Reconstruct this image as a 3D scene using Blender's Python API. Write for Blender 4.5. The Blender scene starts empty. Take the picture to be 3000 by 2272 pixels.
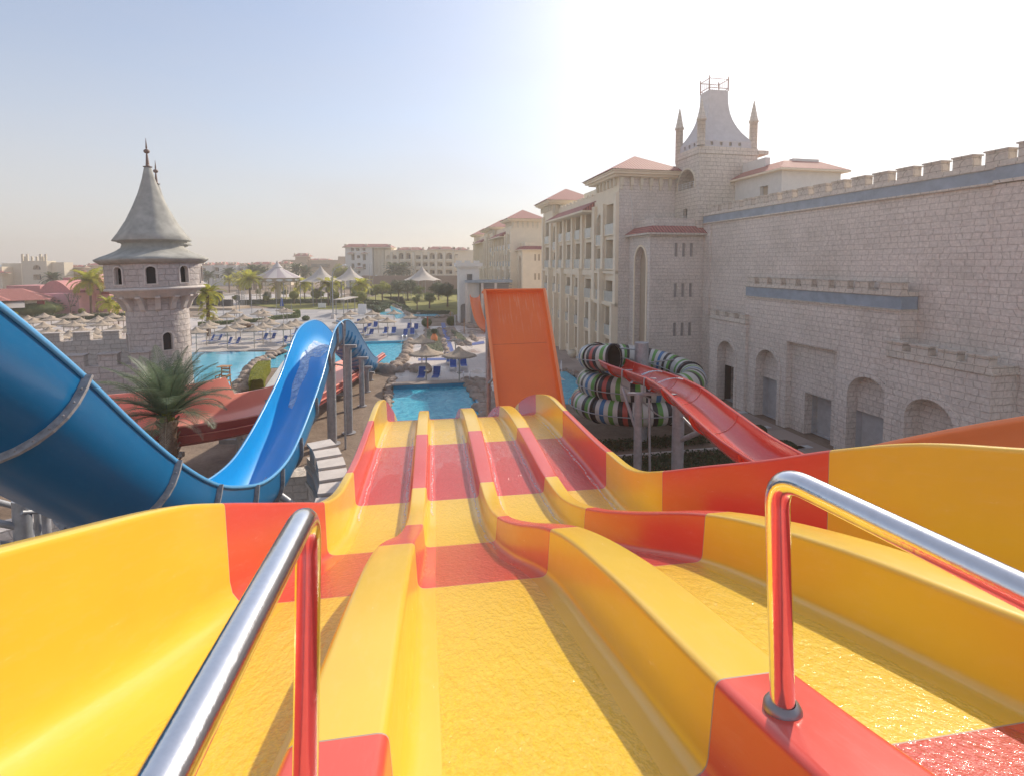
import bpy, math, random
from mathutils import Vector, Matrix
random.seed(7)
D = bpy.data
SC = bpy.context.scene
H = 9.5                      # eye height above the ground
R_ = math.radians

# ---------------------------------------------------------------- camera
PITCH = math.atan(0.06)
cam_d = D.cameras.new("camera"); cam = D.objects.new("camera", cam_d); SC.collection.objects.link(cam)
cam.location = (0, 0, H); cam.rotation_euler = (math.pi/2 - PITCH, 0, 0)
cam_d.sensor_width = 36.0; cam_d.lens = 18.0          # 1500 px of 3000
cam_d.shift_y = -271.0/3000.0
cam_d.clip_start = 0.05; cam_d.clip_end = 9000
SC.camera = cam
SC.render.resolution_x = 1024; SC.render.resolution_y = 775

# ---------------------------------------------------------------- sky, sun, exposure
SUN_EL, SUN_AZ = 34.0, 32.0
w = D.worlds.new("World"); SC.world = w; w.use_nodes = True
wn = w.node_tree; bg = wn.nodes["Background"]
sky = wn.nodes.new("ShaderNodeTexSky"); sky.sky_type = 'NISHITA'; sky.sun_disc = False
sky.sun_elevation = R_(SUN_EL); sky.sun_rotation = R_(SUN_AZ)
sky.air_density = 1.0; sky.dust_density = 1.2; sky.ozone_density = 2.2; sky.altitude = 0
veil = wn.nodes.new("ShaderNodeMix"); veil.data_type = 'RGBA'; veil.inputs[0].default_value = 0.44      # thin high cloud veil that whitens the whole sky
wn.links.new(sky.outputs[0], veil.inputs[6]); veil.inputs[7].default_value = (3.95, 3.68, 3.55, 1)
tcs = wn.nodes.new("ShaderNodeTexCoord"); mps = wn.nodes.new("ShaderNodeMapping"); mps.inputs['Scale'].default_value = (1.2, 1.2, 5.0); wn.links.new(tcs.outputs['Generated'], mps.inputs[0])
cns = wn.nodes.new("ShaderNodeTexNoise"); cns.inputs['Scale'].default_value = 1.6; cns.inputs['Detail'].default_value = 5; wn.links.new(mps.outputs[0], cns.inputs['Vector'])
crs = wn.nodes.new("ShaderNodeMapRange"); crs.inputs[1].default_value = .3; crs.inputs[2].default_value = .75; crs.inputs[3].default_value = .37; crs.inputs[4].default_value = .52; wn.links.new(cns.outputs['Fac'], crs.inputs[0])
spz = wn.nodes.new("ShaderNodeSeparateXYZ"); wn.links.new(tcs.outputs['Generated'], spz.inputs[0])
hzn = wn.nodes.new("ShaderNodeMapRange"); hzn.interpolation_type = 'SMOOTHSTEP'; hzn.inputs[1].default_value = -.02; hzn.inputs[2].default_value = .42; hzn.inputs[3].default_value = .40; hzn.inputs[4].default_value = -.10; wn.links.new(spz.outputs[2], hzn.inputs[0])
adv = wn.nodes.new("ShaderNodeMath"); adv.operation = 'ADD'; wn.links.new(hzn.outputs[0], adv.inputs[0]); wn.links.new(crs.outputs[0], adv.inputs[1]); wn.links.new(adv.outputs[0], veil.inputs[0])
wn.links.new(veil.outputs[2], bg.inputs[0]); bg.inputs[1].default_value = 0.086
sun_d = D.lights.new("sun", 'SUN'); sun_d.energy = 2.0; sun_d.angle = R_(1.1); sun_d.color = (1.0, 0.89, 0.74)
sun = D.objects.new("sun", sun_d); SC.collection.objects.link(sun)
sv = Vector((math.sin(R_(SUN_AZ))*math.cos(R_(SUN_EL)), math.cos(R_(SUN_AZ))*math.cos(R_(SUN_EL)), math.sin(R_(SUN_EL))))
sun.rotation_euler = sv.to_track_quat('Z', 'Y').to_euler()
sun.location = (30, 40, 60)
SC.view_settings.view_transform = 'Standard'; SC.view_settings.look = 'None'
SC.view_settings.exposure = 1.1; SC.view_settings.gamma = 1.0
SC.cycles.max_bounces = 6; SC.cycles.diffuse_bounces = 3; SC.cycles.glossy_bounces = 3
SC.cycles.transmission_bounces = 4; SC.cycles.transparent_max_bounces = 6
SC.cycles.volume_bounces = 1
SC.cycles.use_denoising = True

# ---------------------------------------------------------------- measuring: photograph pixel (3000x2272) -> place
CP, SP = math.cos(PITCH), math.sin(PITCH)
def ray(px, py):
    a = (px-1500)/1500.0; b = (py-865)/1500.0
    return a, CP - b*SP, -SP - b*CP
def G(px, py, z=0.0):
    x, y, zz = ray(px, py); t = (z-H)/zz
    return Vector((x*t, y*t, z))
def YP(px, py, Y):
    x, y, z = ray(px, py); t = Y/y
    return Vector((x*t, Y, H+z*t))

# frames: 'w' world, 'b' the hotel / castle wall direction, 's' the mat racer lanes
FR = {'w': Matrix.Identity(4), 'b': Matrix.Rotation(R_(11.38), 4, 'Z'), 's': Matrix.Rotation(R_(9.0), 4, 'Z')}
def toframe(p, fr): return FR[fr].inverted() @ Vector(p)

# ---------------------------------------------------------------- building helpers
COL = SC.collection
class T:   # a thing: root object, its frame and base point
    pass
def thing(name, label, cat, loc=(0, 0, 0), fr='w', group=None, kind=None):
    o = D.objects.new(name, None); COL.objects.link(o)
    o.empty_display_size = 0.3
    o.matrix_world = FR[fr] @ Matrix.Translation(Vector(loc))
    o['label'] = label; o['category'] = cat
    if group: o['group'] = group
    if kind: o['kind'] = kind
    t = T(); t.o = o; t.loc = Vector(loc); t.fr = fr; return t

class MB:
    def __init__(s): s.v = []; s.f = []; s.m = []; s.uv = []; s.sm = []
    def add(s, vs, fs, m=0, uvs=None, smooth=False):
        n = len(s.v); s.v += [tuple(p) for p in vs]
        for i, f in enumerate(fs):
            s.f.append(tuple(k+n for k in f)); s.m.append(m if not isinstance(m, (list, tuple)) else m[i])
            s.uv.append(uvs[i] if uvs else None); s.sm.append(smooth)
    def quad(s, a, b, c, d, m=0): s.add([a, b, c, d], [(0, 1, 2, 3)], m)
    def box(s, x0, x1, y0, y1, z0, z1, m=0, M=None):
        vs = [(x0,y0,z0),(x1,y0,z0),(x1,y1,z0),(x0,y1,z0),(x0,y0,z1),(x1,y0,z1),(x1,y1,z1),(x0,y1,z1)]
        if M is not None: vs = [M @ Vector(p) for p in vs]
        s.add(vs, [(0,3,2,1),(4,5,6,7),(0,1,5,4),(1,2,6,5),(2,3,7,6),(3,0,4,7)], m)
    def prism(s, pts, z0, z1, m=0, M=None):          # pts: list of (x,y) counter-clockwise
        n = len(pts)
        vs = [(x, y, z0) for x, y in pts] + [(x, y, z1) for x, y in pts]
        if M is not None: vs = [M @ Vector(p) for p in vs]
        s.add(vs, [tuple(range(n-1, -1, -1)), tuple(range(n, 2*n))] + [(i, (i+1) % n, n+(i+1) % n, n+i) for i in range(n)], m)
    def tube(s, pts, r, n=10, m=0, caps=True, smooth=True, uvlen=False):
        pts = [Vector(p) for p in pts]; N = len(pts)
        rs = r if isinstance(r, (list, tuple)) else [r]*N
        tang = []
        for i in range(N):
            a = pts[max(0, i-1)]; b = pts[min(N-1, i+1)]; tang.append((b-a).normalized())
        up = Vector((0, 0, 1)) if abs(tang[0].z) < 0.9 else Vector((1, 0, 0))
        x = tang[0].cross(up).normalized(); rings = []; L = 0; Ls = []
        for i in range(N):
            t = tang[i]; x = (x - t*x.dot(t)).normalized(); y = t.cross(x)
            if i: L += (pts[i]-pts[i-1]).length
            Ls.append(L)
            rings.append([pts[i] + (x*math.cos(2*math.pi*k/n) + y*math.sin(2*math.pi*k/n))*rs[i] for k in range(n)])
        vs = [p for rg in rings for p in rg]; fs = []; uvs = []
        for i in range(N-1):
            for k in range(n):
                k2 = (k+1) % n
                fs.append((i*n+k, i*n+k2, (i+1)*n+k2, (i+1)*n+k))
                uvs.append([(k/n, Ls[i]), ((k+1)/n, Ls[i]), ((k+1)/n, Ls[i+1]), (k/n, Ls[i+1])])
        s.add(vs, fs, m, uvs if uvlen else None, smooth)
        if caps:
            s.add(rings[0], [tuple(range(n-1, -1, -1))], m); s.add(rings[-1], [tuple(range(n))], m)
    def lathe(s, prof, cx=0, cy=0, n=32, m=0, smooth=True, ur=None, flute=None, z0=0):
        vs = []; fs = []; uvs = []
        for (r, z) in prof:
            for k in range(n):
                a = 2*math.pi*k/n
                rr = r*(1 if not flute else flute(a, z)); vs.append((cx+rr*math.cos(a), cy+rr*math.sin(a), z0+z))
        for i in range(len(prof)-1):
            for k in range(n):
                k2 = (k+1) % n
                fs.append((i*n+k, i*n+k2, (i+1)*n+k2, (i+1)*n+k))
                R = ur or max(p[0] for p in prof); u0 = 2*math.pi*R*k/n; u1 = 2*math.pi*R*(k+1)/n
                uvs.append([(u0, prof[i][1]), (u1, prof[i][1]), (u1, prof[i+1][1]), (u0, prof[i+1][1])])
        s.add(vs, fs, m, uvs, smooth)
    def grid(s, P, m=0, smooth=True, uv=None):       # P[i][j] points
        a = len(P); b = len(P[0]); fs = []; uvs = []
        for i in range(a-1):
            for j in range(b-1):
                fs.append((i*b+j, i*b+j+1, (i+1)*b+j+1, (i+1)*b+j))
                if uv: uvs.append([uv[i][j], uv[i][j+1], uv[i+1][j+1], uv[i+1][j]])
        s.add([p for r in P for p in r], fs, m, uvs if uv else None, smooth)
    def build(s, name, mats, parent=None, loc=None, fr='w', bevel=0, recalc=False):
        if not isinstance(mats, (list, tuple)): mats = [mats]
        off = parent.loc if parent else Vector(loc or (0, 0, 0))
        me = D.meshes.new(name); me.from_pydata([Vector(p)-off for p in s.v], [], s.f)
        for mt in mats: me.materials.append(mt)
        me.polygons.foreach_set('material_index', s.m); me.polygons.foreach_set('use_smooth', s.sm)
        ul = me.uv_layers.new(name='UVMap').data
        for i, p in enumerate(me.polygons):
            u = s.uv[i]
            if u:
                for k, li in enumerate(p.loop_indices): ul[li].uv = u[k]
            else:
                n = p.normal
                if abs(n.z) > 0.75:
                    for li, vi in zip(p.loop_indices, p.vertices):
                        c = s.v[vi]; ul[li].uv = (c[0], c[1])
                else:
                    tx, ty = -n.y, n.x; l = math.hypot(tx, ty) or 1; tx /= l; ty /= l
                    if abs(tx) > abs(ty):
                        if tx < 0: tx, ty = -tx, -ty
                    elif ty < 0: tx, ty = -tx, -ty
                    k = 1.0/max(0.3, math.sqrt(max(0.0, 1-n.z*n.z)))
                    for li, vi in zip(p.loop_indices, p.vertices):
                        c = s.v[vi]; ul[li].uv = (c[0]*tx+c[1]*ty, c[2]*k)
        if recalc:
            import bmesh
            bm = bmesh.new(); bm.from_mesh(me); bmesh.ops.recalc_face_normals(bm, faces=bm.faces); bm.to_mesh(me); bm.free()
        o = D.objects.new(name, me); COL.objects.link(o)
        if parent: o.parent = parent.o if isinstance(parent, T) else parent
        else: o.matrix_world = FR[fr] @ Matrix.Translation(off)
        if bevel:
            b = o.modifiers.new('bevel', 'BEVEL'); b.width = bevel; b.segments = 2; b.limit_method = 'ANGLE'; b.angle_limit = R_(40)
        return o
def sub(root, t_root, obj):        # wrap a part so sub-parts share the same origin
    t = T(); t.o = obj; t.loc = t_root.loc; t.fr = t_root.fr; return t
def tag(o, label, cat, group=None, kind=None):
    o['label'] = label; o['category'] = cat
    if group: o['group'] = group
    if kind: o['kind'] = kind
    return o
def struct(o): o['kind'] = 'structure'; return o
def dup(root, loc, rotz=None, label=None, scale=None, name=None):
    r = root.copy(); COL.objects.link(r)
    rz = root.rotation_euler.z if rotz is None else rotz
    r.matrix_world = Matrix.Translation(Vector(loc)) @ Matrix.Rotation(rz, 4, 'Z') @ Matrix.Scale(scale or root.scale.x, 4)
    if label: r['label'] = label
    for ch in list(root.children):
        c = ch.copy(); COL.objects.link(c); c.parent = r
        for g in list(ch.children):
            d = g.copy(); COL.objects.link(d); d.parent = c
    return r
def hermite(xs, ys, x):
    n = len(xs)
    if n == 1: return ys[0]
    d = [(ys[i+1]-ys[i])/(xs[i+1]-xs[i]) for i in range(n-1)]
    m = [d[0]] + [(d[i-1]*(xs[i+1]-xs[i])+d[i]*(xs[i]-xs[i-1]))/(xs[i+1]-xs[i-1]) for i in range(1, n-1)] + [d[-1]]
    if x <= xs[0]: return ys[0]+m[0]*(x-xs[0])
    if x >= xs[-1]: return ys[-1]+m[-1]*(x-xs[-1])
    i = 0
    while x > xs[i+1]: i += 1
    h = xs[i+1]-xs[i]; t = (x-xs[i])/h
    return (2*t**3-3*t*t+1)*ys[i]+(t**3-2*t*t+t)*h*m[i]+(-2*t**3+3*t*t)*ys[i+1]+(t**3-t*t)*h*m[i+1]
def spl(tab):
    xs = [p[0] for p in tab]; k = len(tab[0])-1
    if k == 1: return lambda x: hermite(xs, [p[1] for p in tab], x)
    cs = [[p[j+1] for p in tab] for j in range(k)]
    return lambda x: Vector([hermite(xs, c, x) for c in cs])
def frange(a, b, n): return [a+(b-a)*i/(n-1) for i in range(n)]
# ---------------------------------------------------------------- materials (all procedural)
def _new(name):
    m = D.materials.new(name); m.use_nodes = True; nt = m.node_tree
    return m, nt, nt.nodes, nt.links, nt.nodes["Principled BSDF"]
def _co(nt, kind='Object', scale=(1, 1, 1)):
    tc = nt.nodes.new("ShaderNodeTexCoord"); mp = nt.nodes.new("ShaderNodeMapping")
    nt.links.new(tc.outputs[kind], mp.inputs[0]); mp.inputs['Scale'].default_value = scale
    return mp.outputs[0]
def _noise(nt, co, scale, detail=4, rough=0.6, dist=0.0):
    n = nt.nodes.new("ShaderNodeTexNoise"); nt.links.new(co, n.inputs['Vector'])
    n.inputs['Scale'].default_value = scale; n.inputs['Detail'].default_value = detail
    n.inputs['Roughness'].default_value = rough; n.inputs['Distortion'].default_value = dist
    return n.outputs['Fac']
def _ramp(nt, fac, stops, interp='LINEAR'):
    r = nt.nodes.new("ShaderNodeValToRGB"); nt.links.new(fac, r.inputs[0]); cr = r.color_ramp; cr.interpolation = interp
    while len(cr.elements) < len(stops): cr.elements.new(0.5)
    for e, (p, c) in zip(cr.elements, stops):
        e.position = p; e.color = (c[0], c[1], c[2], 1) if isinstance(c, (tuple, list)) else (c, c, c, 1)
    return r.outputs[0]
def _mix(nt, fac, a, b, mode='MIX'):
    m = nt.nodes.new("ShaderNodeMix"); m.data_type = 'RGBA'; m.blend_type = mode
    for i, v in ((6, a), (7, b)):
        if hasattr(v, 'links'): nt.links.new(v, m.inputs[i])
        else: m.inputs[i].default_value = (v[0], v[1], v[2], 1)
    if hasattr(fac, 'links'): nt.links.new(fac, m.inputs[0])
    else: m.inputs[0].default_value = fac
    return m.outputs[2]
def _bump(nt, h, strength=0.3, dist=0.02, prev=None):
    b = nt.nodes.new("ShaderNodeBump"); nt.links.new(h, b.inputs['Height'])
    b.inputs['Strength'].default_value = strength; b.inputs['Distance'].default_value = dist
    if prev is not None: nt.links.new(prev, b.inputs['Normal'])
    return b.outputs[0]
def _math(nt, op, a, b=0.0):
    m = nt.nodes.new("ShaderNodeMath"); m.operation = op
    for i, v in ((0, a), (1, b)):
        if hasattr(v, 'links'): nt.links.new(v, m.inputs[i])
        else: m.inputs[i].default_value = v
    return m.outputs[0]
def plain(name, col, rough=0.6, metal=0.0, var=0.12, vs=3.0, bump=0.0, bs=30.0, kind='Object', coat=0.0, spec=0.5, bd=0.01):
    m, nt, N, L, P = _new(name)
    co = _co(nt, kind)
    f = _noise(nt, co, vs, 5, 0.65)
    lo = tuple(c*(1-var) for c in col); hi = tuple(min(1, c*(1+var)) for c in col)
    L.new(_ramp(nt, f, [(0.3, lo), (0.7, hi)]), P.inputs['Base Color'])
    P.inputs['Roughness'].default_value = rough; P.inputs['Metallic'].default_value = metal
    P.inputs['Coat Weight'].default_value = coat; P.inputs['Specular IOR Level'].default_value = spec
    if bump: L.new(_bump(nt, _noise(nt, co, bs, 4, 0.6), bump, bd), P.inputs['Normal'])
    return m
def stone(name, c1, c2, mortar, bw=0.55, bh=0.26, bump=0.7, rough=0.9, stain=(0.33, 0.29, 0.22), off=0.5, crack=True):
    m, nt, N, L, P = _new(name)
    uv = _co(nt, 'UV')
    nz = N.new("ShaderNodeTexNoise"); L.new(uv, nz.inputs['Vector']); nz.inputs['Scale'].default_value = 1.6; nz.inputs['Detail'].default_value = 2
    sp = N.new("ShaderNodeSeparateXYZ"); L.new(uv, sp.inputs[0])
    wv = N.new("ShaderNodeTexWhiteNoise"); wv.noise_dimensions = '1D'; L.new(_math(nt, 'FLOOR', _math(nt, 'DIVIDE', sp.outputs[1], bh)), wv.inputs['W'])
    lowf = N.new("ShaderNodeTexNoise"); lowf.noise_dimensions = '2D'; L.new(uv, lowf.inputs['Vector']); lowf.inputs['Scale'].default_value = 0.9; lowf.inputs['Detail'].default_value = 1
    cb = N.new("ShaderNodeCombineXYZ"); L.new(_math(nt, 'ADD', _math(nt, 'ADD', sp.outputs[0], _math(nt, 'MULTIPLY', wv.outputs['Value'], 3.0)), _math(nt, 'MULTIPLY', lowf.outputs['Fac'], 0.5)), cb.inputs[0]); L.new(sp.outputs[1], cb.inputs[1])
    ad = N.new("ShaderNodeVectorMath"); ad.operation = 'MULTIPLY_ADD'
    L.new(nz.outputs['Color'], ad.inputs[0]); ad.inputs[1].default_value = (0.0, 0.045, 0); L.new(cb.outputs[0], ad.inputs[2])
    br = N.new("ShaderNodeTexBrick"); L.new(ad.outputs[0], br.inputs['Vector'])
    br.inputs['Scale'].default_value = 1; br.inputs['Brick Width'].default_value = bw; br.inputs['Row Height'].default_value = bh
    br.inputs['Mortar Size'].default_value = 0.014; br.inputs['Mortar Smooth'].default_value = 0.3; br.inputs['Bias'].default_value = 0
    br.offset = off; br.offset_frequency = 2; br.squash = 0.72; br.squash_frequency = 3
    for k, c in (('Color1', c1), ('Color2', c2), ('Mortar', mortar)): br.inputs[k].default_value = (*c, 1)
    big = _noise(nt, uv, 0.35, 5, 0.7)
    st = _ramp(nt, big, [(0.42, 0.0), (0.72, 1.0)])
    col = _mix(nt, _math(nt, 'MULTIPLY', st, 0.30), br.outputs['Color'], stain)
    fine = _noise(nt, uv, 9, 6, 0.7)
    col = _mix(nt, 0.5, col, _ramp(nt, fine, [(0.25, 0.55), (0.75, 1.2)]), 'MULTIPLY')
    # a few short chiselled grooves
    L.new(col, P.inputs['Base Color']); P.inputs['Roughness'].default_value = rough
    P.inputs['Specular IOR Level'].default_value = 0.2
    hgt = _math(nt, 'SUBTRACT', _math(nt, 'MULTIPLY', fine, 0.35), _math(nt, 'MULTIPLY', br.outputs['Fac'], 1.1))
    if crack:
        vo = N.new("ShaderNodeTexVoronoi"); vo.feature = 'F1'; vo.distance = 'CHEBYCHEV'; L.new(uv, vo.inputs['Vector']); vo.inputs['Scale'].default_value = 1.15/max(bh, .2); vo.inputs['Randomness'].default_value = 1.0
        hgt = _math(nt, 'ADD', hgt, _math(nt, 'MULTIPLY', vo.outputs['Distance'], -0.9))
        v2 = N.new("ShaderNodeTexVoronoi"); v2.feature = 'F1'; L.new(uv, v2.inputs['Vector']); v2.inputs['Scale'].default_value = 1.9/max(bh, .2)
        hgt = _math(nt, 'ADD', hgt, _math(nt, 'MULTIPLY', v2.outputs['Distance'], -0.3))
        col = _mix(nt, 0.5, col, _ramp(nt, v2.outputs['Distance'], [(0.0, 1.08), (0.7, 0.82)]), 'MULTIPLY'); L.new(col, P.inputs['Base Color'])
    hgt = _math(nt, 'ADD', hgt, _math(nt, 'MULTIPLY', _noise(nt, uv, 3.2, 2, 0.5), 0.9))
    L.new(_bump(nt, hgt, bump, 0.045), P.inputs['Normal'])
    return m
def tiles(name, c1, c2, sx=0.26, sy=0.34):
    m, nt, N, L, P = _new(name)
    uv = _co(nt, 'UV')
    sep = N.new("ShaderNodeSeparateXYZ"); L.new(uv, sep.inputs[0])
    wx = _math(nt, 'SINE', _math(nt, 'MULTIPLY', sep.outputs[0], 2*math.pi/sx))
    wy = _math(nt, 'FRACT', _math(nt, 'DIVIDE', sep.outputs[1], sy))
    hgt = _math(nt, 'ADD', _math(nt, 'MULTIPLY', wx, 0.5), _math(nt, 'MULTIPLY', wy, -0.5))
    n = _noise(nt, uv, 2.5, 5, 0.7)
    col = _ramp(nt, n, [(0.3, c1), (0.7, c2)])
    dk = _ramp(nt, _math(nt, 'MULTIPLY', wx, 1.0), [(0.0, 0.35), (0.6, 1.0)])
    L.new(_mix(nt, 0.6, col, dk, 'MULTIPLY'), P.inputs['Base Color']); P.inputs['Roughness'].default_value = 0.75
    L.new(_bump(nt, hgt, 0.9, 0.06), P.inputs['Normal'])
    return m
def gelcoat(name, col, wet=False, rough=0.22, fade=0.0, fadecol=(1, .8, .7)):
    m, nt, N, L, P = _new(name)
    uv = _co(nt, 'UV')
    n = _noise(nt, uv, 1.3, 6, 0.65)
    lo = tuple(c*0.955 for c in col); hi = tuple(min(1, c*1.03) for c in col)
    c = _ramp(nt, n, [(0.3, lo), (0.7, hi)])
    # sun-bleached, scuffed patches
    n2 = _noise(nt, _co(nt, 'UV', (6, 1.2, 1)), 3.0, 6, 0.75)
    sc = _math(nt, 'MULTIPLY', _ramp(nt, n2, [(0.5, 0.0), (0.8, 1.0)]), 0.06+fade)
    c = _mix(nt, sc, c, fadecol)
    P.inputs['Roughness'].default_value = rough
    P.inputs['Specular IOR Level'].default_value = 0.5
    if wet:
        # a thin sheet of running water over a fine pebbled anti-slip floor
        fl = _co(nt, 'UV', (1.0, 0.55, 1.0))
        r1 = _noise(nt, fl, 46, 3, 0.5, 0.5); r3 = _noise(nt, _co(nt, 'UV', (1, .38, 1)), 15, 3, 0.5, 0.7); r2 = _noise(nt, uv, 120, 2, 0.6)
        L.new(_bump(nt, _math(nt, 'ADD', _math(nt, 'MULTIPLY', r2, 0.5), r1), 0.35, 0.008), P.inputs['Normal'])
        L.new(_bump(nt, _math(nt, 'ADD', _math(nt, 'MULTIPLY', r1, 0.8), _math(nt, 'MULTIPLY', r3, 1.5)), 1.0, 0.016), P.inputs['Coat Normal'])
        P.inputs['Roughness'].default_value = 0.35; P.inputs['IOR'].default_value = 1.35
        P.inputs['Coat Weight'].default_value = 0.75; P.inputs['Coat Roughness'].default_value = 0.09; P.inputs['Coat IOR'].default_value = 1.38
        c = _mix(nt, 0.35, c, _ramp(nt, r1, [(0.32, 0.84), (0.68, 1.08)]), 'MULTIPLY')
        c = _mix(nt, 0.40, c, _ramp(nt, _noise(nt, uv, 85, 2, 0.7), [(0.36, 0.72), (0.62, 1.14)]), 'MULTIPLY')
    else:
        rr = _ramp(nt, n2, [(0.3, rough*0.95), (0.75, rough*1.3)]); L.new(rr, P.inputs['Roughness'])
        P.inputs['Coat Weight'].default_value = 0.3; P.inputs['Coat Roughness'].default_value = 0.2
    L.new(c, P.inputs['Base Color'])
    return m
def water(name, col, deep, rough=0.05, scale=2.0, bump=0.5):
    m, nt, N, L, P = _new(name)
    co = _co(nt, 'Object', (1, 1, 1))
    n = _noise(nt, co, scale, 4, 0.6, 0.8)
    n2 = _noise(nt, co, scale*3.7, 3, 0.5, 0.5)
    c = _ramp(nt, n, [(0.35, deep), (0.62, col)])
    L.new(c, P.inputs['Base Color']); P.inputs['Roughness'].default_value = rough
    P.inputs['IOR'].default_value = 1.33
    h = _math(nt, 'ADD', n, _math(nt, 'MULTIPLY', n2, 0.35))
    L.new(_bump(nt, h, bump, 0.12), P.inputs['Normal'])
    return m
def leafmat(name, c1, c2, c3=None, trans=0.25):
    m, nt, N, L, P = _new(name)
    co = _co(nt, 'Object')
    n = _noise(nt, co, 1.7, 4, 0.7)
    inf = N.new("ShaderNodeObjectInfo")
    st = [(0.3, c1), (0.7, c2)] if not c3 else [(0.25, c1), (0.5, c2), (0.75, c3)]
    L.new(_ramp(nt, n, st), P.inputs['Base Color']); P.inputs['Roughness'].default_value = 0.5
    tr = N.new("ShaderNodeBsdfTranslucent"); L.new(_ramp(nt, n, [(p, tuple(min(1, k*1.9) for k in c)) for p, c in st]), tr.inputs[0])
    mx = N.new("ShaderNodeMixShader"); mx.inputs[0].default_value = trans
    L.new(P.outputs[0], mx.inputs[1]); L.new(tr.outputs[0], mx.inputs[2]); L.new(mx.outputs[0], N["Material Output"].inputs[0])
    return m
M = {}
YEL = (0.83, 0.53, 0.048); RED = (0.72, 0.085, 0.055)
M['yellow'] = gelcoat('yellow_gelcoat', YEL); M['red'] = gelcoat('red_gelcoat', RED, fadecol=(.95, .55, .5))
M['yellow_wet'] = gelcoat('yellow_floor', (0.79, 0.515, 0.028), True); M['red_wet'] = gelcoat('red_floor', (0.56, 0.045, 0.032), True, fadecol=(.9, .5, .45))
M['seam'] = plain('seam_joint', (0.42, 0.30, 0.22), 0.6)
M['under'] = plain('fibreglass_underside', (0.50, 0.36, 0.18), 0.7)
M['blue'] = gelcoat('blue_gelcoat', (0.004, 0.37, 0.80), rough=0.4, fadecol=(.25, .5, .8)); M['blue_rim'] = gelcoat('blue_rim', (0.12, 0.42, 0.76), fadecol=(.4, .6, .8))
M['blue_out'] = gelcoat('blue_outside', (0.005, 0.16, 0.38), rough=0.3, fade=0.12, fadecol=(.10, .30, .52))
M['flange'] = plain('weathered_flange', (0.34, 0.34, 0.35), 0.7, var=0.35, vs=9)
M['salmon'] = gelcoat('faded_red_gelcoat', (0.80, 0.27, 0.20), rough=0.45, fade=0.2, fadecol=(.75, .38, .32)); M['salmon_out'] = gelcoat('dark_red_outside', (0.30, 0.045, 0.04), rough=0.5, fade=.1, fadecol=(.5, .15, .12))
M['red2'] = gelcoat('scarlet_gelcoat', (0.62, 0.045, 0.030), rough=0.18)
M['orange'] = gelcoat('orange_gelcoat', (0.84, 0.19, 0.04), rough=0.4, fade=0.1, fadecol=(.8, .35, .18)); M['orange_rim'] = gelcoat('orange_rim', (0.92, 0.30, 0.11), rough=0.35)
def orange_wall():
    m, nt, N, L, P = _new('orange_wall_gelcoat'); uv = _co(nt, 'UV'); sep = N.new('ShaderNodeSeparateXYZ'); L.new(uv, sep.inputs[0])
    n = _noise(nt, uv, 1.2, 5, .6); st = _noise(nt, _co(nt, 'UV', (9, .7, 1)), 3.0, 3, .6)
    mk = _ramp(nt, _math(nt, 'DIVIDE', sep.outputs[1], 3.0), [(0.0, .75), (.12, .55), (.42, 0.0)])
    f = _math(nt, 'MULTIPLY', _ramp(nt, st, [(.52, 0.0), (.68, 1.0)]), mk)
    L.new(_mix(nt, f, _ramp(nt, n, [(.3, (.84, .19, .045)), (.7, (.92, .225, .05))]), (.92, .42, .24)), P.inputs['Base Color']); P.inputs['Roughness'].default_value = .42; return m
M['orange_wall'] = orange_wall()
M['steel'] = plain('polished_steel', (0.82, 0.82, 0.83), 0.17, 1.0, var=0.05, vs=30, bump=0.05, bs=60)
M['steel_dull'] = plain('steel_flange', (0.35, 0.34, 0.33), 0.4, 0.9)
M['galv'] = plain('galvanised_steel', (0.40, 0.41, 0.43), 0.5, 0.35, var=0.2, vs=5)
M['galvd'] = plain('grey_painted_steel', (0.36, 0.355, 0.37), 0.55, 0.1, var=0.2, vs=5)
M['stone'] = stone('castle_stone', (0.90, 0.80, 0.71), (0.84, 0.75, 0.675), (0.68, 0.59, 0.52), 0.46, 0.27, bump=.75)
M['stone_plain'] = plain('dressed_stone', (0.64, 0.58, 0.53), 0.85, var=0.12, bump=0.3, bs=6)
M['stone_light'] = stone('tower_stone', (0.84, 0.755, 0.65), (0.78, 0.70, 0.61), (0.50, 0.43, 0.36), 0.55, 0.30)
M['stone_rough'] = stone('carved_tower_stone', (0.68, 0.61, 0.57), (0.62, 0.56, 0.53), (0.47, 0.41, 0.38), 0.62, 0.33, bump=.8)
M['band'] = plain('slate_blue_paint', (0.31, 0.37, 0.43), 0.8, var=0.18, vs=1.5)
M['cream'] = plain('cream_render', (0.88, 0.76, 0.58), 0.85, var=0.05, vs=1.0, bump=0.1)
M['cream2'] = plain('pale_render', (0.74, 0.66, 0.52), 0.85, var=0.05, vs=1.0)
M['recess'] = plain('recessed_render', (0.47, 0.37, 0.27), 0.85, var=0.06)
M['white'] = plain('white_render', (0.72, 0.70, 0.66), 0.8, var=0.05)
M['tile'] = tiles('terracotta_tiles', (0.50, 0.17, 0.15), (0.60, 0.25, 0.21))
M['glass'] = plain('balcony_glass', (0.52, 0.52, 0.47), 0.25, 0.0, spec=0.6)
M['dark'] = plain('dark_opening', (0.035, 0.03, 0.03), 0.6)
M['win'] = plain('window_glass', (0.09, 0.085, 0.08), 0.15)
M['roofgrey'] = plain('cone_plaster', (0.42, 0.41, 0.37), 0.95, var=0.22, vs=1.6, bump=0.4, bs=5, spec=.15)
M['iron'] = plain('rusty_iron', (0.22, 0.09, 0.07), 0.7)
M['spire'] = plain('finial_brown', (0.24, 0.16, 0.13), 0.6)
M['wood'] = plain('varnished_wood', (0.42, 0.22, 0.10), 0.55, var=0.25, vs=6)
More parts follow.
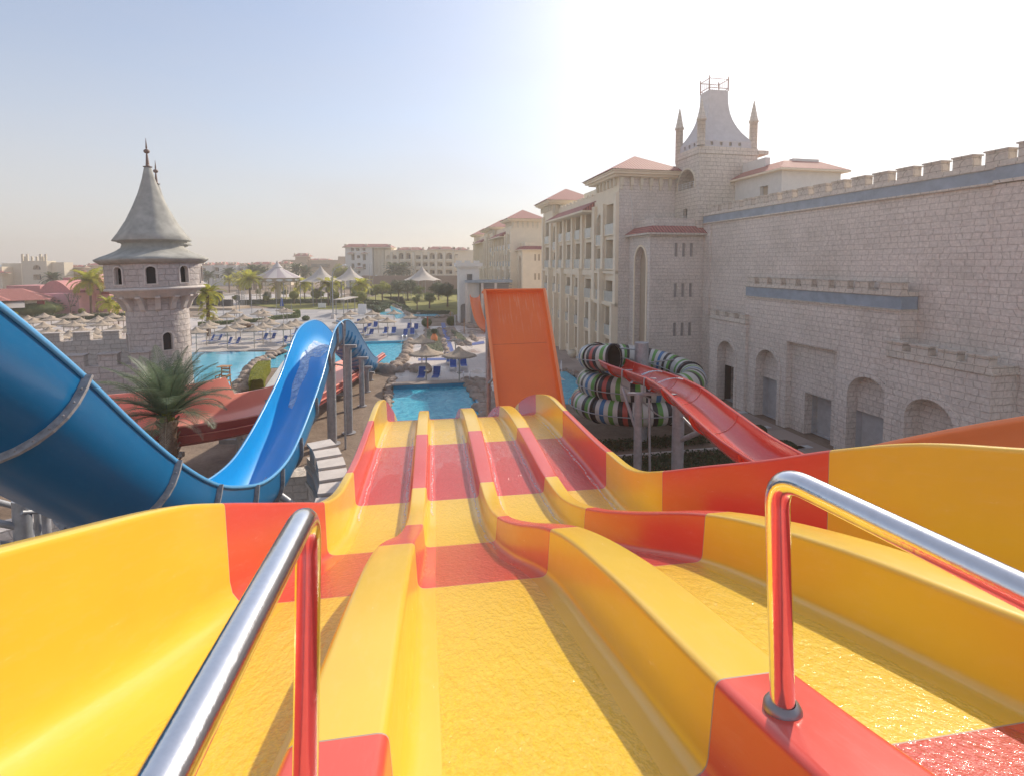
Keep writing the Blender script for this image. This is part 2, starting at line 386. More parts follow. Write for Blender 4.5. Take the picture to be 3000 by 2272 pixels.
M['thatch'] = plain('palm_thatch', (0.43, 0.35, 0.27), 0.95, var=0.2, vs=5, bump=1.0, bs=26, bd=.03)
M['pole'] = plain('umbrella_pole', (0.50, 0.46, 0.40), 0.7)
M['bluefab'] = plain('blue_sling_fabric', (0.03, 0.10, 0.38), 0.7, var=0.2)
M['whitemetal'] = plain('white_metal', (0.75, 0.75, 0.75), 0.4)
M['pink'] = plain('pink_render', (0.82, 0.44, 0.46), 0.85, var=0.08, vs=1.0); M['pinkroof'] = plain('rose_roof', (0.60, 0.27, 0.26), 0.8, var=0.12)
M['maroon'] = plain('maroon_paint', (0.30, 0.035, 0.035), 0.6)
M['brownwall'] = plain('brown_wall', (0.30, 0.21, 0.18), 0.9, var=0.12)
M['black'] = plain('black_cloth', (0.02, 0.02, 0.025), 0.7)
M['canvas'] = plain('canvas', (0.50, 0.45, 0.40), 0.8, var=0.08); M['canvas_w'] = plain('white_canvas', (0.58, 0.53, 0.51), 0.8, var=.05); M['canvas_m'] = plain('mauve_canvas', (0.42, 0.36, 0.38), 0.8, var=.05)
M['rock'] = plain('shaped_rock', (0.38, 0.30, 0.245), 0.9, var=0.28, vs=1.6, bump=0.9, bs=3.5, bd=.08)
M['trunk'] = plain('bark', (0.20, 0.13, 0.09), 0.95, var=0.3, vs=6, bump=0.8, bs=14, bd=.03)
M['palmleaf'] = leafmat('palm_frond', (0.075, 0.11, 0.065), (0.12, 0.165, 0.095), (0.19, 0.225, 0.15), .25)
M['palmfar'] = leafmat('yellow_green_palm', (0.16, 0.20, 0.03), (0.32, 0.32, 0.04), (0.50, 0.36, 0.05), .45)  # yellow-green to orange frond colours of the feather palms
M['leaf'] = leafmat('leaf_green', (0.06, 0.09, 0.025), (0.11, 0.145, 0.04), (0.17, 0.19, 0.05), .35)
M['leafy'] = leafmat('leaf_yellow_green', (0.15, 0.17, 0.03), (0.24, 0.25, 0.04), (0.33, 0.31, 0.05), .4)
M['leafd'] = leafmat('leaf_dark', (0.035, 0.05, 0.022), (0.06, 0.085, 0.035), (0.095, 0.115, 0.045), .25)
M['grass'] = plain('lawn_grass', (0.24, 0.23, 0.05), 0.95, var=0.35, vs=0.35, bump=0.6, bs=8)
M['rail_orange'] = plain('orange_paint', (0.5, 0.13, 0.05), 0.6)
M['mat_blue'] = plain('blue_walkway', (0.06, 0.10, 0.32), 0.6, var=0.15)
M['pool'] = water('pool_water', (0.10, 0.55, 0.70), (0.02, 0.33, 0.52), 0.05, 2.4, 0.6)
M['pool_calm'] = water('calm_pool_water', (0.12, 0.50, 0.66), (0.09, 0.42, 0.60), 0.06, 0.9, 0.12)
M['poolwall'] = plain('pool_tiles', (0.02, 0.26, 0.42), 0.3)
M['sea'] = water('sea', (0.10, 0.22, 0.32), (0.08, 0.18, 0.28), 0.3, 0.05, 0.1)
# paving and soil
def paving(name, c1, c2, size=0.6, wet=True, grey=(0.3, 0.29, 0.3)):
    m, nt, N, L, P = _new(name)
    co = _co(nt, 'Object')
    br = N.new("ShaderNodeTexBrick"); L.new(co, br.inputs['Vector']); br.inputs['Scale'].default_value = 1
    br.inputs['Brick Width'].default_value = size; br.inputs['Row Height'].default_value = size; br.offset = 0
    br.inputs['Mortar Size'].default_value = 0.008
    for k, c in (('Color1', c1), ('Color2', c2), ('Mortar', tuple(x*.7 for x in c2))): br.inputs[k].default_value = (*c, 1)
    n = _noise(nt, co, 0.16, 5, 0.6); col = _mix(nt, _ramp(nt, n, [(0.5, 0.0), (0.62, 0.55)]), br.outputs['Color'], tuple(x*.62 for x in c1))
    L.new(col, P.inputs['Base Color'])
    if wet: L.new(_ramp(nt, n, [(0.45, 0.65), (0.6, 0.12)]), P.inputs['Roughness'])
    else: P.inputs['Roughness'].default_value = 0.75
    return m
M['paving'] = paving('plaza_paving', (0.60, 0.53, 0.48), (0.55, 0.485, 0.445))
M['plaza'] = paving('checkered_plaza', (0.50, 0.47, 0.45), (0.28, 0.275, 0.29), 3.0, False)
M['terrace'] = paving('terrace_paving', (0.44, 0.36, 0.31), (0.34, 0.27, 0.23), 2.2, False)
M['floorpale'] = plain('pale_floor', (0.55, 0.55, 0.55), 0.5)
def soil():
    m, nt, N, L, P = _new('sandy_soil'); co = _co(nt, 'Object')
    n = _noise(nt, co, 0.5, 8, 0.7); n2 = _noise(nt, co, 6, 4, .6)
    c = _ramp(nt, n, [(0.3, (0.17, 0.12, 0.085)), (0.5, (0.27, 0.20, 0.15)), (0.7, (0.36, 0.28, 0.21))])
    L.new(_mix(nt, .4, c, _ramp(nt, n2, [(.3, .6), (.7, 1.2)]), 'MULTIPLY'), P.inputs['Base Color']); P.inputs['Roughness'].default_value = 0.95
    L.new(_bump(nt, n2, .8, .05), P.inputs['Normal']); return m
M['soil'] = soil()
# striped tube: colour bands along the arc length (UV v in metres)
def stripes():
    m, nt, N, L, P = _new('striped_tube'); uv = _co(nt, 'UV')
    sep = N.new("ShaderNodeSeparateXYZ"); L.new(uv, sep.inputs[0])
    f = _math(nt, 'FRACT', _math(nt, 'DIVIDE', sep.outputs[1], 3.4))
    W = (.55, .54, .5); K = (.02, .02, .025); Gn = (.10, .30, .05); B = (.03, .16, .36); Rd = (.45, .07, .05)
    seq = [W, Gn, W, K, Rd, K, W, Gn, W, B, W, K, W, Gn, K, W]
    c = _ramp(nt, f, [(i/len(seq), k) for i, k in enumerate(seq)], 'CONSTANT')
    L.new(c, P.inputs['Base Color']); P.inputs['Roughness'].default_value = 0.3; return m
M['stripes'] = stripes()
M['slit'] = plain('slit_grey', (0.36, 0.33, 0.31), 0.8)
M['roofpale'] = plain('pale_lead_roof', (0.56, 0.54, 0.55), 0.7, var=0.08)
M['succ'] = leafmat('succulent', (0.16, 0.19, 0.14), (0.26, 0.27, 0.20))
M['stain'] = plain('white_spray', (0.85, 0.88, 0.9), 0.5)
# ---------------------------------------------------------------- the yellow and red mat racer
floor_z = spl([(-.8, -1.0), (.3, -1.18), (1.3, -1.485), (2.3, -1.83), (3.5, -2.255), (4.6, -2.75), (5.75, -3.22), (6.9, -3.58), (8.05, -3.75), (9.5, -3.80),
               (10.88, -3.845), (12.3, -3.93), (13.8, -4.18), (15.2, -4.62), (16.6, -5.22), (19, -6.5), (22, -8.1), (24, -8.95), (27, -9.2)])
div_h = spl([(-.8, .30), (1.3, .29), (2.3, .35), (3.5, .355), (5.75, .30), (8.05, .245), (10.88, .26), (13.8, .27), (27, .28)])
outR = spl([(-.8, -.15), (0.8, -.55), (1.6, -.78), (2.2, -.97), (2.82, -1.155), (3.5, -1.446), (4.25, -1.81), (5.1, -2.2), (5.75, -2.505), (6.6, -2.85), (8.05, -3.12), (10.88, -3.225), (12.2, -3.26), (13.8, -3.60), (15.2, -4.03), (16.6, -4.58), (19, -5.8), (22, -7.45), (24, -8.3), (27, -8.6)])
outL = spl([(-.8, -.2), (0.8, -.6), (1.6, -.85), (2.2, -1.04), (2.97, -1.305), (3.5, -1.541), (4.35, -1.94), (5.2, -2.34), (5.75, -2.60), (6.6, -2.9), (8.05, -3.205), (10.88, -3.25), (12.0, -3.24), (13.2, -3.42), (14.2, -3.75), (15.6, -4.3), (17, -4.9), (19, -5.9), (22, -7.5), (24, -8.35), (27, -8.6)])
def ut(*t): return spl(list(t))
UOL = ut((-.8, -1.8), (1.0, -1.55), (1.9, -1.43), (2.2, -1.395), (2.97, -1.34), (3.5, -1.34), (4.35, -1.30), (5.2, -1.23), (5.75, -1.18), (8.05, -1.21), (10.88, -1.206), (27, -1.206))
U12L = ut((-.8, -.40), (1.3, -.375), (3.5, -.385), (4.6, -.33), (5.75, -.318), (8.05, -.331), (27, -.342))
U12R = ut((-.8, -.12), (1.3, -.12), (3.5, -.128), (5.75, -.112), (27, -.103))
U23L = ut((-.8, .82), (1.3, .80), (2.3, .825), (3.2, .84), (3.8, .82), (4.6, .765), (5.75, .735), (8.05, .748), (27, .742))
U23R = ut((-.8, 1.06), (1.3, 1.05), (2.3, 1.09), (3.4, 1.07), (4.6, .94), (5.75, .885), (6.9, .93), (8.05, .98), (27, .976))
U34L = ut((-.8, 1.9), (1.3, 1.97), (2.3, 2.05), (3.2, 2.06), (4.6, 1.90), (5.75, 1.80), (8.05, 1.822), (27, 1.805))
U34R = ut((-.8, 2.12), (1.3, 2.18), (2.3, 2.31), (3.4, 2.27), (4.6, 2.05), (5.75, 1.95), (8.05, 2.046), (27, 2.04))
UOR = ut((-.8, 2.95), (1.0, 3.05), (2.2, 3.10), (2.8, 3.10), (3.5, 3.075), (4.25, 3.03), (5.1, 2.87), (5.75, 2.77), (6.6, 2.77), (8.05, 2.87), (10.88, 2.86), (27, 2.86))
BANDS = [1.3, 3.5, 5.75, 8.05, 10.88, 13.8, 16.6, 19.4, 22.2]
racer = thing('mat_racer_slide', 'wide yellow and red four lane water slide in the foreground', 'water slide', (0, 0, 0), 's')
vs_ = []
v = -0.8
while v < 27:
    vs_.append(v); v += 0.12 if v < 6 else (0.18 if v < 17 else 0.4)
for b in BANDS:
    vs_ = [q for q in vs_ if abs(q-b) > 0.05]; vs_ += [b-0.003, b+0.003]
vs_.sort()
def rc(pts, segs=4):
    """pts: (u, z, radius); rounds each corner"""
    out = [(pts[0][0], pts[0][1])]
    for i in range(1, len(pts)-1):
        p0, p, p1 = Vector(pts[i-1][:2]), Vector(pts[i][:2]), Vector(pts[i+1][:2]); r = pts[i][2]
        a = (p0-p); b = (p1-p); la, lb = a.length, b.length
        d = min(r, la*0.49, lb*0.49)
        if d < 1e-4: out.append(tuple(p)); continue
        A = p+a.normalized()*d; B = p+b.normalized()*d
        for k in range(segs+1):
            t = k/segs; q = A*(1-t)**2 + p*2*t*(1-t) + B*t*t; out.append((q.x, q.y))
    out.append((pts[-1][0], pts[-1][1])); return out
FW = 0.05
def sec_left(v):
    z = outL(v)+H; f = floor_z(v)+H; u = UOL(v); fr = 0.09 + 0.20*max(0, min(1, (6.2-v)/2.7)); e = fr+0.03
    return rc([(u-.16, z-.75, 0), (u-.13, z-.01, .03), (u, z, .035), (u-.01+.03, f, fr), (u+e+.06, f, 0)])
def sec_right(v):
    z = outR(v)+H; f = floor_z(v)+H; u = UOR(v); fr = 0.09 + 0.10*max(0, min(1, (6.2-v)/2.7)); e = fr+.03
    return rc([(u-e-.06, f, 0), (u+.01, f, fr), (u, z, .035), (u+.13, z-.01, .03), (u+.16, z-.75, 0)])
def sec_div(UL, UR, off):
    def g(v):
        z = floor_z(v)+div_h(v)+off+H; f = floor_z(v)+H; a, b = UL(v), UR(v); k = FW
        return rc([(a-.09-k, f, 0), (a-.02, f, .055), (a, z, .03), (b, z, .03), (b+.02, f, .055), (b+.09+k, f, 0)])
    return g
d12, d23, d34 = sec_div(U12L, U12R, -.02), sec_div(U23L, U23R, 0), sec_div(U34L, U34R, .02)
def loft(name, sec, mats, wetidx=False, recess=None):
    mb = MB(); P = [[(u, v, z) for u, z in sec(v)] for v in vs_]
    n = len(P[0])
    for i in range(len(P)-1):
        mid = (vs_[i]+vs_[i+1])/2
        seam = abs(vs_[i+1]-vs_[i]-0.006) < 1e-6
        k = sum(1 for b in BANDS if mid > b)
        m = 2 if seam else (1 if k % 2 == 0 else 0)       # below 1.3 m red, then yellow ...
        a, b = P[i], P[i+1]
        L0 = [0]
        for j in range(1, n): L0.append(L0[-1]+math.hypot(a[j][0]-a[j-1][0], a[j][2]-a[j-1][2]))
        for j in range(n-1):
            mb.add([a[j], a[j+1], b[j+1], b[j]], [(0, 1, 2, 3)], m,
                   [[(a[0][0]+L0[j], a[j][1]), (a[0][0]+L0[j+1], a[j+1][1]), (a[0][0]+L0[j+1], b[j+1][1]), (a[0][0]+L0[j], b[j][1])]], True)
    import bmesh
    o = mb.build(name, mats, racer)
    bm = bmesh.new(); bm.from_mesh(o.data); bmesh.ops.remove_doubles(bm, verts=bm.verts, dist=1e-4); bm.to_mesh(o.data); bm.free()
    return o
dry = [M['yellow'], M['red'], M['seam']]; wet = [M['yellow_wet'], M['red_wet'], M['seam']]
loft('side_wall', sec_left, dry)['label'] = 'high left outer wall curving into its lane'
loft('side_wall', sec_right, dry)['label'] = 'high right outer wall'
for s_ in (d12, d23, d34): loft('divider', s_, dry)
def lane(a, b):   # floor between the feet of two walls, split finely across
    def g(v):
        ua = a(v)[-1][0]; ub = b(v)[0][0]; f = floor_z(v)+H
        return [(ua-.055+(ub-ua+.11)*k/6, f-.0015-(0.0 if k in (0, 6) else .001)) for k in range(7)]
    return g
# floors sit flush between the wall feet
def lane2(a, b):
    def g(v):
        ua = a(v)[-1][0]; ub = b(v)[0][0]; f = floor_z(v)+H
        return [(ua+(ub-ua)*k/6, f) for k in range(7)]
    return g
for a, b in ((sec_left, d12), (d12, d23), (d23, d34), (d34, sec_right)): loft('lane_floor', lane2(a, b), wet)
# foam lines where the running water meets the walls, and the curved hydraulic edges
# underside shell and the steel that carries it
mb = MB()
P = []
for v in vs_[::4]+[vs_[-1]]:
    f = floor_z(v)+H-.10; P.append([(UOL(v)-.14, v, f), (UOR(v)+.14, v, f)])
mb.grid(P); mb.build('underside', M['under'], racer)
for v in (2.5, 7.0, 12.5, 17.5, 21.5):
    mb = MB(); zb = floor_z(v)+H-.12
    mb.box(UOL(v)-.2, UOR(v)+.2, v-.1, v+.1, zb-.22, zb-.005)
    for u in (-.9, 2.5): mb.tube([(u, v, 0), (u, v, zb-.2)], .13, 14)
    mb.build('support_frame', M['galv'], racer)
# white water edges: thin raised ribbons of foam beside the right-hand walls of each lane
def foam(UW, side, v0, v1, wdt=.02):
    mb = MB(); P = []
    for i in range(int((v1-v0)/.08)):
        v = v0+i*.08; u = UW(v)[0 if side > 0 else -1][0]; f = floor_z(v)+H
        j = .018*math.sin(v*7.1)+.012*math.sin(v*17+1); wv = wdt*(0.75+.35*math.sin(v*5.3+side))
        c = u - side*(-.055)*1 + j*0.5
        P.append([(c-wv, v, f+.004), (c, v, f+.014), (c+wv, v, f+.004)])
    mb.grid(P); return mb.build('foam_edge', M['foam'], racer)
def foammat():
    m, nt, N, L, P = _new('water_foam'); P.inputs['Base Color'].default_value = (.95, .9, .86, 1); P.inputs['Roughness'].default_value = .15
    tr = N.new('ShaderNodeBsdfTransparent'); mx = N.new('ShaderNodeMixShader')
    f = _noise(nt, _co(nt, 'Object'), 14, 4, .6); L.new(_ramp(nt, f, [(.35, .15), (.65, .6)]), mx.inputs[0])
    L.new(tr.outputs[0], mx.inputs[1]); L.new(P.outputs[0], mx.inputs[2]); L.new(mx.outputs[0], N["Material Output"].inputs[0]); return m
M['foam'] = foammat()
for s_ in (d12, d23, d34): foam(s_, 1, 5.2, 11.6)
foam(sec_right, 1, 5.0, 12.5, .025)
for s_ in (sec_left, d12, d23): foam(s_, -1, 7.4, 12.0, .015)
# hydraulic humps of water across the lanes
def film(a, b, v0, v1, arch, h=.014):
    mb = MB(); P = []
    n = 16
    for i in range(18):
        t = i/17; row = []
        for k in range(n+1):
            s = k/n; x = 2*s-1
            vv = v0+(v1-v0)*t + arch*(x*x)*-1.0*(1-t)
            ua = a(vv)[-1][0]-.02; ub = b(vv)[0][0]+.02
            e = min(1, t*6)*min(1, (1-t)*4)
            row.append((ua+(ub-ua)*s, vv, floor_z(vv)+H+.002+h*e*(1+.3*math.sin(vv*23+s*9))))
        P.append(row)
    mb.grid(P); return mb.build('water_film', M['film'], racer)
def filmmat():
    m, nt, N, L, P = _new('running_water_film'); P.inputs['Base Color'].default_value = (.97, .86, .84, 1); P.inputs['Roughness'].default_value = .08
    tr = N.new('ShaderNodeBsdfTransparent'); mx = N.new('ShaderNodeMixShader')
    co = _co(nt, 'Object', (1, .6, 1)); f = _noise(nt, co, 10, 4, .6, 1.0)
    L.new(_bump(nt, f, .5, .02), P.inputs['Normal']); L.new(_ramp(nt, f, [(.4, .02), (.72, .16)]), mx.inputs[0])
    L.new(tr.outputs[0], mx.inputs[1]); L.new(P.outputs[0], mx.inputs[2]); L.new(mx.outputs[0], N["Material Output"].inputs[0]); return m
M['film'] = filmmat()
film(sec_left, d12, 9.35, 12.2, .9); film(d12, d23, 9.75, 12.0, .9); film(d23, d34, 9.9, 10.9, .6); film(d34, sec_right, 9.9, 12.2, .5)

# ---------------------------------------------------------------- polished handrails, bolted to the dividers
def handrail(label, base, top, near, r):
    t = thing('handrail', label, 'handrail', base, 'w', 'stainless handrails at the slide top')
    b, p, n = Vector(base), Vector(top), Vector(near)
    d1 = (p-b).normalized(); d2 = (n-p).normalized(); q = .085
    pts = [b, b+(p-b)*.5, p-d1*q]
    A = p-d1*q; B = p+d2*q
    for k in range(1, 9):
        s = k/9; pts.append(A*(1-s)**2+p*2*s*(1-s)+B*s*s)
    pts += [B, B+(n-B)*.25, B+(n-B)*.5, n]
    mb = MB(); mb.tube(pts, r, 28); mb.build('rail_tube', M['steel'], t)
    mb = MB(); mb.lathe([(r*1.0, .028), (r*1.35, .022), (r*1.55, .012), (r*1.6, 0), (r*1.6, -.012)], b.x, b.y, 28, z0=b.z); mb.build('base_flange', M['steel_dull'], t)
    return t
def atv(px, py, v):
    x, y, z = ray(px, py); s9, c9 = math.sin(R_(9)), math.cos(R_(9)); t = v/(-s9*x+c9*y); return Vector((x*t, y*t, H+z*t))
# right rail stands on the red divider end, left rail on the left divider
rb = G(2293, 2080, H-1.13)
for _ in range(4):
    q = toframe(rb, 's'); rb = G(2293, 2080, floor_z(q.y)+H+div_h(q.y))
rt = YP(2275, 1384, rb.y+.02)
handrail('shiny steel handrail on the red divider end, its round base flange showing', rb, rt, Vector((rt.x+.185, rt.y-.50, rt.z-.01)), .0235*rb.y)
lt = YP(905, 1486, 1.0); lb = Vector((-.402, .93, H+floor_z(.9)+div_h(.9)-.03))
handrail('shiny steel handrail rising from the lower left corner to a bend', lb, lt, Vector((-.278, .21, lt.z+.03)), .0243)
# ---------------------------------------------------------------- blue half-pipe slide
def channel(name_obj, t, path, side, r, wall, mats, steps, fl=(), rimw=.06, thick=.045, parts=('trough', 'rim', 'shell')):
    """path: list of centre points at rim height; opens upward; cross-section half circle with straight walls"""
    pts = [Vector(p) for p in path]; N = len(pts); wf = wall if callable(wall) else (lambda i: wall)
    def basis(i):
        a = pts[max(0, i-1)]; b = pts[min(N-1, i+1)]; tg = (b-a).normalized()
        x = Vector((tg.y, -tg.x, 0)).normalized(); nrm = x.cross(tg).normalized(); return tg, x, nrm
    def sec(i, rr, extra=0.0):
        tg, x, nr = basis(i); c = pts[i]; out = []
        out.append(c - x*rr)
        for k in range(0, 17):
            a = math.pi*k/16; out.append(c - x*rr*math.cos(a) - nr*(wf(i)+rr*math.sin(a)))
        out.append(c + x*rr); return out
    L = [0]
    for i in range(1, N): L.append(L[-1]+(pts[i]-pts[i-1]).length)
    mb = MB(); P = [sec(i, r) for i in range(N)]
    uv = [[(k*r*.18, L[i]) for k in range(len(P[0]))] for i in range(N)]
    mb.grid(P, 0, True, uv); mb.build(parts[0], mats[0], t)
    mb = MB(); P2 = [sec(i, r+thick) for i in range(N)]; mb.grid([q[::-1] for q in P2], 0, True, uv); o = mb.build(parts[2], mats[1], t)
    for sgn in (-1, 1):
        mb = MB(); Q = []
        for i in range(N):
            tg, x, nr = basis(i); c = pts[i]+x*sgn*r
            Q.append([c - x*sgn*.012, c - x*sgn*.005+nr*.03, c+x*sgn*.03+nr*.035, c+x*sgn*rimw+nr*.025, c+x*sgn*(rimw+.012), c+x*sgn*(rimw+.008)-nr*.05, c+x*sgn*(rimw-.01)-nr*.05])
        mb.grid(Q if sgn > 0 else [q[::-1] for q in Q], 0, True, [[(k*.03, L[i]) for k in range(7)] for i in range(N)]); mb.build(parts[1], mats[2], t)
    for i in fl:      # bolted joint flanges round the outside
        tg, x, nr = basis(i); mb = MB(); o1 = sec(i, r+thick-.005); o2 = [c for c in sec(i, r+thick+.10)]
        dd = tg*.022
        ring = []
        for k in range(len(o1)):
            a, b = o1[k], o2[k]
            ring.append([a-dd, b-dd, b+dd, a+dd])
        mb.grid(ring, 0, False)
        for k in range(2, len(o1)-1, 1):
            c = (o1[k]*.45+o2[k]*.55)
            for s in (-1, 1): mb.tube([c, c+tg*s*.045], .014, 6)
        mb.build('joint_flange', mats[3], t)
    return pts, basis
blueR = spl([(3.0, .9), (4.0, .35), (5.16, -.41), (5.73, -.86), (6.44, -1.46), (7.3, -2.25), (8.51, -3.28), (10.25, -4.49), (11.83, -5.23), (13.2, -5.72), (14.6, -5.98), (15.9, -6.02), (17.18, -5.80), (19.3, -5.2),
             (21.37, -4.45), (22.6, -3.78), (23.8, -3.22), (25.0, -2.98), (26.39, -2.93), (28.26, -3.06), (29.8, -3.36), (31.24, -3.78), (33.5, -4.6), (36.0, -5.5), (40, -6.9), (43.5, -7.9), (46, -8.4)])
bt = thing('blue_half_pipe_slide', 'blue half pipe water slide with a deep dip and a hump at left', 'water slide', (-6, 12, 0))
BW2 = .85
def bluec(Y):
    X = -4.3-.17*Y; n = Vector((.986, .168, 0)); return Vector((X, Y, H+blueR(Y))) - n*BW2
ys = []
y = 3.0
while y <= 46: ys.append(y); y += .28
path = [bluec(y) for y in ys]
def near_i(Y): return min(range(len(ys)), key=lambda k: abs(ys[k]-Y))
fl = [near_i(q) for q in (4.4, 6.42, 8.6, 10.35, 12.6, 14.7, 17.0, 19.6, 22.2, 24.6, 26.8)]
fl2 = [near_i(q) for q in (28.6, 29.9, 31.2, 32.6, 34, 35.5, 37, 38.6, 40.2, 41.8, 43.4)]
bwall = lambda i: .2+.4*max(0, min(1, (ys[i]-8)/14))
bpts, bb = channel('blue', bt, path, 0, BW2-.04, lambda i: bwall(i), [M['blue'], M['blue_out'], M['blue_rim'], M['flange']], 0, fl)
for i in fl2:         # stiffening ribs moulded in the falling section
    tg, x, nr = bb(i); c = bpts[i]; mb = MB(); rows = []
    for dt, rr in ((-.16, .865-.01), (-.06, .92), (.06, .92), (.16, .855)):
        cc = c+tg*dt; rows.append([cc - x*rr*math.cos(math.pi*k/16) - nr*(bwall(i)+(rr-.0)*math.sin(math.pi*k/16)) for k in range(17)])
    mb.grid([q[::-1] for q in rows], 0, True, [[(k*.15, j*.1) for k in range(17)] for j in range(4)]); mb.build('stiffening_rib', M['blue_out'], bt)
# running water and spray along the trough
def stream(Y0, Y1, ang, wd, seed):
    rnd = random.Random(seed); mb = MB(); P = []
    i0, i1 = near_i(Y0), near_i(Y1)
    for i in range(i0, i1+1):
        tg, x, nr = bb(i); c = bpts[i]; f = (i-i0)/max(1, i1-i0); ww = wd*math.sin(math.pi*min(1, f*.92+.06))**.6
        row = []
        for k in range(5):
            a = ang+(k/4-.5)*ww + .05*math.sin(i*.9+seed)+rnd.uniform(-.02, .02); rr = BW2-.04-.012
            row.append(c - x*rr*math.cos(a) - nr*(bwall(i)+rr*math.sin(a)))
        P.append(row)
    mb.grid(P); mb.build('white_water', M['spray'], bt)
def spraymat():
    m, nt, N, L, P = _new('white_water'); P.inputs['Base Color'].default_value = (.80, .88, .95, 1); P.inputs['Roughness'].default_value = .35
    tr = N.new('ShaderNodeBsdfTransparent'); mx = N.new('ShaderNodeMixShader')
    f = _noise(nt, _co(nt, 'Object', (1, .3, 1)), 5, 6, .65, .5); L.new(_ramp(nt, f, [(.34, .12), (.66, .95)]), mx.inputs[0])
    L.new(tr.outputs[0], mx.inputs[1]); L.new(P.outputs[0], mx.inputs[2]); L.new(mx.outputs[0], N["Material Output"].inputs[0]); return m
M['spray'] = spraymat()
stream(20.6, 26.2, .92, .55, 1); stream(13.0, 16.6, 1.25, .28, 2); stream(24.2, 28.6, 1.35, 1.5, 3)
# posts
def post(t, X, Y, top, r, arm=None, base=0.0, n=14, m='galvd'):
    mb = MB(); mb.tube([(X, Y, base), (X, Y, top)], r, n); mb.tube([(X, Y, base), (X, Y, base+.04)], r*1.8, n)
    if arm: mb.box(X-arm, X+arm, Y-.14, Y+.14, top-.06, top+.10)
    mb.build('support_post', M[m], t)
for X, Y, rr, arm in ((-9.55, 26.7, .24, .4), (-9.23, 28.5, .21, .5), (-10.1, 34.0, .17, .45), (-10.87, 37.9, .16, .4), (-11.6, 41.6, .14, .3)):
    post(bt, X, Y, H+blueR(Y)-1.5, rr, arm)
mb = MB(); mb.tube([(-8.62, 26, 0), (-8.62, 26, 6.2), (-8.62, 26, 6.42), (-8.75, 26, 6.58), (-8.98, 26.1, 6.62)], .055, 8); mb.build('brace', M['galv'], bt)
mb = MB(); mb.tube([(-9.5, 26.9, 4.25), (-8.65, 26.1, 4.3)], .045, 8); mb.build('brace', M['galvd'], bt)
mb = MB(); mb.tube([(-9.42, 26.75, 0), (-9.42, 26.75, 4.25)], .05, 8); mb.build('brace', M['galvd'], bt)
post(bt, -6.1, 14.9, 2.2, .2); post(bt, -7.5, 15.6, 2.1, .2)
mb = MB(); mb.tube([(-6.1, 14.9, 2.0), (-7.0, 14.9, 2.7)], .1, 10); mb.build('brace', M['galv'], bt)
def wp(px, py, Y): return YP(px, py, Y)
for (px, Y, y0, r, m_) in ((62, 8.6, 1462, .13, 'galv'), (128, 9.6, 1500, .10, 'galvd'), (108, 8.9, 1490, .05, 'galv'), (-40, 8.0, 1440, .12, 'galv')):
    q = wp(px, y0, Y); post(bt, q.x, Y, q.z, r, None, m=m_)
for (a_, b_, r_) in (((-60, 1455, 8.2), (160, 1512, 9.6), .05), ((-60, 1520, 8.2), (70, 1545, 8.6), .06), ((62, 1500, 8.5), (190, 1492, 9.2), .04), ((130, 1590, 9.5), (235, 1520, 9.4), .05), ((66, 1480, 8.6), (118, 1580, 9.4), .03), ((118, 1490, 9.5), (92, 1600, 8.8), .03), ((-20, 1590, 8.3), (62, 1600, 8.6), .06)):
    mb = MB(); mb.tube([wp(*a_), wp(*b_)], r_, 8); mb.build('cross_brace', M['galv'], bt)

# ---------------------------------------------------------------- faded red slide behind the palm
st = thing('faded_red_slide', 'faded red open water slide curving behind the young palm towards the far pool', 'water slide', (-13, 24, 0))
sal = [(-24, 19.0, 3.0), (-20, 19.5, 2.75), (-16.8, 20.2, 2.5), (-14.3, 21.4, 2.3), (-12.7, 23.4, 2.1), (-12.1, 26.5, 1.85), (-12.3, 31, 1.5), (-12.8, 37, 1.1), (-13.3, 43, .75), (-13.8, 49.5, .45)]
sp = spl([(i,)+p for i, p in enumerate(sal)])
def open_chute(t, path, w, hL, hR, m_in, m_out, flanges, lip=.10, prof=None):
    N = len(path); P = []; O = []; lips = []
    for i, c in enumerate(path):
        a = path[max(0, i-1)]; b = path[min(N-1, i+1)]; tg = (b-a).normalized(); x = Vector((tg.y, -tg.x, 0)).normalized(); nr = x.cross(tg)
        hl = hL(i/(N-1)); hr = hR(i/(N-1)); row = []
        row.append(c - x*(w+.16*hl) + nr*hl)
        for k in range(13):
            a2 = math.pi*k/12; row.append(c - x*w*math.cos(a2)*(1.0) + nr*(w*.55*(1-math.sin(a2))*.8))
        row.append(c + x*(w+.16*hr) + nr*hr); P.append(row); lips.append((row[0]-x*lip, row[0], row[-1], row[-1]+x*lip, nr, x, tg))
        O.append([q - nr*.05 + (q-c).normalized()*.03 for q in row][::-1])
    uv = [[(k*.25, i*.5) for k in range(15)] for i in range(N)]
    mb = MB(); mb.grid(P, 0, True, uv); mb.build('trough', m_in, t)
    mb = MB(); mb.grid(O, 0, True, uv); mb.build('shell', m_out, t)
    mb = MB(); mb.grid([[l[1], l[1]+l[4]*.03, l[0]+l[4]*.03, l[0]-l[4]*.06] for l in lips]); mb.build('rim', m_in, t)
    mb = MB(); mb.grid([[l[3]-l[4]*.06, l[3]+l[4]*.03, l[2]+l[4]*.03, l[2]] for l in lips]); mb.build('rim', m_in, t)
    for i in flanges:
        if i >= N: continue
        mb = MB(); ins = [p for p in O[i]]; c = path[i]; tg = lips[i][6]
        mb.grid([[p-tg*.02, p+(p-c).normalized()*.1-tg*.02, p+(p-c).normalized()*.1+tg*.02, p+tg*.02] for p in ins])
        mb.build('joint_flange', m_out, t)
path = [sp(k*.2) for k in range(46)]
open_chute(st, path, 1.2, lambda f: (.9+1.1*f/.47) if f < .47 else (1.15-.75*(f-.47)/.53), lambda f: .82-.45*f, M['salmon'], M['salmon_out'], range(1, 45, 5), .14)
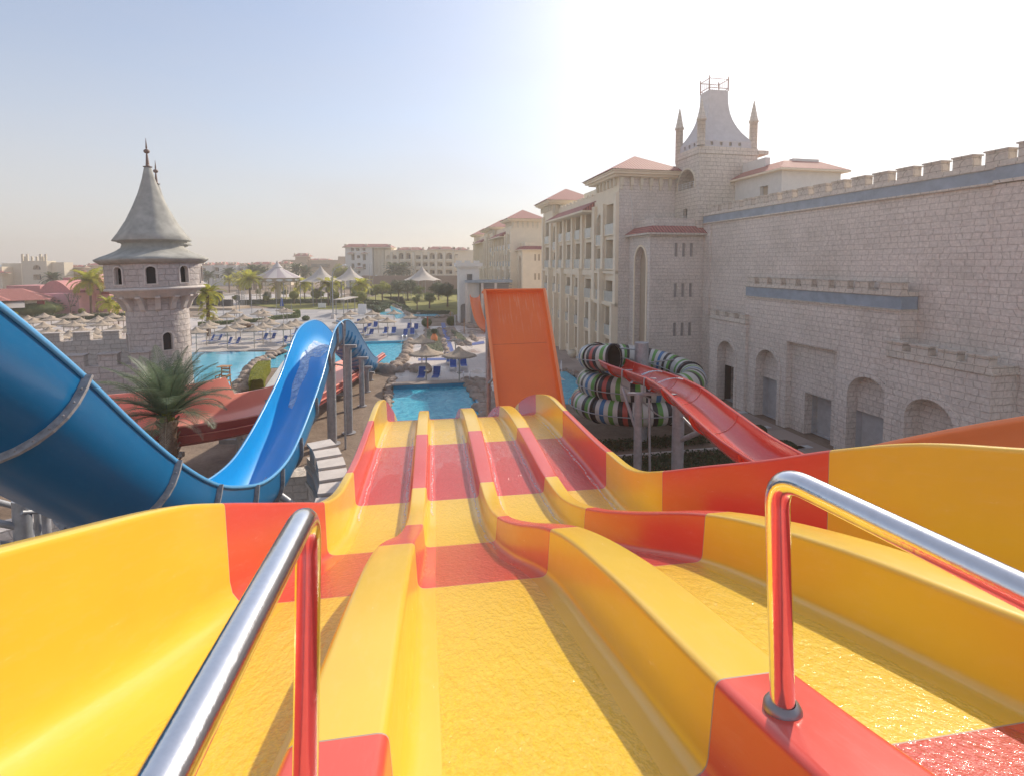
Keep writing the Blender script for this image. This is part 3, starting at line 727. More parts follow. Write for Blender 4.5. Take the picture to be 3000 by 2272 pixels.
for (o0_, o1_, dz0, dz1, nm) in ((.02, .02, -.02, -.85, 'skirt'), (.02, .16, -.42, -.44, 'lip'), (.0, -.5, -.85, -1.15, 'skirt')):
    mb = MB(); q = []
    for i, c in enumerate(path):
        a_ = path[max(0, i-1)]; b_ = path[min(45, i+1)]; tg = (b_-a_).normalized(); x = Vector((tg.y, -tg.x, 0)).normalized(); hr_ = .82-.45*i/45; e = c+x*(1.2+.16*hr_+.14)+Vector((0, 0, hr_)); k_ = 1-.55*i/45
        q.append([e+x*o1_+Vector((0, 0, dz1*k_)), e+x*o0_+Vector((0, 0, dz0*k_))])
    mb.grid(q); mb.build(nm, M['salmon_out'] if nm == 'skirt' else M['salmon'], st)
for k in (8, 14, 20, 27, 34):
    mb = MB(); q = path[k]; mb.tube([(q.x, q.y, 0), (q.x, q.y, q.z-.2)], .14, 12)
    mb.box(q.x-.9, q.x+.9, q.y-.1, q.y+.1, q.z-.9, q.z-.7); mb.build('support_frame', M['galv'], st)

# ---------------------------------------------------------------- orange slide with the steep end wall
ot = thing('orange_wall_slide', 'wide orange slide that drops from the right and climbs a steep end wall ahead', 'water slide', (3, 14, 0))
oz = spl([(0, 8.20), (.65, 7.0), (1.3, 5.8), (1.95, 4.6), (2.6, 3.42), (3.4, 2.45), (4.6, 1.75), (6.5, 1.45), (9, 1.4), (12, 2.2), (15, 4.3), (17.0, 6.1), (18.6, 7.12), (20.4, 8.05), (22.3, 8.75)])
dv = Vector((.26, -.966, 0)).normalized(); xv = Vector((.966, .26, 0)).normalized()
o0 = Vector((.06, 23.8, 0))
P = []; rl = []
ss = [0, .06, .12, .2, .28, .36, .5, .7, .95, 1.2]+frange(1.5, 22.3, 60)
W = 1.36
for s in ss:
    off = 0.9*max(0, (s-8)/14)**2*2.0
    c = o0+dv*s+xv*off; z = oz(s); n2 = oz(s+.05)-oz(s-.05); tg = Vector((dv.x*.1, dv.y*.1, n2)).normalized(); nr = xv.cross(tg).normalized()
    if nr.z < 0 or (s < 1 and nr.dot(dv) < 0): nr = -nr
    c = Vector((c.x, c.y, z)); P.append((c, nr))
uvo = [[(k*.4, s) for k in range(8)] for s in ss]
hh = .34
rows = []
for (c, nr), s in zip(P, ss):
    rows.append([c-xv*W+nr*hh, c-xv*(W-.03)+nr*.10, c-xv*(W-.12), c-xv*.5, c+xv*.5, c+xv*(W-.12), c+xv*(W-.03)+nr*.10, c+xv*W+nr*hh])
mb = MB(); mb.grid([r[::-1] for r in rows], 0, True, uvo); mb.build('slide_bed', M['orange_wall'], ot)
for sg in (-1, 1):
    mb = MB(); q = []
    for (c, nr), s in zip(P, ss):
        e = c+xv*sg*W+nr*hh; q.append([e-xv*sg*.0, e+nr*.02+xv*sg*.02, e+nr*.02+xv*sg*.13, e-nr*.04+xv*sg*.14, e-nr*.10+xv*sg*.05, c+xv*sg*(W+.05)-nr*.06])
    mb.grid(q, 0, True, [[(k*.05, s) for k in range(6)] for s in ss]); mb.build('side_rim', M['orange_rim'], ot)
mb = MB(); mb.grid([[c-xv*(W+.04)-nr*.06, c+xv*(W+.04)-nr*.06] for c, nr in P]); mb.build('underside', M['orange'], ot)
mb = MB(); c, nr = P[0]; mb.box(-W-.14, W+.14, -.03, .05, -.02, .06, 0, Matrix.Translation(c) @ Matrix((xv, nr, Vector((0, 0, 1)))).transposed().to_4x4()); mb.box(-W-.1, W+.1, .0, .36, -.03, .02, 0, Matrix.Translation(c) @ Matrix((xv, nr, Vector((0, 0, 1)))).transposed().to_4x4())
mb.build('top_lip', M['orange_rim'], ot)
mb = MB()
for i in (9, 14, 22):
    c, nr = P[i]; mb.box(-W, W, -.004, .004, -.004, .004, 0, Matrix.Translation(c+nr*.003) @ Matrix((xv, nr, nr.cross(xv))).transposed().to_4x4())
mb.build('joint_line', M['salmon_out'], ot)
for sg in (-1, 1):
    mb = MB(); c = P[4][0]+xv*sg*(W-.1); b = Vector((c.x-.03*sg-.1, 24.6, 0)); mb.tube([b, b+Vector((0, 0, 7.9))], .13, 14); mb.build('support_post', M['galv'], ot)
    for z, i in ((7.4, 2), (5.4, 6), (4.2, 11)):
        mb = MB(); q = P[i][0]+xv*sg*(W-.1)-P[i][1]*.08; mb.tube([b+Vector((0, 0, z-.5)), q], .06, 8); mb.build('strut', M['galv'], ot)
for i in (24, 40):
    mb = MB(); c = P[i][0]; mb.tube([(c.x, c.y, 0), (c.x, c.y, c.z-.1)], .16, 12); mb.build('support_post', M['galv'], ot)
# ---------------------------------------------------------------- striped spiral tube with the open red run feeding it
tt = thing('striped_spiral_tube_slide', 'coiled enclosed tube slide in white, black, green, blue and red stripes', 'water slide', (7.2, 28.5, 0))
hx, hy, hr, tr_ = 7.35, 29.0, 2.75, .70
def helix(a):      # a in turns; 0 = mouth at front left, going left, back, right (clockwise from above)
    th = R_(228)-a*2*math.pi
    z = hermite([0, .12, .35, .6, .9, 1.15, 1.6, 2.0, 2.35, 2.6], [4.55, 4.25, 3.85, 3.25, 2.98, 2.75, 2.2, 1.75, 1.45, 1.25], a)
    R = hr+.25*max(0, a-1.3)
    return Vector((hx+R*math.cos(th)*1.05-.12*max(0, a-1), hy+R*math.sin(th), z))
hp = [helix(k/60*1.0) for k in range(0, 157)]
mb = MB(); mb.tube(hp, tr_, 28, 0, False, True, True); o = mb.build('tube', M['stripes'], tt)
mb = MB(); mb.tube(hp[:60], tr_-.03, 24, 0, False, True)  # near-black liner paints the darkness inside the tube mouth
o = mb.build('tube_dark_liner', M['dark'], tt)
for a in (0, 5, 15, 26, 38, 50, 62, 74, 86, 98, 110, 122, 134, 146):
    q = hp[a]; tg = (hp[min(a+1, 156)]-hp[max(0, a-1)]).normalized(); mb = MB()
    mb.tube([q-tg*.05, q-tg*.045, q+tg*.045, q+tg*.05], [tr_-.02, tr_+.06, tr_+.06, tr_-.02], 28, 0, False); mb.build('joint_ring', M['black'], tt)
mb = MB()          # horizontal seam flange along both sides
for s in (-1, 1):
    mb.tube([Vector(((p.x-hx)*(1+s*(tr_+.02)/hr)+hx, (p.y-hy)*(1+s*(tr_+.02)/hr)+hy, p.z-.06)) for p in hp[::2]], .028, 6)
mb.build('seam_flange', M['galv'], tt)
mb = MB(); q = YP(1880, 1002, 26.9); mb.tube([(q.x, q.y, 0), (q.x, q.y, q.z-.03)], .36, 24, 0, True); mb.build('support_post', M['galv'], tt)
for k, (a, b) in enumerate(((.28, .2), (.55, .1), (.35, -.5), (.8, -.4))):
    mb = MB(); p = helix(a if k < 2 else a+.9); mb.tube([(q.x, q.y, p.z+.8+b), p+Vector((0, 0, .5))], .04, 8); mb.build('brace', M['galv'], tt)
    mb = MB(); mb.tube([(q.x, q.y, p.z-.2+b), p+Vector((0, 0, -.5))], .04, 8); mb.build('brace', M['galv'], tt)

rt_ = thing('red_open_slide', 'glossy scarlet open water slide leading down into the striped tube mouth', 'water slide', (6.2, 20, 0))
redp = spl([(0, 11.6, 3.2, 6.6), (1, 8.9, 6.4, 5.6), (2, 6.75, 10.2, 5.05), (3, 6.35, 13.0, 4.82), (4, 6.32, 16, 4.85), (5, 6.42, 19, 4.86), (6, 6.35, 21.6, 4.72), (7, 5.95, 23.9, 4.58), (8, 5.42, 25.9, 4.52), (8.6, 5.22, 27.2, 4.50)])
rpath = [redp(k*8.35/60) for k in range(61)]
def halfpipe(t, path, r, mi, mo, fl):
    N = len(path); P = []; O = []; B = []
    for i, c in enumerate(path):
        a = path[max(0, i-1)]; b = path[min(N-1, i+1)]; tg = (b-a).normalized(); x = Vector((tg.y, -tg.x, 0)).normalized(); nr = x.cross(tg)
        P.append([c - x*r*math.cos(math.pi*k/14) - nr*r*(.86*math.sin(math.pi*k/14)) for k in range(15)])
        O.append([c - x*(r+.04)*math.cos(math.pi*k/14) - nr*(r+.04)*(.86*math.sin(math.pi*k/14)) for k in range(14, -1, -1)]); B.append((c, tg, x, nr))
    uv = [[(k*.14, i*.4) for k in range(15)] for i in range(N)]
    mb = MB(); mb.grid(P, 0, True, uv); mb.build('trough', mi, t)
    mb = MB(); mb.grid(O, 0, True, uv); mb.build('shell', mo, t)
    for s in (-1, 1):
        mb = MB(); mb.grid([[c+x*s*(r-.01)+n*0, c+x*s*r+n*.035, c+x*s*(r+.09)+n*.03, c+x*s*(r+.09)-n*.045][::s] for c, tg, x, n in B]); mb.build('rim', mi, t)
    for i in fl:
        c, tg, x, n = B[i]; o1 = O[i]; mb = MB(); mb.grid([[p-tg*.02, p+(p-c).normalized()*.08-tg*.02, p+(p-c).normalized()*.08+tg*.02, p+tg*.02] for p in o1]); mb.build('joint_flange', mo, t)
        mb = MB(); mb.tube([c - x*(r-.012)*math.cos(math.pi*k/14) - n*(r-.012)*(.86*math.sin(math.pi*k/14)) for k in range(15)], .008, 4); mb.build('joint_line', M['salmon'], t)
    return B
RB = halfpipe(rt_, rpath, .70, M['red2'], M['red2'], (10, 20, 28, 36, 43, 50, 56))
for (i, dz) in ((41, 0), (47, 0)):   # spray nozzles with little fans of water
    c, tg, x, n = RB[i]; mb = MB(); e = c+x*.56+n*.0
    mb.tube([e+x*.1, e-x*.12+Vector((0, 0, .05))], .03, 10); mb.build('nozzle', M['whitemetal'], rt_)
    mb = MB(); rr = random.Random(i)
    for k in range(7):
        s = rr.uniform(-.2, .1); pts = []
        for j in range(8):
            f = j/7; pts.append(e - x*(.12+f*1.0) - tg*(s+f*.7) * -1 + Vector((0, 0, .06-.62*f*f)) )
        mb.tube(pts, [rr.uniform(.006, .018)*(1+f*.8) for f in frange(0, 1, 8)], 5)
    mb.build('water_jet', M['spray'], rt_)
for X, Y, zt, r in ((5.26, 21.0, 4.15, .17), (6.80, 20.6, 4.2, .24)):
    mb = MB(); mb.tube([(X, Y, 0), (X, Y, zt)], r, 16); mb.box(X-.45, X+.9, Y-.08, Y+.08, zt-.05, zt+.05); mb.build('support_post', M['galv'], rt_)
for pts_, r_ in (([(5.75, 20.8, .0), (5.65, 20.8, 4.0)], .05), ([(4.7, 21.6, 4.25), (5.26, 21.0, 2.4)], .07), ([(5.26, 21.0, 4.0), (6.1, 21.4, 3.2), (6.5, 21.3, 3.0)], .03), ([(6.85, 20.5, 2.35), (7.5, 18.6, 3.6)], .10), ([(6.85, 20.5, 3.4), (7.2, 19.4, 3.0)], .05)):
    mb = MB(); mb.tube(pts_, r_, 10); mb.build('brace', M['galv'], rt_)
for k, (i) in enumerate((42, 50)):
    mb = MB(); c, tg, x, n = RB[i]; e = c-x*.80
    mb.tube([e+Vector((0, 0, -.02))+x*.45, e-x*.05+Vector((0, 0, .02)), e-x*.08-Vector((0, 0, .7)), e-Vector((0, 0, .9))+x*.3], .035, 8); mb.build('water_pipe', M['galv'], rt_)
# ---------------------------------------------------------------- ground, paving, water
def sheet(name, pts, z, mat_, fr='b', kind='structure', h=0.0):
    mb = MB()
    if h: mb.prism([(p[0], p[1]) for p in pts], z-h, z)
    else: mb.add([(p[0], p[1], z) for p in pts], [tuple(range(len(pts)))])
    o = mb.build(name, mat_, None, (pts[0][0], pts[0][1], z), fr)
    if kind: o['kind'] = kind
    return o
def pg(px, py, z=0): q = toframe(G(px, py, z), 'b'); return (q.x, q.y)
sheet('ground', [(-1500, -60), (1500, -60), (1500, 420), (-1500, 420)], -.02, M['soil'], 'w')
sheet('sea', [(-6000, 700), (6000, 700), (6000, 8000), (-6000, 8000)], -.3, M['sea'], 'w')
sheet('coastal_plain', [(-3000, 420), (3000, 420), (3000, 700), (-3000, 700)], -.05, M['soil'], 'w')
# paved deck with real openings for the pools: built as slabs around them
A = dict(x0=-1.25, x1=4.4, y0=27.0, y1=39.5)       # near pool
B = dict(x0=-12.0, x1=-.62, y0=50.5, y1=63.2)      # second pool
def slab(x0, x1, y0, y1, z=.03, m='paving', name='pool_deck'): return sheet(name, [(x0, y0), (x1, y0), (x1, y1), (x0, y1)], z, M[m])
slab(A['x0'], 12.5, A['y1']+.35, 50.5); slab(-.62+.25, 12.5, 50.5, 72); slab(A['x0']-.2, 12.5, 72, 79)
slab(-60, A['x0']-.2, 63.4, 100); slab(A['x0']-.2, 3.0, 79, 94, .03); slab(-60, -14.5, 60.5, 63.4, .03)
slab(A['x1']+.3, 8.6, 31, A['y1']+.35, .03)
slab(A['x0'], A['x1']+.3, A['y1']+.0, A['y1']+.35, .035, 'paving', 'pool_kerb')
def pool(name, x0, x1, y0, y1, m, lab, zw=-.12, steps=False):
    o = sheet('pool_water', [(x0, y0), (x1, y0), (x1, y1), (x0, y1)], zw, M[m]); 
    mb = MB()
    mb.box(x0-.25, x0, y0, y1, -.6, .02); mb.box(x1, x1+.25, y0, y1, -.6, .02); mb.box(x0-.25, x1+.25, y1, y1+.3, -.6, .045); mb.box(x0-.25, x1+.25, y0-.25, y0, -.6, .03)
    mb.box(x0, x1, y1-.02, y1-.002, -.6, .02)
    b = mb.build('pool_wall', M['poolwall'], None, (x0, y0, 0), 'b'); struct(b)
# the sandy ground sits below the water sheets; sheets are laid a little above it
sheet('pool_basin', [(A['x0'], A['y0']), (A['x1'], A['y0']), (A['x1'], A['y1']), (A['x0'], A['y1'])], .012, M['poolwall'])
sheet('pool_water', [(A['x0'], A['y0']), (A['x1'], A['y0']), (A['x1'], A['y1']), (A['x0'], A['y1'])], .02, M['pool'])
mb = MB(); mb.box(A['x0'], A['x1'], A['y1'], A['y1']+.3, 0, .30); mb.box(A['x1'], A['x1']+.25, A['y0'], A['y1']+.3, 0, .16); o = mb.build('pool_wall', M['poolwall'], None, (1, 39, 0), 'b'); struct(o)
mb = MB(); mb.box(A['x0']-.1, A['x1']+.3, A['y1']-.02, A['y1']+1.0, .30, .36); o = mb.build('pool_kerb', M['terrace'], None, (1, 39.8, 0), 'b'); struct(o)
sheet('pool_water', [(-14, 50.0), (-.62, 50.0), (-.62, 63.1), (-14, 63.1)], .02, M['pool'])
mb = MB(); mb.box(-14, -.5, 63.1, 63.35, 0, .28); o = mb.build('pool_wall', M['pool_calm'], None, (-6, 63, 0), 'b'); struct(o)
# calm pool left, beside the castle tower
pl = [pg(560, 1031), pg(830, 1031)]
poly = [pg(*p) for p in ((590, 1260), (700, 1160), (712, 1120), (735, 1085), (800, 1050), (845, 1031), (440, 1031), (300, 1100), (430, 1260))]
sheet('pool_water', poly, .02, M['pool_calm'])
# small pool by the hotel and the splash pool of the distant slide
sheet('pool_water', [pg(1640, 1185), pg(1730, 1180), pg(1752, 1160), pg(1672, 1088), pg(1618, 1090)], .02, M['pool'])
sheet('pool_water', [pg(1390, 1004), pg(1520, 1004), pg(1500, 968), pg(1380, 970)], .02, M['pool'])
# terrace along the hotel front
sheet('hotel_terrace', [(13.6, 38), (22, 38), (22, 110), (13.6, 110)], .02, M['terrace'])
slab(8.6, 13.6, 44, 100, .02, 'terrace', 'path')
# walkway along the castle wall
sheet('path', [(17.6, 10), (21.2, 10), (21.2, 35.8), (17.6, 35.8)], .01, M['terrace'])
mb = MB()
for (px, py) in ((2165, 1188), (2212, 1233), (2232, 1232), (2330, 1292), (2350, 1290)):
    q = toframe(G(px, py+20), 'b'); mb.box(q.x-.5, q.x+.5, q.y-.2, q.y+.2, .012, .045)
struct(mb.build('stepping_stones', M['floorpale'], None, (19, 28, 0), 'b'))
# checkered plaza, lawns, lazy river
sheet('plaza', [pg(800, 985), pg(1240, 1010), pg(1180, 905), pg(600, 905), pg(600, 985)], .055, M['plaza'])
sheet('plaza', [(-90, 128), (-20, 128), (-20, 175), (-90, 175)], .03, M['paving'])
g1 = sheet('grass', [pg(1360, 926), pg(1215, 912), pg(1150, 880), pg(1060, 858), pg(1390, 850), pg(1420, 900)], .07, M['grass'], kind='stuff')
g2 = sheet('grass', [pg(850, 908), pg(1000, 908), pg(1190, 896), pg(1180, 870), pg(820, 872), pg(700, 890)], .07, M['grass'], kind='stuff')
for g, l in ((g1, 'sunlit lawn with scattered trees beyond the winding stream pool'), (g2, 'strip of lawn between the checkered plaza and the long clipped hedge')):
    g['label'] = l; g['category'] = 'lawn'
river = [pg(*p) for p in ((1145, 897), (1175, 912), (1187, 925), (1180, 933), (1160, 935), (1155, 926), (1113, 923), (1115, 915), (1145, 915), (1146, 908), (1136, 898))]
sheet('stream_water', river, .08, M['pool'])
sheet('stream_water', [pg(*p) for p in ((1190, 928), (1290, 928), (1280, 921), (1215, 922))], .08, M['pool'])
sheet('walkway', [pg(*p) for p in ((1292, 947), (1303, 947), (1333, 1040), (1308, 1040))], .06, M['mat_blue'])
sheet('walkway', [pg(*p) for p in ((1372, 1015), (1420, 1008), (1418, 1000), (1370, 1008))], .06, M['mat_blue'])
sheet('walkway', [pg(*p) for p in ((1225, 1058), (1330, 1056), (1328, 1049), (1226, 1051))], .05, M['mat_blue'])
sheet('path', [pg(*p) for p in ((770, 1145), (800, 1145), (845, 1060), (830, 1058))], .05, M['floorpale'])
# ---------------------------------------------------------------- walls with openings
def facade(mb, A, u0, u1, z0, z1, ops, m=0, mr=0):
    """A(u,z,d)->point; ops: dict(u0,u1,z0,z1,arch,d)"""
    us = sorted(set([u0, u1]+[o['u0'] for o in ops]+[o['u1'] for o in ops])); zs = sorted(set([z0, z1]+[o['z0'] for o in ops]+[o['z1'] for o in ops]))
    us = [u for u in us if u0 <= u <= u1]; zs = [z for z in zs if z0 <= z <= z1]
    def inside(u, z): return any(o['u0'] < u < o['u1'] and o['z0'] < z < o['z1'] for o in ops)
    for i in range(len(us)-1):
        j = 0
        while j < len(zs)-1:
            if inside((us[i]+us[i+1])/2, (zs[j]+zs[j+1])/2): j += 1; continue
            k = j
            while k < len(zs)-1 and not inside((us[i]+us[i+1])/2, (zs[k]+zs[k+1])/2): k += 1
            mb.quad(A(us[i], zs[j], 0), A(us[i+1], zs[j], 0), A(us[i+1], zs[k], 0), A(us[i], zs[k], 0), m); j = k
    for o in ops:
        a, b, c, d_, dp = o['u0'], o['u1'], o['z0'], o['z1'], o.get('d', .3)
        if o.get('arch'):
            rise = o.get('rise', (b-a)/2); zs0 = d_-rise; n = 14
            arc = [((a+b)/2 - (b-a)/2*math.cos(math.pi*k/n), zs0+rise*math.sin(math.pi*k/n)) for k in range(n+1)]
            for k in range(n):
                (ua, za), (ub, zb) = arc[k], arc[k+1]
                mb.quad(A(ua, za, 0), A(ub, zb, 0), A(ub, d_, 0), A(ua, d_, 0), m)
                mb.quad(A(ua, za, 0), A(ua, za, dp), A(ub, zb, dp), A(ub, zb, 0), mr)
            if zs0 > c:
                mb.quad(A(a, c, 0), A(a, c, dp), A(a, zs0, dp), A(a, zs0, 0), mr); mb.quad(A(b, c, 0), A(b, zs0, 0), A(b, zs0, dp), A(b, c, dp), mr)
        else:
            mb.quad(A(a, c, 0), A(a, c, dp), A(a, d_, dp), A(a, d_, 0), mr); mb.quad(A(b, c, 0), A(b, d_, 0), A(b, d_, dp), A(b, c, dp), mr)
            mb.quad(A(a, d_, 0), A(a, d_, dp), A(b, d_, dp), A(b, d_, 0), mr)
        if c > z0+.01: mb.quad(A(a, c, 0), A(b, c, 0), A(b, c, dp), A(a, c, dp), mr)
def onA(a): return lambda u, z, d: (a+d, u, z)       # faces -a (u runs along b)
def onB(b): return lambda u, z, d: (u, b+d, z)       # faces -b (u runs along a)
def archtrim(mb, A, a, b, z0, z1, wd, proud=.04, rise=None, n=16):
    rise = rise or (b-a)/2; zs = z1-rise; c = (a+b)/2; hw = (b-a)/2
    inn = [(a, z0)]+[(c-hw*math.cos(math.pi*k/n), zs+rise*math.sin(math.pi*k/n)) for k in range(n+1)]+[(b, z0)]
    out = [(a-wd, z0)]+[(c-(hw+wd)*math.cos(math.pi*k/n), zs+(rise+wd)*math.sin(math.pi*k/n)) for k in range(n+1)]+[(b+wd, z0)]
    for k in range(len(inn)-1):
        mb.quad(A(*inn[k], -proud), A(*inn[k+1], -proud), A(*out[k+1], -proud), A(*out[k], -proud))
        mb.quad(A(*out[k], -proud), A(*out[k+1], -proud), A(*out[k+1], 0), A(*out[k], 0)); mb.quad(A(*inn[k], 0), A(*inn[k+1], 0), A(*inn[k+1], -proud), A(*inn[k], -proud))
# ---------------------------------------------------------------- castle wall on the right
cw = thing('castle_wall', 'long grey stone castle wall with battlements and arched recesses at right', 'castle wall', (21.4, 20, 0), 'b')
def merlons(t, a0, a1, spans, z0, z1, proto=None):
    first = None
    for (b0, b1) in spans:
        if first is None or abs((b1-b0)-first[1]) > .01:
            mb = MB(); mb.box(a0, a1, b0, b1, z0, z1-.06); mb.box(a0-.05, a1+.05, b0-.05, b1+.05, z1-.06, z1)
            o = mb.build('merlon', M['stone_light'], t); first = (o, b1-b0, b0)
        else:
            c = first[0].copy(); COL.objects.link(c); c.parent = t.o; c.location = (0, b0-first[2], 0)
mb = MB()
facade(mb, onA(22.3), 14.0, 36.0, 0, 12.56, [dict(u0=a_, u1=b_, z0=0, z1=z_, d=.45) for a_, b_, z_ in ((19.2, 21.4, 2.24), (22.75, 24.6, 2.36), (26.35, 28.3, 2.42), (30.2, 32.1, 2.46))])
mb.box(22.32, 22.75, 5, 36, 12.0, 13.38); mb.quad((22.2, 5, 0), (22.2, 15.86, 0), (22.2, 15.86, 12.56), (22.2, 5, 12.56)); mb.quad((22.2, 15.86, 0), (22.3, 15.86, 0), (22.3, 15.86, 12.56), (22.2, 15.86, 12.56))
mb.quad((22.75, 5, 4), (22.75, 36, 4), (22.75, 36, 13), (22.75, 5, 13)); mb.box(22.12, 22.3, 34.85, 35.15, 5.7, 12.5)
mb.build('wall', M['stone'], cw)
mb = MB(); mb.box(22.18, 22.4, 15.9, 35.98, 12.56, 12.66); mb.box(22.20, 22.4, 15.9, 35.98, 13.16, 13.26); mb.box(22.08, 22.4, 5, 15.9, 12.60, 12.72); mb.box(22.10, 22.4, 5, 15.9, 13.22, 13.32)
mb.box(22.26, 22.33, 15.9, 35.98, 13.26, 13.40); mb.box(22.17, 22.33, 5, 15.9, 13.32, 13.46)
mb.build('ledge', M['stone_light'], cw)
mb = MB(); mb.box(22.24, 22.35, 15.88, 35.97, 12.66, 13.16); mb.box(22.14, 22.35, 5, 15.88, 12.72, 13.22); mb.build('painted_band', M['band'], cw)
merlons(cw, 22.27, 22.72, [(20.5+1.24*k-5*1.24+.02, 21.3+1.24*k-5*1.24) for k in range(1, 17)], 13.39, 13.92)
merlons(cw, 22.18, 22.72, [(b, b+.82) for b in (14.35, 13.1, 11.85, 10.6)], 13.44, 14.02)
mb = MB()
facade(mb, onA(21.4), 18.8, 29.45, 0, 7.42, [dict(u0=26.35, u1=28.3, z0=0, z1=4.29, arch=True, d=.55), dict(u0=22.15, u1=25.7, z0=0, z1=5.06, d=.35), dict(u0=19.2, u1=21.4, z0=0, z1=4.13, arch=True, rise=1.0, d=.55)])
mb.quad((21.4, 18.8, 0), (22.3, 18.8, 0), (22.3, 18.8, 7.42), (21.4, 18.8, 7.42)); mb.quad((21.4, 29.45, 0), (22.3, 29.45, 0), (22.3, 29.45, 7.42), (21.4, 29.45, 7.42))
facade(mb, onA(21.95), 26.35, 28.3, 2.42, 4.29, []); facade(mb, onA(21.95), 19.2, 21.4, 2.24, 4.13, [])
facade(mb, onA(21.75), 22.15, 25.7, 0, 5.06, [dict(u0=22.75, u1=24.6, z0=0, z1=2.36, d=.5)])
facade(mb, onA(21.0), 14.8, 19.05, 0, 5.42, [dict(u0=16.0, u1=18.05, z0=0, z1=3.95, arch=True, rise=.95, d=.7)])
mb.quad((21.0, 14.8, 0), (22.3, 14.8, 0), (22.3, 14.8, 5.42), (21.0, 14.8, 5.42)); mb.quad((21.0, 19.05, 0), (21.4, 19.05, 0), (21.4, 19.05, 5.42), (21.0, 19.05, 5.42))
facade(mb, onA(21.7), 16.0, 18.05, 0, 3.95, [])
facade(mb, onA(21.2), 29.15, 33.1, 0, 5.66, [dict(u0=30.2, u1=32.1, z0=0, z1=4.28, arch=True, d=.6)])
mb.quad((21.2, 29.15, 0), (22.3, 29.15, 0), (22.3, 29.15, 5.66), (21.2, 29.15, 5.66)); mb.quad((21.2, 33.1, 0), (22.3, 33.1, 0), (22.3, 33.1, 5.66), (21.2, 33.1, 5.66))
facade(mb, onA(21.8), 30.2, 32.1, 2.46, 4.28, [])
mb.build('gatehouse', M['stone'], cw)
mb = MB(); mb.box(21.3, 22.29, 18.75, 29.5, 7.42, 7.50); mb.box(21.32, 22.29, 18.75, 29.5, 8.07, 8.15); mb.box(21.36, 22.29, 18.78, 29.45, 8.15, 8.27)
mb.box(20.92, 22.29, 14.7, 19.1, 5.42, 5.50); mb.box(20.95, 22.29, 14.76, 19.05, 5.5, 5.74)
mb.box(21.12, 22.29, 29.1, 33.15, 5.66, 5.74); mb.box(21.15, 22.29, 29.15, 33.1, 5.74, 5.92)
mb.build('ledge', M['stone_light'], cw)
mb = MB(); mb.box(21.37, 22.25, 18.77, 29.46, 7.50, 8.07); mb.build('painted_band', M['band'], cw)
merlons(cw, 21.36, 21.72, [(18.8, 19.9)], 8.27, 8.70); merlons(cw, 21.36, 21.72, [(21.18+1.165*k-.70, 21.18+1.165*k) for k in range(0, 8)], 8.27, 8.70)
merlons(cw, 20.95, 21.35, [(18.27-1.13*k, 19.0-1.13*k) for k in range(4)], 5.74, 6.12)
merlons(cw, 21.15, 21.5, [(32.4-1.08*k, 33.05-1.08*k) for k in range(4)], 5.92, 6.28)
mb = MB()
for (a, b, z0, z1, r, pl_) in ((26.35, 28.3, 0, 4.29, None, 21.4), (19.2, 21.4, 0, 4.13, 1.0, 21.4), (16.0, 18.05, 0, 3.95, .95, 21.0), (30.2, 32.1, 0, 4.28, None, 21.2)):
    archtrim(mb, onA(pl_), a, b, z0, z1, .22, .05, r)
mb.build('arch_surround', M['stone'], cw)
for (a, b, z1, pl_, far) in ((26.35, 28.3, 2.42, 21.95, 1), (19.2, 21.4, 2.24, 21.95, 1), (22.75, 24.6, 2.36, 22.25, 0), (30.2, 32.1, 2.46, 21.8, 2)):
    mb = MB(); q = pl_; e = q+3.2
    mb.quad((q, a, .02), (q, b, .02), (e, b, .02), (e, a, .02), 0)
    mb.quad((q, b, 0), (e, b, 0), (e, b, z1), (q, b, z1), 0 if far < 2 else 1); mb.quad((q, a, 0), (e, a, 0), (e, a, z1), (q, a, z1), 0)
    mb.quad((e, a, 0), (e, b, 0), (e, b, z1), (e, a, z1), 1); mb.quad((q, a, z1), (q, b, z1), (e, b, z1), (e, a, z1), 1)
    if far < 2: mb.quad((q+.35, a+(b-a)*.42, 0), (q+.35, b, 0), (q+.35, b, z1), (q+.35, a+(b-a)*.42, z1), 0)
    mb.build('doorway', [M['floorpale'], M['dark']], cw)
# ---------------------------------------------------------------- house behind the parapet
hs = thing('rooftop_house', 'pale house with tiled roof peeking over the castle wall parapet', 'house', (25, 31, 0), 'b')
mb = MB(); facade(mb, onA(25), 31, 36.4, 8, 15.95, [dict(u0=32.35, u1=33.2, z0=14.35, z1=15.1, d=.3)]); facade(mb, onB(31), 25, 29.7, 8, 15.95, [])
mb.quad((29.7, 31, 8), (29.7, 36.4, 8), (29.7, 36.4, 16), (29.7, 31, 16)); mb.box(25.6, 26.0, 33.5, 36.2, 16.3, 17.3); mb.box(26.6, 28.7, 31.9, 32.3, 16.1, 16.95); mb.build('wall', M['white'], hs)
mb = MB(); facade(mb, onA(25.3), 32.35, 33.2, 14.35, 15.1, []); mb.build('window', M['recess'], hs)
def hiproof(mb, x0, x1, y0, y1, z, h, inset=None):
    i = inset if inset is not None else min(x1-x0, y1-y0)/2
    P = [(x0, y0, z), (x1, y0, z), (x1, y1, z), (x0, y1, z)]; a, b = x0+i, x1-i; c, d = y0+i, y1-i
    if a > b: a = b = (x0+x1)/2
    if c > d: c = d = (y0+y1)/2
    Q = [(a, c, z+h), (b, c, z+h), (b, d, z+h), (a, d, z+h)]
    for k in range(4): mb.quad(P[k], P[(k+1) % 4], Q[(k+1) % 4], Q[k])
    mb.quad(Q[0], Q[1], Q[2], Q[3])
mb = MB(); hiproof(mb, 24.5, 30.1, 30.5, 37, 16.0, .75, 1.3); mb.build('roof', M['tile'], hs)
mb = MB(); mb.box(24.52, 30.08, 30.52, 37, 15.88, 15.99); mb.build('eave', M['cream'], hs)

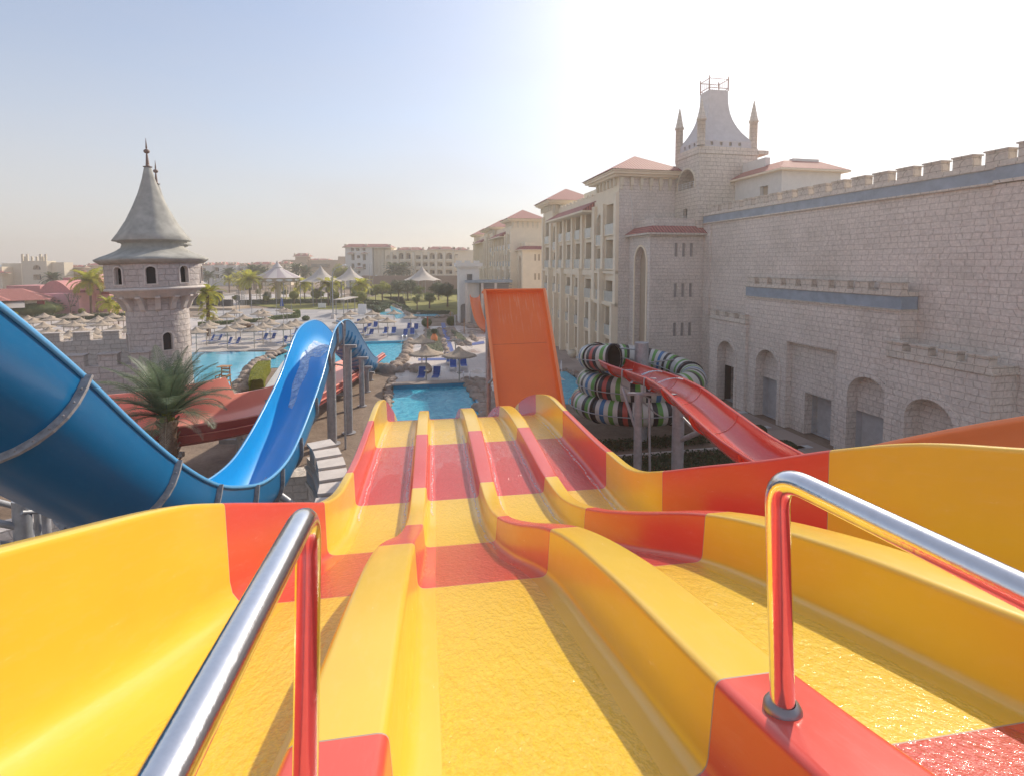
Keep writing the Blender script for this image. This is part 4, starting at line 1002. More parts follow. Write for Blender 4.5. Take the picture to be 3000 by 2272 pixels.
# ---------------------------------------------------------------- hotels in line with the castle wall
def hotel(name, label, s, stoned, b_end=63.7, rich=True):
    """one wing; s shifts it along the street direction"""
    t = thing(name, label, 'hotel', (16.9, 39.6+s, 0), 'b')
    mw = M['stone'] if stoned else M['cream']; mt = M['stone_light'] if stoned else M['cream']
    # slit-windowed stair bay
    slits = [dict(u0=a, u1=a+.25, z0=z, z1=z+1.04, d=.12) for a in (19.85, 20.49, 21.13) for z in (3.98, 7.0, 10.09)]
    mb = MB(); facade(mb, onB(35.9+s), 17.84, 22.3, 0, 11.75, slits)
    facade(mb, onA(17.84), 35.9+s, 39.62+s, 0, 11.75, [dict(u0=36.45+s, u1=38.45+s, z0=0, z1=10.88, arch=True, rise=1.3, d=.45)])
    facade(mb, onB(39.62+s), 16.9, 27, 0, 16.6, []); mb.box(18.45, 21.86, 36.5+s, 39.6+s, 12.3, 13.05); mb.quad((27, 39.62+s, 0), (27, 50+s, 0), (27, 50+s, 16.6), (27, 39.62+s, 16.6))
    mb.build('end_wall', mw, t)
    mb = MB(); 
    for q in slits: mb.box(q['u0'], q['u1'], 36.01+s, 36.03+s, q['z0'], q['z1'])
    mb.build('slit_window', M['recess'] if not stoned else M['slit'], t)
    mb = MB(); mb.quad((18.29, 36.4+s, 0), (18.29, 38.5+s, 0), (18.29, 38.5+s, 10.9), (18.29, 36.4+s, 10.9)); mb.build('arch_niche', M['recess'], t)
    mb = MB(); archtrim(mb, onA(17.84), 36.45+s, 38.45+s, 0, 10.88, .16, .07, 1.3); mb.build('arch_trim', M['cream'], t)
    mb = MB(); z0, z1 = 11.88, 12.45
    mb.quad((17.4, 35.45+s, z0), (22.5, 35.45+s, z0), (22.5, 36.3+s, z1), (18.25, 36.3+s, z1)); mb.quad((17.4, 35.45+s, z0), (18.25, 36.3+s, z1), (18.25, 39.6+s, z1), (17.4, 39.6+s, z0)); mb.build('bay_roof', M['tile'], t)
    mb = MB(); mb.box(17.42, 22.5, 35.47+s, 39.6+s, 11.74, 11.87); mb.build('eave', mt, t)
    # balcony front
    FL = [(.9, 3.05), (3.44, 5.85), (6.35, 8.1), (9.15, 11.6), (12.07, 14.62)]
    cols = [(40.25, 42.35, 1.4, 0), (43.15, 44.5, .9, 1), (45.7, 47.6, 1.3, 0), (48.9, 50.7, 1.2, 0), (51.9, 53.7, 1.2, 0), (55.0, 56.5, 1.2, 0), (57.6, 58.9, .9, 1), (60.4, 62.6, 1.4, 0)]
    ops = []
    for (b0, b1, dp, ar) in cols:
        for i, (z0, z1) in enumerate(FL):
            arch = ar and i == 4
            top = z1 if not arch else 13.95
            if arch: z0 = 11.25
            if ar and i == 3: z1 = 10.9; top = 10.9
            ops.append(dict(u0=b0+s, u1=b1+s, z0=z0, z1=top, d=dp, arch=arch, fl=i))
    mb = MB(); facade(mb, onA(16.9), 39.63+s, b_end+s, 0, 15.2, ops)
    # ribs and pilasters between the balconies
    xs = [39.9, 42.75, 44.95, 48.25, 51.3, 54.35, 57.05, 59.6, 63.2]
    for k, x in enumerate(xs):
        wd = .26 if k not in (2, 7) else .36
        mb.box(16.62, 16.905, x-wd+s, x+wd+s, 0, 14.75 if k not in (0, 8) else 15.4); mb.box(16.36, 16.62, x-wd*.8+s, x+wd*.8+s, 0, 8.95 if k % 2 else 6.1)
        mb.box(16.3, 16.62, x-wd*.95+s, x+wd*.95+s, 8.95 if k % 2 else 6.1, 9.1 if k % 2 else 6.25)
    mb.box(16.66, 16.905, 45.2+s, 57.3+s, 8.45, 9.0); mb.box(16.6, 16.9, 39.64+s, 44.9+s, 6.0, 6.3); mb.box(16.66, 16.905, 39.64+s, 44.9+s, 8.7, 8.95); mb.box(16.66, 16.905, 59.8+s, 63.6+s, 8.7, 9.0)
    # corner towers above the eaves, middle parapet
    for (p, q) in ((39.64, 44.9), (59.5, b_end)):
        mb.quad((16.9, p+s, 15.2), (16.9, q+s, 15.2), (16.9, q+s, 16.6), (16.9, p+s, 16.6)); mb.quad((16.9, q+s, 15.2), (22, q+s, 15.2), (22, q+s, 16.6), (16.9, q+s, 16.6)); mb.quad((16.9, p+s, 15.2), (22, p+s, 15.2), (22, p+s, 16.6), (16.9, p+s, 16.6))
    mb.box(17.6, 17.9, 45+s, 59.4+s, 15.2, 16.1); mb.box(18.2, 22, 45.2+s, 52+s, 16.1, 16.9); mb.quad((16.9, 39.7+s, 15.2), (27, 39.7+s, 15.2), (27, b_end+s, 15.2), (16.9, b_end+s, 15.2)); mb.quad((16.9, b_end+s, 0), (27, b_end+s, 0), (27, b_end+s, 15.2), (16.9, b_end+s, 15.2))
    for k in range(11): mb.box(17.55, 17.95, 45.4+k*1.25+s, 46.1+k*1.25+s, 16.1, 16.3)
    mb.build('front_wall', M['cream'], t)
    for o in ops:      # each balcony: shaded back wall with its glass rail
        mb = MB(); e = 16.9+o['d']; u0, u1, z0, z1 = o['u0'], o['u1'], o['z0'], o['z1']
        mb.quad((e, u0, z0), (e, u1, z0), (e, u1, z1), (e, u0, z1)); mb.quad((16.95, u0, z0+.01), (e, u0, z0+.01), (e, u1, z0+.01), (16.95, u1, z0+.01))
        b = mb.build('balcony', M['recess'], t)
        bs = sub(t.o, t, b)
        mb = MB(); mb.box(e-.06, e-.02, u0+.25, u0+.25+(u1-u0)*.55, z0+.02, z0+(z1-z0)*.82); mb.build('glass_door', M['win'] if o['fl'] > 0 else M['recess'], bs)
        if o['fl'] > 0 and rich:
            mb = MB(); mb.box(16.74, 16.78, u0+.04, u1-.04, z0-.02, z0+.86); mb.build('railing', M['glass'], bs)
            mb = MB(); mb.box(16.70, 16.80, u0-.02, u0+.10, z0-.1, z0+.9); mb.box(16.70, 16.80, u1-.10, u1+.02, z0-.1, z0+.9); mb.box(16.70, 16.80, u0, u1, z0-.12, z0-.02); mb.build('rail_frame', M['cream'], bs)
    for (b0, b1, dp, ar) in cols:
        if ar:
            mb = MB(); archtrim(mb, onA(16.9), b0+s, b1+s, 11.3, 13.95, .14, .05); mb.build('arch_trim', M['cream2'], t)
    # roofs
    for (p, q) in ((39.62, 44.95), (59.4, b_end+.05)):
        mb = MB(); mb.box(16.35, 22.2, p-.5+s, q+.5+s, 16.62, 16.78); mb.box(16.1, 22.4, p-.8+s, q+.8+s, 16.78, 16.95); mb.box(16.0, 22.5, p-.95+s, q+.95+s, 16.95, 17.08); mb.build('cornice', M['cream'], t)
        mb = MB(); hiproof(mb, 15.85, 22.6, p-1.1+s, q+1.1+s, 17.08, 1.75); mb.build('roof', M['tile'], t)
        if rich:
            for k in range(6): mb = MB(); mb.box(16.95+k*.85, 17.2+k*.85, p-.24+s, p-.01+s, 15.95, 16.6); mb.box(17.0+k*.85, 17.15+k*.85, p-.14+s, p-.012+s, 15.6, 15.95); mb.build('corbel', M['cream2'], t)
            for k in range(6): mb = MB(); mb.box(16.66, 16.89, p+.5+k*.8+s, p+.75+k*.8+s, 15.95, 16.6); mb.build('corbel', M['cream2'], t)
    mb = MB(); mb.quad((15.7, 45.3+s, 14.5), (15.7, 58.4+s, 14.5), (17.3, 58.4+s, 15.45), (17.3, 45.3+s, 15.45)); mb.quad((15.7, 45.3+s, 14.5), (17.3, 45.3+s, 15.45), (17.3, 46.5+s, 15.45), (15.7, 45.3+s, 14.5)); mb.quad((15.7, 45.3+s, 14.5), (17.3, 45.3+s, 14.5), (17.3, 45.3+s, 15.45), (15.7, 45.3+s, 14.5)); mb.build('canopy_roof', M['tile'], t)
    mb = MB(); mb.box(15.72, 17.2, 45.32+s, 58.4+s, 14.32, 14.49); mb.build('eave', M['cream'], t)
    return t
ht = hotel('hotel_wing', 'cream hotel wing with stone clad end and arched stair bay beside the castle wall', 0, True)
hotel('hotel_wing', 'second cream hotel wing farther along, behind the orange slide wall', 44.4, False)
hotel('hotel_wing', 'farthest cream hotel wing of the row, only its roofs and front edge showing', 71.0, False, rich=False)
mb = MB(); pts = [(19.2, 39.56, 16.2), (19.45, 39.56, 14.5), (19.6, 39.56, 8), (19.5, 39.56, 2)]
pts = [toframe(YP(px, py, Y), 'b') for px, py, Y in ((1831, 572, 43.2), (1838, 600, 43.2), (1843, 700, 43.2), (1844, 850, 43.2), (1846, 1000, 43.2))]
mb.tube([(p.x, 39.58, p.z) for p in pts], .025, 5); mb.build('cable', M['white'], ht)
# ---------------------------------------------------------------- square stone tower with the flared roof
tw = thing('stone_tower', 'square stone tower with a flared bell shaped roof and slim corner turrets', 'tower', (21.86, 36.1, 0), 'b')
ta, tb, tc, td = 21.86, 26.9, 36.1, 39.6
mb = MB(); facade(mb, onB(tc), ta, tb, 5, 18.55, []); facade(mb, onA(ta), tc, td, 5, 18.55, [dict(u0=36.65, u1=39.15, z0=15.5, z1=17.05, arch=True, rise=1.2, d=1.2), dict(u0=37.66, u1=38.29, z0=13.05, z1=13.95, d=.3)])
mb.quad((tb, tc, 5), (tb, td, 5), (tb, td, 18.55), (tb, tc, 18.55)); mb.quad((ta, td, 5), (tb, td, 5), (tb, td, 18.55), (ta, td, 18.55)); mb.quad((ta, tc, 18.55), (tb, tc, 18.55), (tb, td, 18.55), (ta, td, 18.55)); mb.build('wall', M['stone_light'], tw)
mb = MB(); mb.box(ta-.06, tb+.06, tc-.06, td+.06, 18.0, 18.09); mb.box(tb, tb+.9, tc-.1, td+.1, 18.1, 18.4); mb.box(ta-.3, ta, td-.2, td+.6, 17.1, 17.6); mb.build('ledge', M['stone_light'], tw)
mb = MB(); mb.box(ta+1.2, ta+1.22, 36.5, 39.3, 15.4, 17.2); mb.build('arch_back', M['recess'], tw); mb = MB(); mb.box(ta+.3, ta+.31, 37.6, 38.3, 13, 14); mb.build('window', M['dark'], tw)
mb = MB(); archtrim(mb, onA(ta), 36.65, 39.15, 15.5, 17.05, .12, .05, 1.2); mb.build('arch_trim', M['cream2'], tw)
mb = MB(); 
for z in (15.62, 15.8, 15.97): mb.tube([(ta+.02, 36.7, z), (ta+.02, 39.1, z)], .02, 5)
for k in range(5): mb.tube([(ta+.02, 36.8+k*.57, 15.5), (ta+.02, 36.8+k*.57, 15.97)], .02, 5)
for z in (13.2, 13.35): mb.tube([(ta-.03, 37.6, z), (ta-.03, 38.35, z)], .02, 5)
mb.build('balcony_rail', M['whitemetal'], tw)
rf = spl([(0, 0), (.12, .11), (.3, .30), (.5, .52), (.7, .73), (.85, .88), (1, 1)])
mb = MB(); lev = []; n = 22; dk = (23.35, 25.0, 37.3, 38.6); zt, zb_ = 23.25, 19.05
mb.quad((ta+.12, tc+.1, 18.55), (tb-.35, tc+.1, 18.55), (tb-.35, tc+.1, 19.05), (ta+.12, tc+.1, 19.05), 0)
ops = [dict(u0=u, u1=u+.24, z0=18.68, z1=18.95, d=.2) for u in (22.85, 23.65, 24.45, 25.25)]; opl = [dict(u0=u, u1=u+.24, z0=18.68, z1=18.95, d=.2) for u in (36.9, 37.6, 38.3)]
mb = MB(); facade(mb, onB(tc+.1), ta+.12, tb-.35, 18.55, 19.05, ops); facade(mb, onA(ta+.12), tc+.1, td-.1, 18.55, 19.05, opl)
for i in range(n+1):
    f = i/n; g = 1-(1-f)**2.6 * 1.0; g = 1-(1-f)**2.7
    z = zb_+(zt-zb_)*f
    lev.append([(ta+.12+(dk[0]-ta-.12)*g, tc+.1+(dk[2]-tc-.1)*g, z), (tb-.35+(dk[1]-tb+.35)*g, tc+.1+(dk[2]-tc-.1)*g, z), (tb-.35+(dk[1]-tb+.35)*g, td-.1+(dk[3]-td+.1)*g, z), (ta+.12+(dk[0]-ta-.12)*g, td-.1+(dk[3]-td+.1)*g, z)])
for i in range(n):
    for k in range(4): mb.quad(lev[i][k], lev[i][(k+1) % 4], lev[i+1][(k+1) % 4], lev[i+1][k])
mb.quad(*lev[-1]); mb.build('roof', M['roofpale'] if 'roofpale' in M else M['roofgrey'], tw)
mb = MB()
for (x, y) in ((dk[0], dk[2]), (dk[1], dk[2]), (dk[1], dk[3]), (dk[0], dk[3])): mb.tube([(x, y, 23.2), (x, y, 24.25), (x, y, 24.4)], [.045, .045, .01], 6)
cs = [(dk[0], dk[2]), (dk[1], dk[2]), (dk[1], dk[3]), (dk[0], dk[3])]
for k in range(4):
    (x0, y0), (x1, y1) = cs[k], cs[(k+1) % 4]
    for z in (23.4, 24.12): mb.tube([(x0, y0, z), (x1, y1, z)], .03, 5)
    for j in range(1, 9): f = j/9; mb.tube([(x0+(x1-x0)*f, y0+(y1-y0)*f, 23.4), (x0+(x1-x0)*f, y0+(y1-y0)*f, 24.12)], .016, 4)
mb.build('roof_railing', M['iron'], tw)
for (x, y, z0, z1, z2) in ((22.05, 36.2, 18.6, 20.5, 22.1), (26.65, 36.35, 18.6, 20.6, 22.3), (22.05, 39.45, 17.8, 20.6, 22.35)):
    mb = MB(); mb.lathe([(.30, z0), (.30, z1), (.36, z1), (.38, z1+.05), (.30, z1+.25), (.12, z2-.5), (.02, z2)], x, y, 18); mb.build('turret', M['stone_light'], tw)
# ---------------------------------------------------------------- round castle towers at left
def round_tower(name, label, X, Y, tilt, rot=0, seed=1):
    t = thing(name, label, 'castle tower', (0, 0, 0)); rnd = random.Random(seed)
    n = 72
    def wob(a, z): return 1+.008*math.sin(a*5+z*1.3+seed)+.006*math.sin(a*11-z*2.1)
    wins_hi = [rot+k*math.pi*2/9 for k in range(9)]; wins_lo = [rot+.33+k*math.pi*2/4 for k in range(4)]
    def shell(r, z0, z1, wins, ww, wz0, wz1, m):
        mb = MB(); na = 144; zs = sorted(set([z0+(z1-z0)*k/10 for k in range(11)]+[wz0, wz1]+[wz1-ww*.5*(1-math.cos(math.pi/2*k/5)) for k in range(6)]+[wz0])); hw = ww/2/r
        for i in range(na):
            a0, a1 = 2*math.pi*i/na, 2*math.pi*(i+1)/na
            am = (a0+a1)/2
            for j in range(len(zs)-1):
                zm = (zs[j]+zs[j+1])/2; hole = False
                for wa in wins:
                    dd = abs((am-wa+math.pi) % (2*math.pi)-math.pi)
                    lim = hw
                    if zm > wz1-ww*.5: lim = hw*math.sqrt(max(0, 1-((zm-(wz1-ww*.5))/(ww*.5))**2))
                    if dd < lim and wz0 < zm < wz1: hole = True
                if hole: continue
                p = lambda a, z: (r*wob(a, z)*math.cos(a), r*wob(a, z)*math.sin(a), z)
                mb.add([p(a0, zs[j]), p(a1, zs[j]), p(a1, zs[j+1]), p(a0, zs[j+1])], [(0, 1, 2, 3)], 0, [[(a0*r, zs[j]), (a1*r, zs[j]), (a1*r, zs[j+1]), (a0*r, zs[j+1])]], True)
        return mb
    shell(1.53, 0, 7.6, wins_lo, .46, 4.62, 5.62, 0).build('shaft', M['stone_rough'], t)
    shell(2.33, 8.15, 9.6, wins_hi, .48, 8.42, 9.36, 0).build('drum', M['stone_rough'], t)
    mb = MB(); mb.lathe([(1.35, 0), (1.35, 7.8)], n=40); mb.lathe([(2.05, 8.2), (2.05, 9.55)], n=40); mb.build('dark_interior', M['dark'], t)
    for wa, r, z0, z1, ww in [(w_, 2.33, 8.42, 9.36, .48) for w_ in wins_hi]+[(w_, 1.53, 4.62, 5.62, .46) for w_ in wins_lo]:
        mb = MB(); k_ = 10; hw = ww/2; zs = z1-hw
        inn = [(-hw, z0)]+[(-hw*math.cos(math.pi*k/k_), zs+hw*math.sin(math.pi*k/k_)) for k in range(k_+1)]+[(hw, z0)]; out = [(-hw-.07, z0-.07)]+[(-(hw+.07)*math.cos(math.pi*k/k_), zs+(hw+.07)*math.sin(math.pi*k/k_)) for k in range(k_+1)]+[(hw+.07, z0-.07)]
        inn.append(inn[0]); out.append(out[0])
        def PP(x, z, d): aa = wa+x/r; return ((r+d)*math.cos(aa), (r+d)*math.sin(aa), z)
        for k in range(len(inn)-1):
            mb.quad(PP(*inn[k], .05), PP(*inn[k+1], .05), PP(*out[k+1], .05), PP(*out[k], .05)); mb.quad(PP(*out[k], .05), PP(*out[k+1], .05), PP(*out[k+1], -.02), PP(*out[k], -.02)); mb.quad(PP(*inn[k], .05), PP(*inn[k+1], .05), PP(*inn[k+1], -.2), PP(*inn[k], -.2))
        mb.build('window_frame', M['stone_plain'], t)
    mb = MB(); mb.lathe([(1.5, 7.55), (1.75, 7.62), (2.0, 7.66), (2.0, 7.85), (2.18, 7.9), (2.2, 8.0), (2.42, 8.05), (2.44, 8.14), (2.33, 8.2)], n=72, flute=wob); mb.build('stone_collar', M['stone_plain'], t)
    for k in range(14):
        a = rot+2*math.pi*k/14+.1; mb = MB(); ca, sa = math.cos(a), math.sin(a); w_ = .13
        prof = [(1.5, 6.85), (1.66, 6.95), (1.72, 7.1), (1.8, 7.3), (1.95, 7.5), (2.12, 7.62), (2.12, 7.7), (1.5, 7.7)]
        vs = [(r*ca-w_*sa*s, r*sa+w_*ca*s, z) for s in (-1, 1) for r, z in prof]; m_ = len(prof)
        mb.add(vs, [tuple(range(m_-1, -1, -1)), tuple(range(m_, 2*m_))]+[(i, (i+1) % m_, m_+(i+1) % m_, m_+i) for i in range(m_)]); mb.build('corbel', M['stone_plain'], t)
    def oct_(a, z): return 1+.018*math.cos(8*a+.4) + .006*math.sin(3*a+z)
    mb = MB(); mb.lathe([(2.3, 9.55), (2.45, 9.52), (2.72, 9.72), (2.74, 9.80), (2.5, 9.93), (2.1, 10.10), (1.75, 10.28), (1.52, 10.46), (1.46, 10.62), (1.50, 10.74), (1.62, 10.78)], n=64, flute=oct_); mb.build('roof_skirt', M['roofgrey'], t)
    mb = MB(); mb.lathe([(1.5, 10.72), (1.66, 10.76), (1.66, 10.83), (1.88, 10.84), (1.90, 10.88), (1.62, 11.3), (1.22, 12.0), (.86, 12.8), (.55, 13.6), (.32, 14.4), (.18, 15.05), (.14, 15.12)], n=64, flute=oct_); mb.build('cone_roof', M['roofgrey'], t)
    mb = MB(); mb.lathe([(.22, 15.10), (.24, 15.13), (.10, 15.16), (.09, 15.3), (.05, 15.82), (.03, 15.86), (.13, 15.92), (.16, 16.0), (.13, 16.08), (.03, 16.14), (.05, 16.2), (.008, 16.75)], n=16); mb.build('finial', M['spire'], t)
    t.o.matrix_world = Matrix.Translation((X, Y, 0)) @ Matrix.Rotation(R_(tilt), 4, 'Y')
    return t
round_tower('castle_tower', 'nearer round stone castle tower with a grey cone roof and finial', -20.55, 29.9, -1.7, -1.05, 1)
round_tower('castle_tower', 'second round castle tower mostly hidden just behind the nearer one', -24.6, 36.2, -1.0, -.9, 5)
# ---------------------------------------------------------------- low castle walls at left
def blockwall(name, label, pts, z0, zt, m, mer_w, gap, mh, th=.6, curve=False):
    """pts: plan polyline; battlement on top"""
    t = thing(name, label, 'castle wall', (pts[0][0], pts[0][1], 0))
    P = [Vector((p[0], p[1], 0)) for p in pts]; mb = MB(); s = 0; L = [0]
    for i in range(1, len(P)): L.append(L[-1]+(P[i]-P[i-1]).length)
    def at(d):
        d = max(0, min(L[-1], d))
        for i in range(1, len(P)):
            if d <= L[i]+1e-6:
                f = (d-L[i-1])/(L[i]-L[i-1]); q = P[i-1]*(1-f)+P[i]*f; tg = (P[i]-P[i-1]).normalized(); return q, tg, Vector((tg.y, -tg.x, 0))
    def slab_(mb, d0, d1, za, zb, o=0.0, n=1):
        k = max(1, int((d1-d0)/.5)) if len(P) > 2 else 1; F = []; B = []
        for j in range(k+1):
            q, tg, nn = at(d0+(d1-d0)*j/k); F.append((q+nn*(th/2+o), d0+(d1-d0)*j/k)); B.append(q-nn*(th/2+o))
        for j in range(k):
            (f0, u0), (f1, u1), b0, b1 = F[j], F[j+1], B[j], B[j+1]; V = lambda p, z: (p.x, p.y, z)
            mb.add([V(f0, za), V(f1, za), V(f1, zb), V(f0, zb)], [(0, 1, 2, 3)], 0, [[(u0, za), (u1, za), (u1, zb), (u0, zb)]]); mb.add([V(b0, za), V(b1, za), V(b1, zb), V(b0, zb)], [(0, 1, 2, 3)], 0, [[(u0, za), (u1, za), (u1, zb), (u0, zb)]])
            mb.quad(V(f0, zb), V(f1, zb), V(b1, zb), V(b0, zb)); mb.quad(V(f0, za), V(f1, za), V(b1, za), V(b0, za))
        for p, b in ((F[0][0], B[0]), (F[-1][0], B[-1])): mb.quad((p.x, p.y, za), (b.x, b.y, za), (b.x, b.y, zb), (p.x, p.y, zb))
    slab_(mb, 0, L[-1], z0, zt); mb.build('wall', m, t)
    d = gap
    while d+mer_w < L[-1]:
        mb = MB(); slab_(mb, d, d+mer_w, zt, zt+mh-.07, -.02); slab_(mb, d-.05, d+mer_w+.05, zt+mh-.07, zt+mh, .06); mb.build('merlon', M['stone_plain'] if m is not M['stone_rough'] else M['stone_rough'], t); d += mer_w+gap
    return t, slab_, L
a, b = YP(60, 985, 34), YP(420, 975, 36.5)
blockwall('castle_wall', 'stone battlement wall running left from behind the round castle tower', [(b.x+1.0, b.y+.3), (a.x, a.y)], 0, 4.25, M['stone_rough'], .95, .72, .62)
a, b = YP(95, 1030, 26.4), YP(440, 1026, 28.6)
blockwall('castle_wall', 'lower nearer stone battlement wall behind the young palm', [(b.x+.6, b.y+.2), (a.x-1, a.y)], 0, 4.0, M['stone_rough'], .85, .62, .66)
t, sl, L = blockwall('castle_wall', 'curved stone battlement wall with a slate band under the blue slide', [(-7.15, 18.35), (-6.5, 17.45), (-5.8, 16.1), (-5.1, 14.4), (-4.7, 12.6)], 0, 2.55, M['stone'], .62, .36, .62, .7)
mb = MB(); sl(mb, 0.02, L[-1]-.02, 1.72, 2.18, .035); mb.build('painted_band', M['band'], t); mb = MB(); sl(mb, 0, L[-1], 2.18, 2.27, .09); sl(mb, 0, L[-1], 1.6, 1.72, .09); mb.build('ledge', M['stone_plain'], t)
blockwall('garden_wall', 'low grey stone wall in the shade beneath the blue slide dip', [(-16, 13.5), (-12.6, 16.6), (-9.2, 18.2), (-7.4, 18.5)], 0, 1.9, M['stone'], 50, 1, .5, .9)
# ---------------------------------------------------------------- small castle gate with the distant orange slide
gt = thing('castle_gate', 'small white stone castle gate tower with grey pergola roof beside it', 'gatehouse', (8.4, 83, 0), 'b')
def fb(px, py, b): 
    x, y, z = ray(px, py); s, c = math.sin(R_(11.38)), math.cos(R_(11.38)); t_ = b/(-s*x+c*y); return (c*x+s*y)*t_, H+z*t_
a0 = fb(1345, 900, 83)[0]; a1 = fb(1383, 900, 83)[0]
mb = MB(); facade(mb, onB(83), a0, a1+1.2, 0, 9.0, [dict(u0=a0+.25, u1=a0+1.35, z0=0, z1=3.1, arch=True, d=.8), dict(u0=a0+1.3, u1=a0+2.2, z0=6.6, z1=7.9, d=.3)]); mb.quad((a0, 83, 0), (a0, 86, 0), (a0, 86, 9), (a0, 83, 9)); mb.quad((a1+1.2, 83, 0), (a1+1.2, 86, 0), (a1+1.2, 86, 9), (a1+1.2, 83, 9))
mb.box(a0-.25, a1+1.45, 82.75, 86.2, 8.9, 9.15); mb.box(a0-.5, a1+1.7, 82.5, 86.4, 9.15, 9.75); mb.build('tower', M['white'], gt)
mb = MB(); 
for k in range(3): mb.box(a0-.5+k*1.45, a0+.4+k*1.45, 82.5, 83.0, 9.75, 10.1)
mb.build('merlons', M['white'], gt)
mb = MB(); mb.quad((a0, 83.8, 0), (a0+3, 83.8, 0), (a0+3, 83.8, 8), (a0, 83.8, 8)); mb.build('dark_opening', M['galvd'], gt)
mb = MB(); p0 = fb(1365, 826, 82)[0]; p1 = fb(1500, 826, 82)[0]
mb.box(p0, p1, 81.6, 84.5, 6.55, 6.95); mb.build('pergola_roof', M['band'], gt)
mb = MB()
for px in (1367, 1413, 1452): q = fb(px, 900, 82)[0]; mb.box(q-.2, q+.2, 81.8, 82.2, 0, 6.55)
mb.build('pergola_columns', M['stone_plain'], gt)
mb = MB(); mb.box(a1+1.3, p1, 84.2, 84.3, 0, 6.4); 
for z in (5.2, 5.7, 6.1): mb.box(p0+3, p1, 82, 82.1, z, z+.12)
mb.box(p0+1, p1, 82.6, 83.2, 0, 3.4); mb.build('back_wall', M['galvd'], gt)
ds = thing('distant_orange_slide', 'narrow orange slide curving down from the grey pergola into the splash pool', 'water slide', (0, 76, 0))
pp = [YP(1391, 864, 78), YP(1393, 885, 76.6), YP(1397, 905, 75.4), YP(1402, 925, 74.3), YP(1409, 943, 73.2), YP(1419, 957, 72.2), YP(1432, 964, 71.2)]
sp_ = spl([(i, *p) for i, p in enumerate(pp)]); path = [sp_(k*.3) for k in range(21)]
halfpipe(ds, path, .68, M['orange'], M['orange'], ())
# ---------------------------------------------------------------- far buildings (each faces the camera side)
def farblock(name, label, cat, px0, px1, ytop, Y, depth, mat_, wins=(), roof=None, parts=None, zb=0, arch=False, yaw=0):
    p0 = YP(px0, ytop, Y); p1 = YP(px1, ytop, Y); zt = p0.z
    t = thing(name, label, cat, (p0.x, Y, 0))
    ops = []
    for (wx, wy, ww, wh, ar) in wins:       # pixels: centre x, centre y, width, height
        a = YP(wx-ww/2, wy+wh/2, Y); b = YP(wx+ww/2, wy-wh/2, Y); ops.append(dict(u0=a.x, u1=b.x, z0=a.z, z1=b.z, arch=ar, d=1.2))
    mb = MB(); facade(mb, lambda u, z, d: (u, Y+d, z), p0.x, p1.x, zb, zt, ops); mb.quad((p0.x, Y, zb), (p0.x, Y+depth, zb), (p0.x, Y+depth, zt), (p0.x, Y, zt)); mb.quad((p1.x, Y, zb), (p1.x, Y+depth, zb), (p1.x, Y+depth, zt), (p1.x, Y, zt)); mb.quad((p0.x, Y+depth, zb), (p1.x, Y+depth, zb), (p1.x, Y+depth, zt), (p0.x, Y+depth, zt)); mb.quad((p0.x, Y, zt), (p1.x, Y, zt), (p1.x, Y+depth, zt), (p0.x, Y+depth, zt))
    mb.build('wall', mat_, t)
    for o in ops:
        mb = MB(); mb.quad((o['u0']-.05, Y+1.2, o['z0']-.05), (o['u1']+.05, Y+1.2, o['z0']-.05), (o['u1']+.05, Y+1.2, o['z1']+.05), (o['u0']-.05, Y+1.2, o['z1']+.05)); w_ = mb.build('window', M['recess'], t); ws = sub(t.o, t, w_)
        mb = MB(); wd = o['u1']-o['u0']; hh_ = o['z1']-o['z0']; mb.box(o['u0']+wd*.5, o['u1']-.1, Y+1.1, Y+1.18, o['z0']+.1, o['z0']+hh_*.75); mb.build('pane', M['dark'], ws)
        if parts == 'rail': mb = MB(); mb.box(o['u0']-.1, o['u1']+.1, Y-.35, Y-.2, o['z0']-.2, o['z0']+.85); mb.build('balcony_rail', M['cream2'], ws)
    return t, p0, p1
def roofs(t, spans, Y, h, over=.8, dep=8):
    for (px0, px1, y) in spans:
        a, b = YP(px0, y, Y-over), YP(px1, y, Y-over); mb = MB(); hiproof(mb, a.x, b.x, Y-over, Y+dep, a.z, h, 2.2); mb.build('roof', M['tile'], t); mb = MB(); mb.box(a.x+.1, b.x-.1, Y-over+.05, Y+dep, a.z-.35, a.z-.01); mb.build('eave', M['cream2'], t)
        mb = MB(); w_ = (b.x-a.x)
        for f in (.03, .45, .93): mb.box(a.x+w_*f, a.x+w_*f+1.0, Y+.2, Y+.8, a.z+.2, a.z+h*.9)
        mb.build('roof_finials', M['cream2'], t)
Yh = 212
W1 = [(1032, 731, 8, 9, 0), (1048, 731, 10, 9, 1), (1066, 731, 8, 9, 0)]
W1 += [(1034, 752+0, 8, 22, 1), (1050, 753, 9, 8, 0), (1067, 752, 8, 22, 1), (1034, 780, 8, 14, 0), (1051, 775, 9, 8, 0), (1067, 782, 8, 16, 0), (1051, 798, 9, 8, 0)]
t, a, b = farblock('hotel_block', 'far cream hotel block with a long red roof line at the left of its row', 'hotel', 1011, 1090, 722, Yh, 14, M['white'], W1); roofs(t, [(1002, 1146, 724)], Yh, 1.3)
mb = MB(); c = YP(1142, 722, Yh); mb.box(b.x, c.x, Yh+2, Yh+12, 0, b.z)
for k in range(4): mb.box(b.x+.3+k*1.7, b.x+1.0+k*1.7, Yh+1.6, Yh+2, 0, b.z-.4)
mb.build('side_wing', M['cream2'], t); roofs(t, [(1016, 1036, 743), (1056, 1076, 743), (1040, 1062, 786)], Yh-.3, .5, .8, 1)
W2 = []
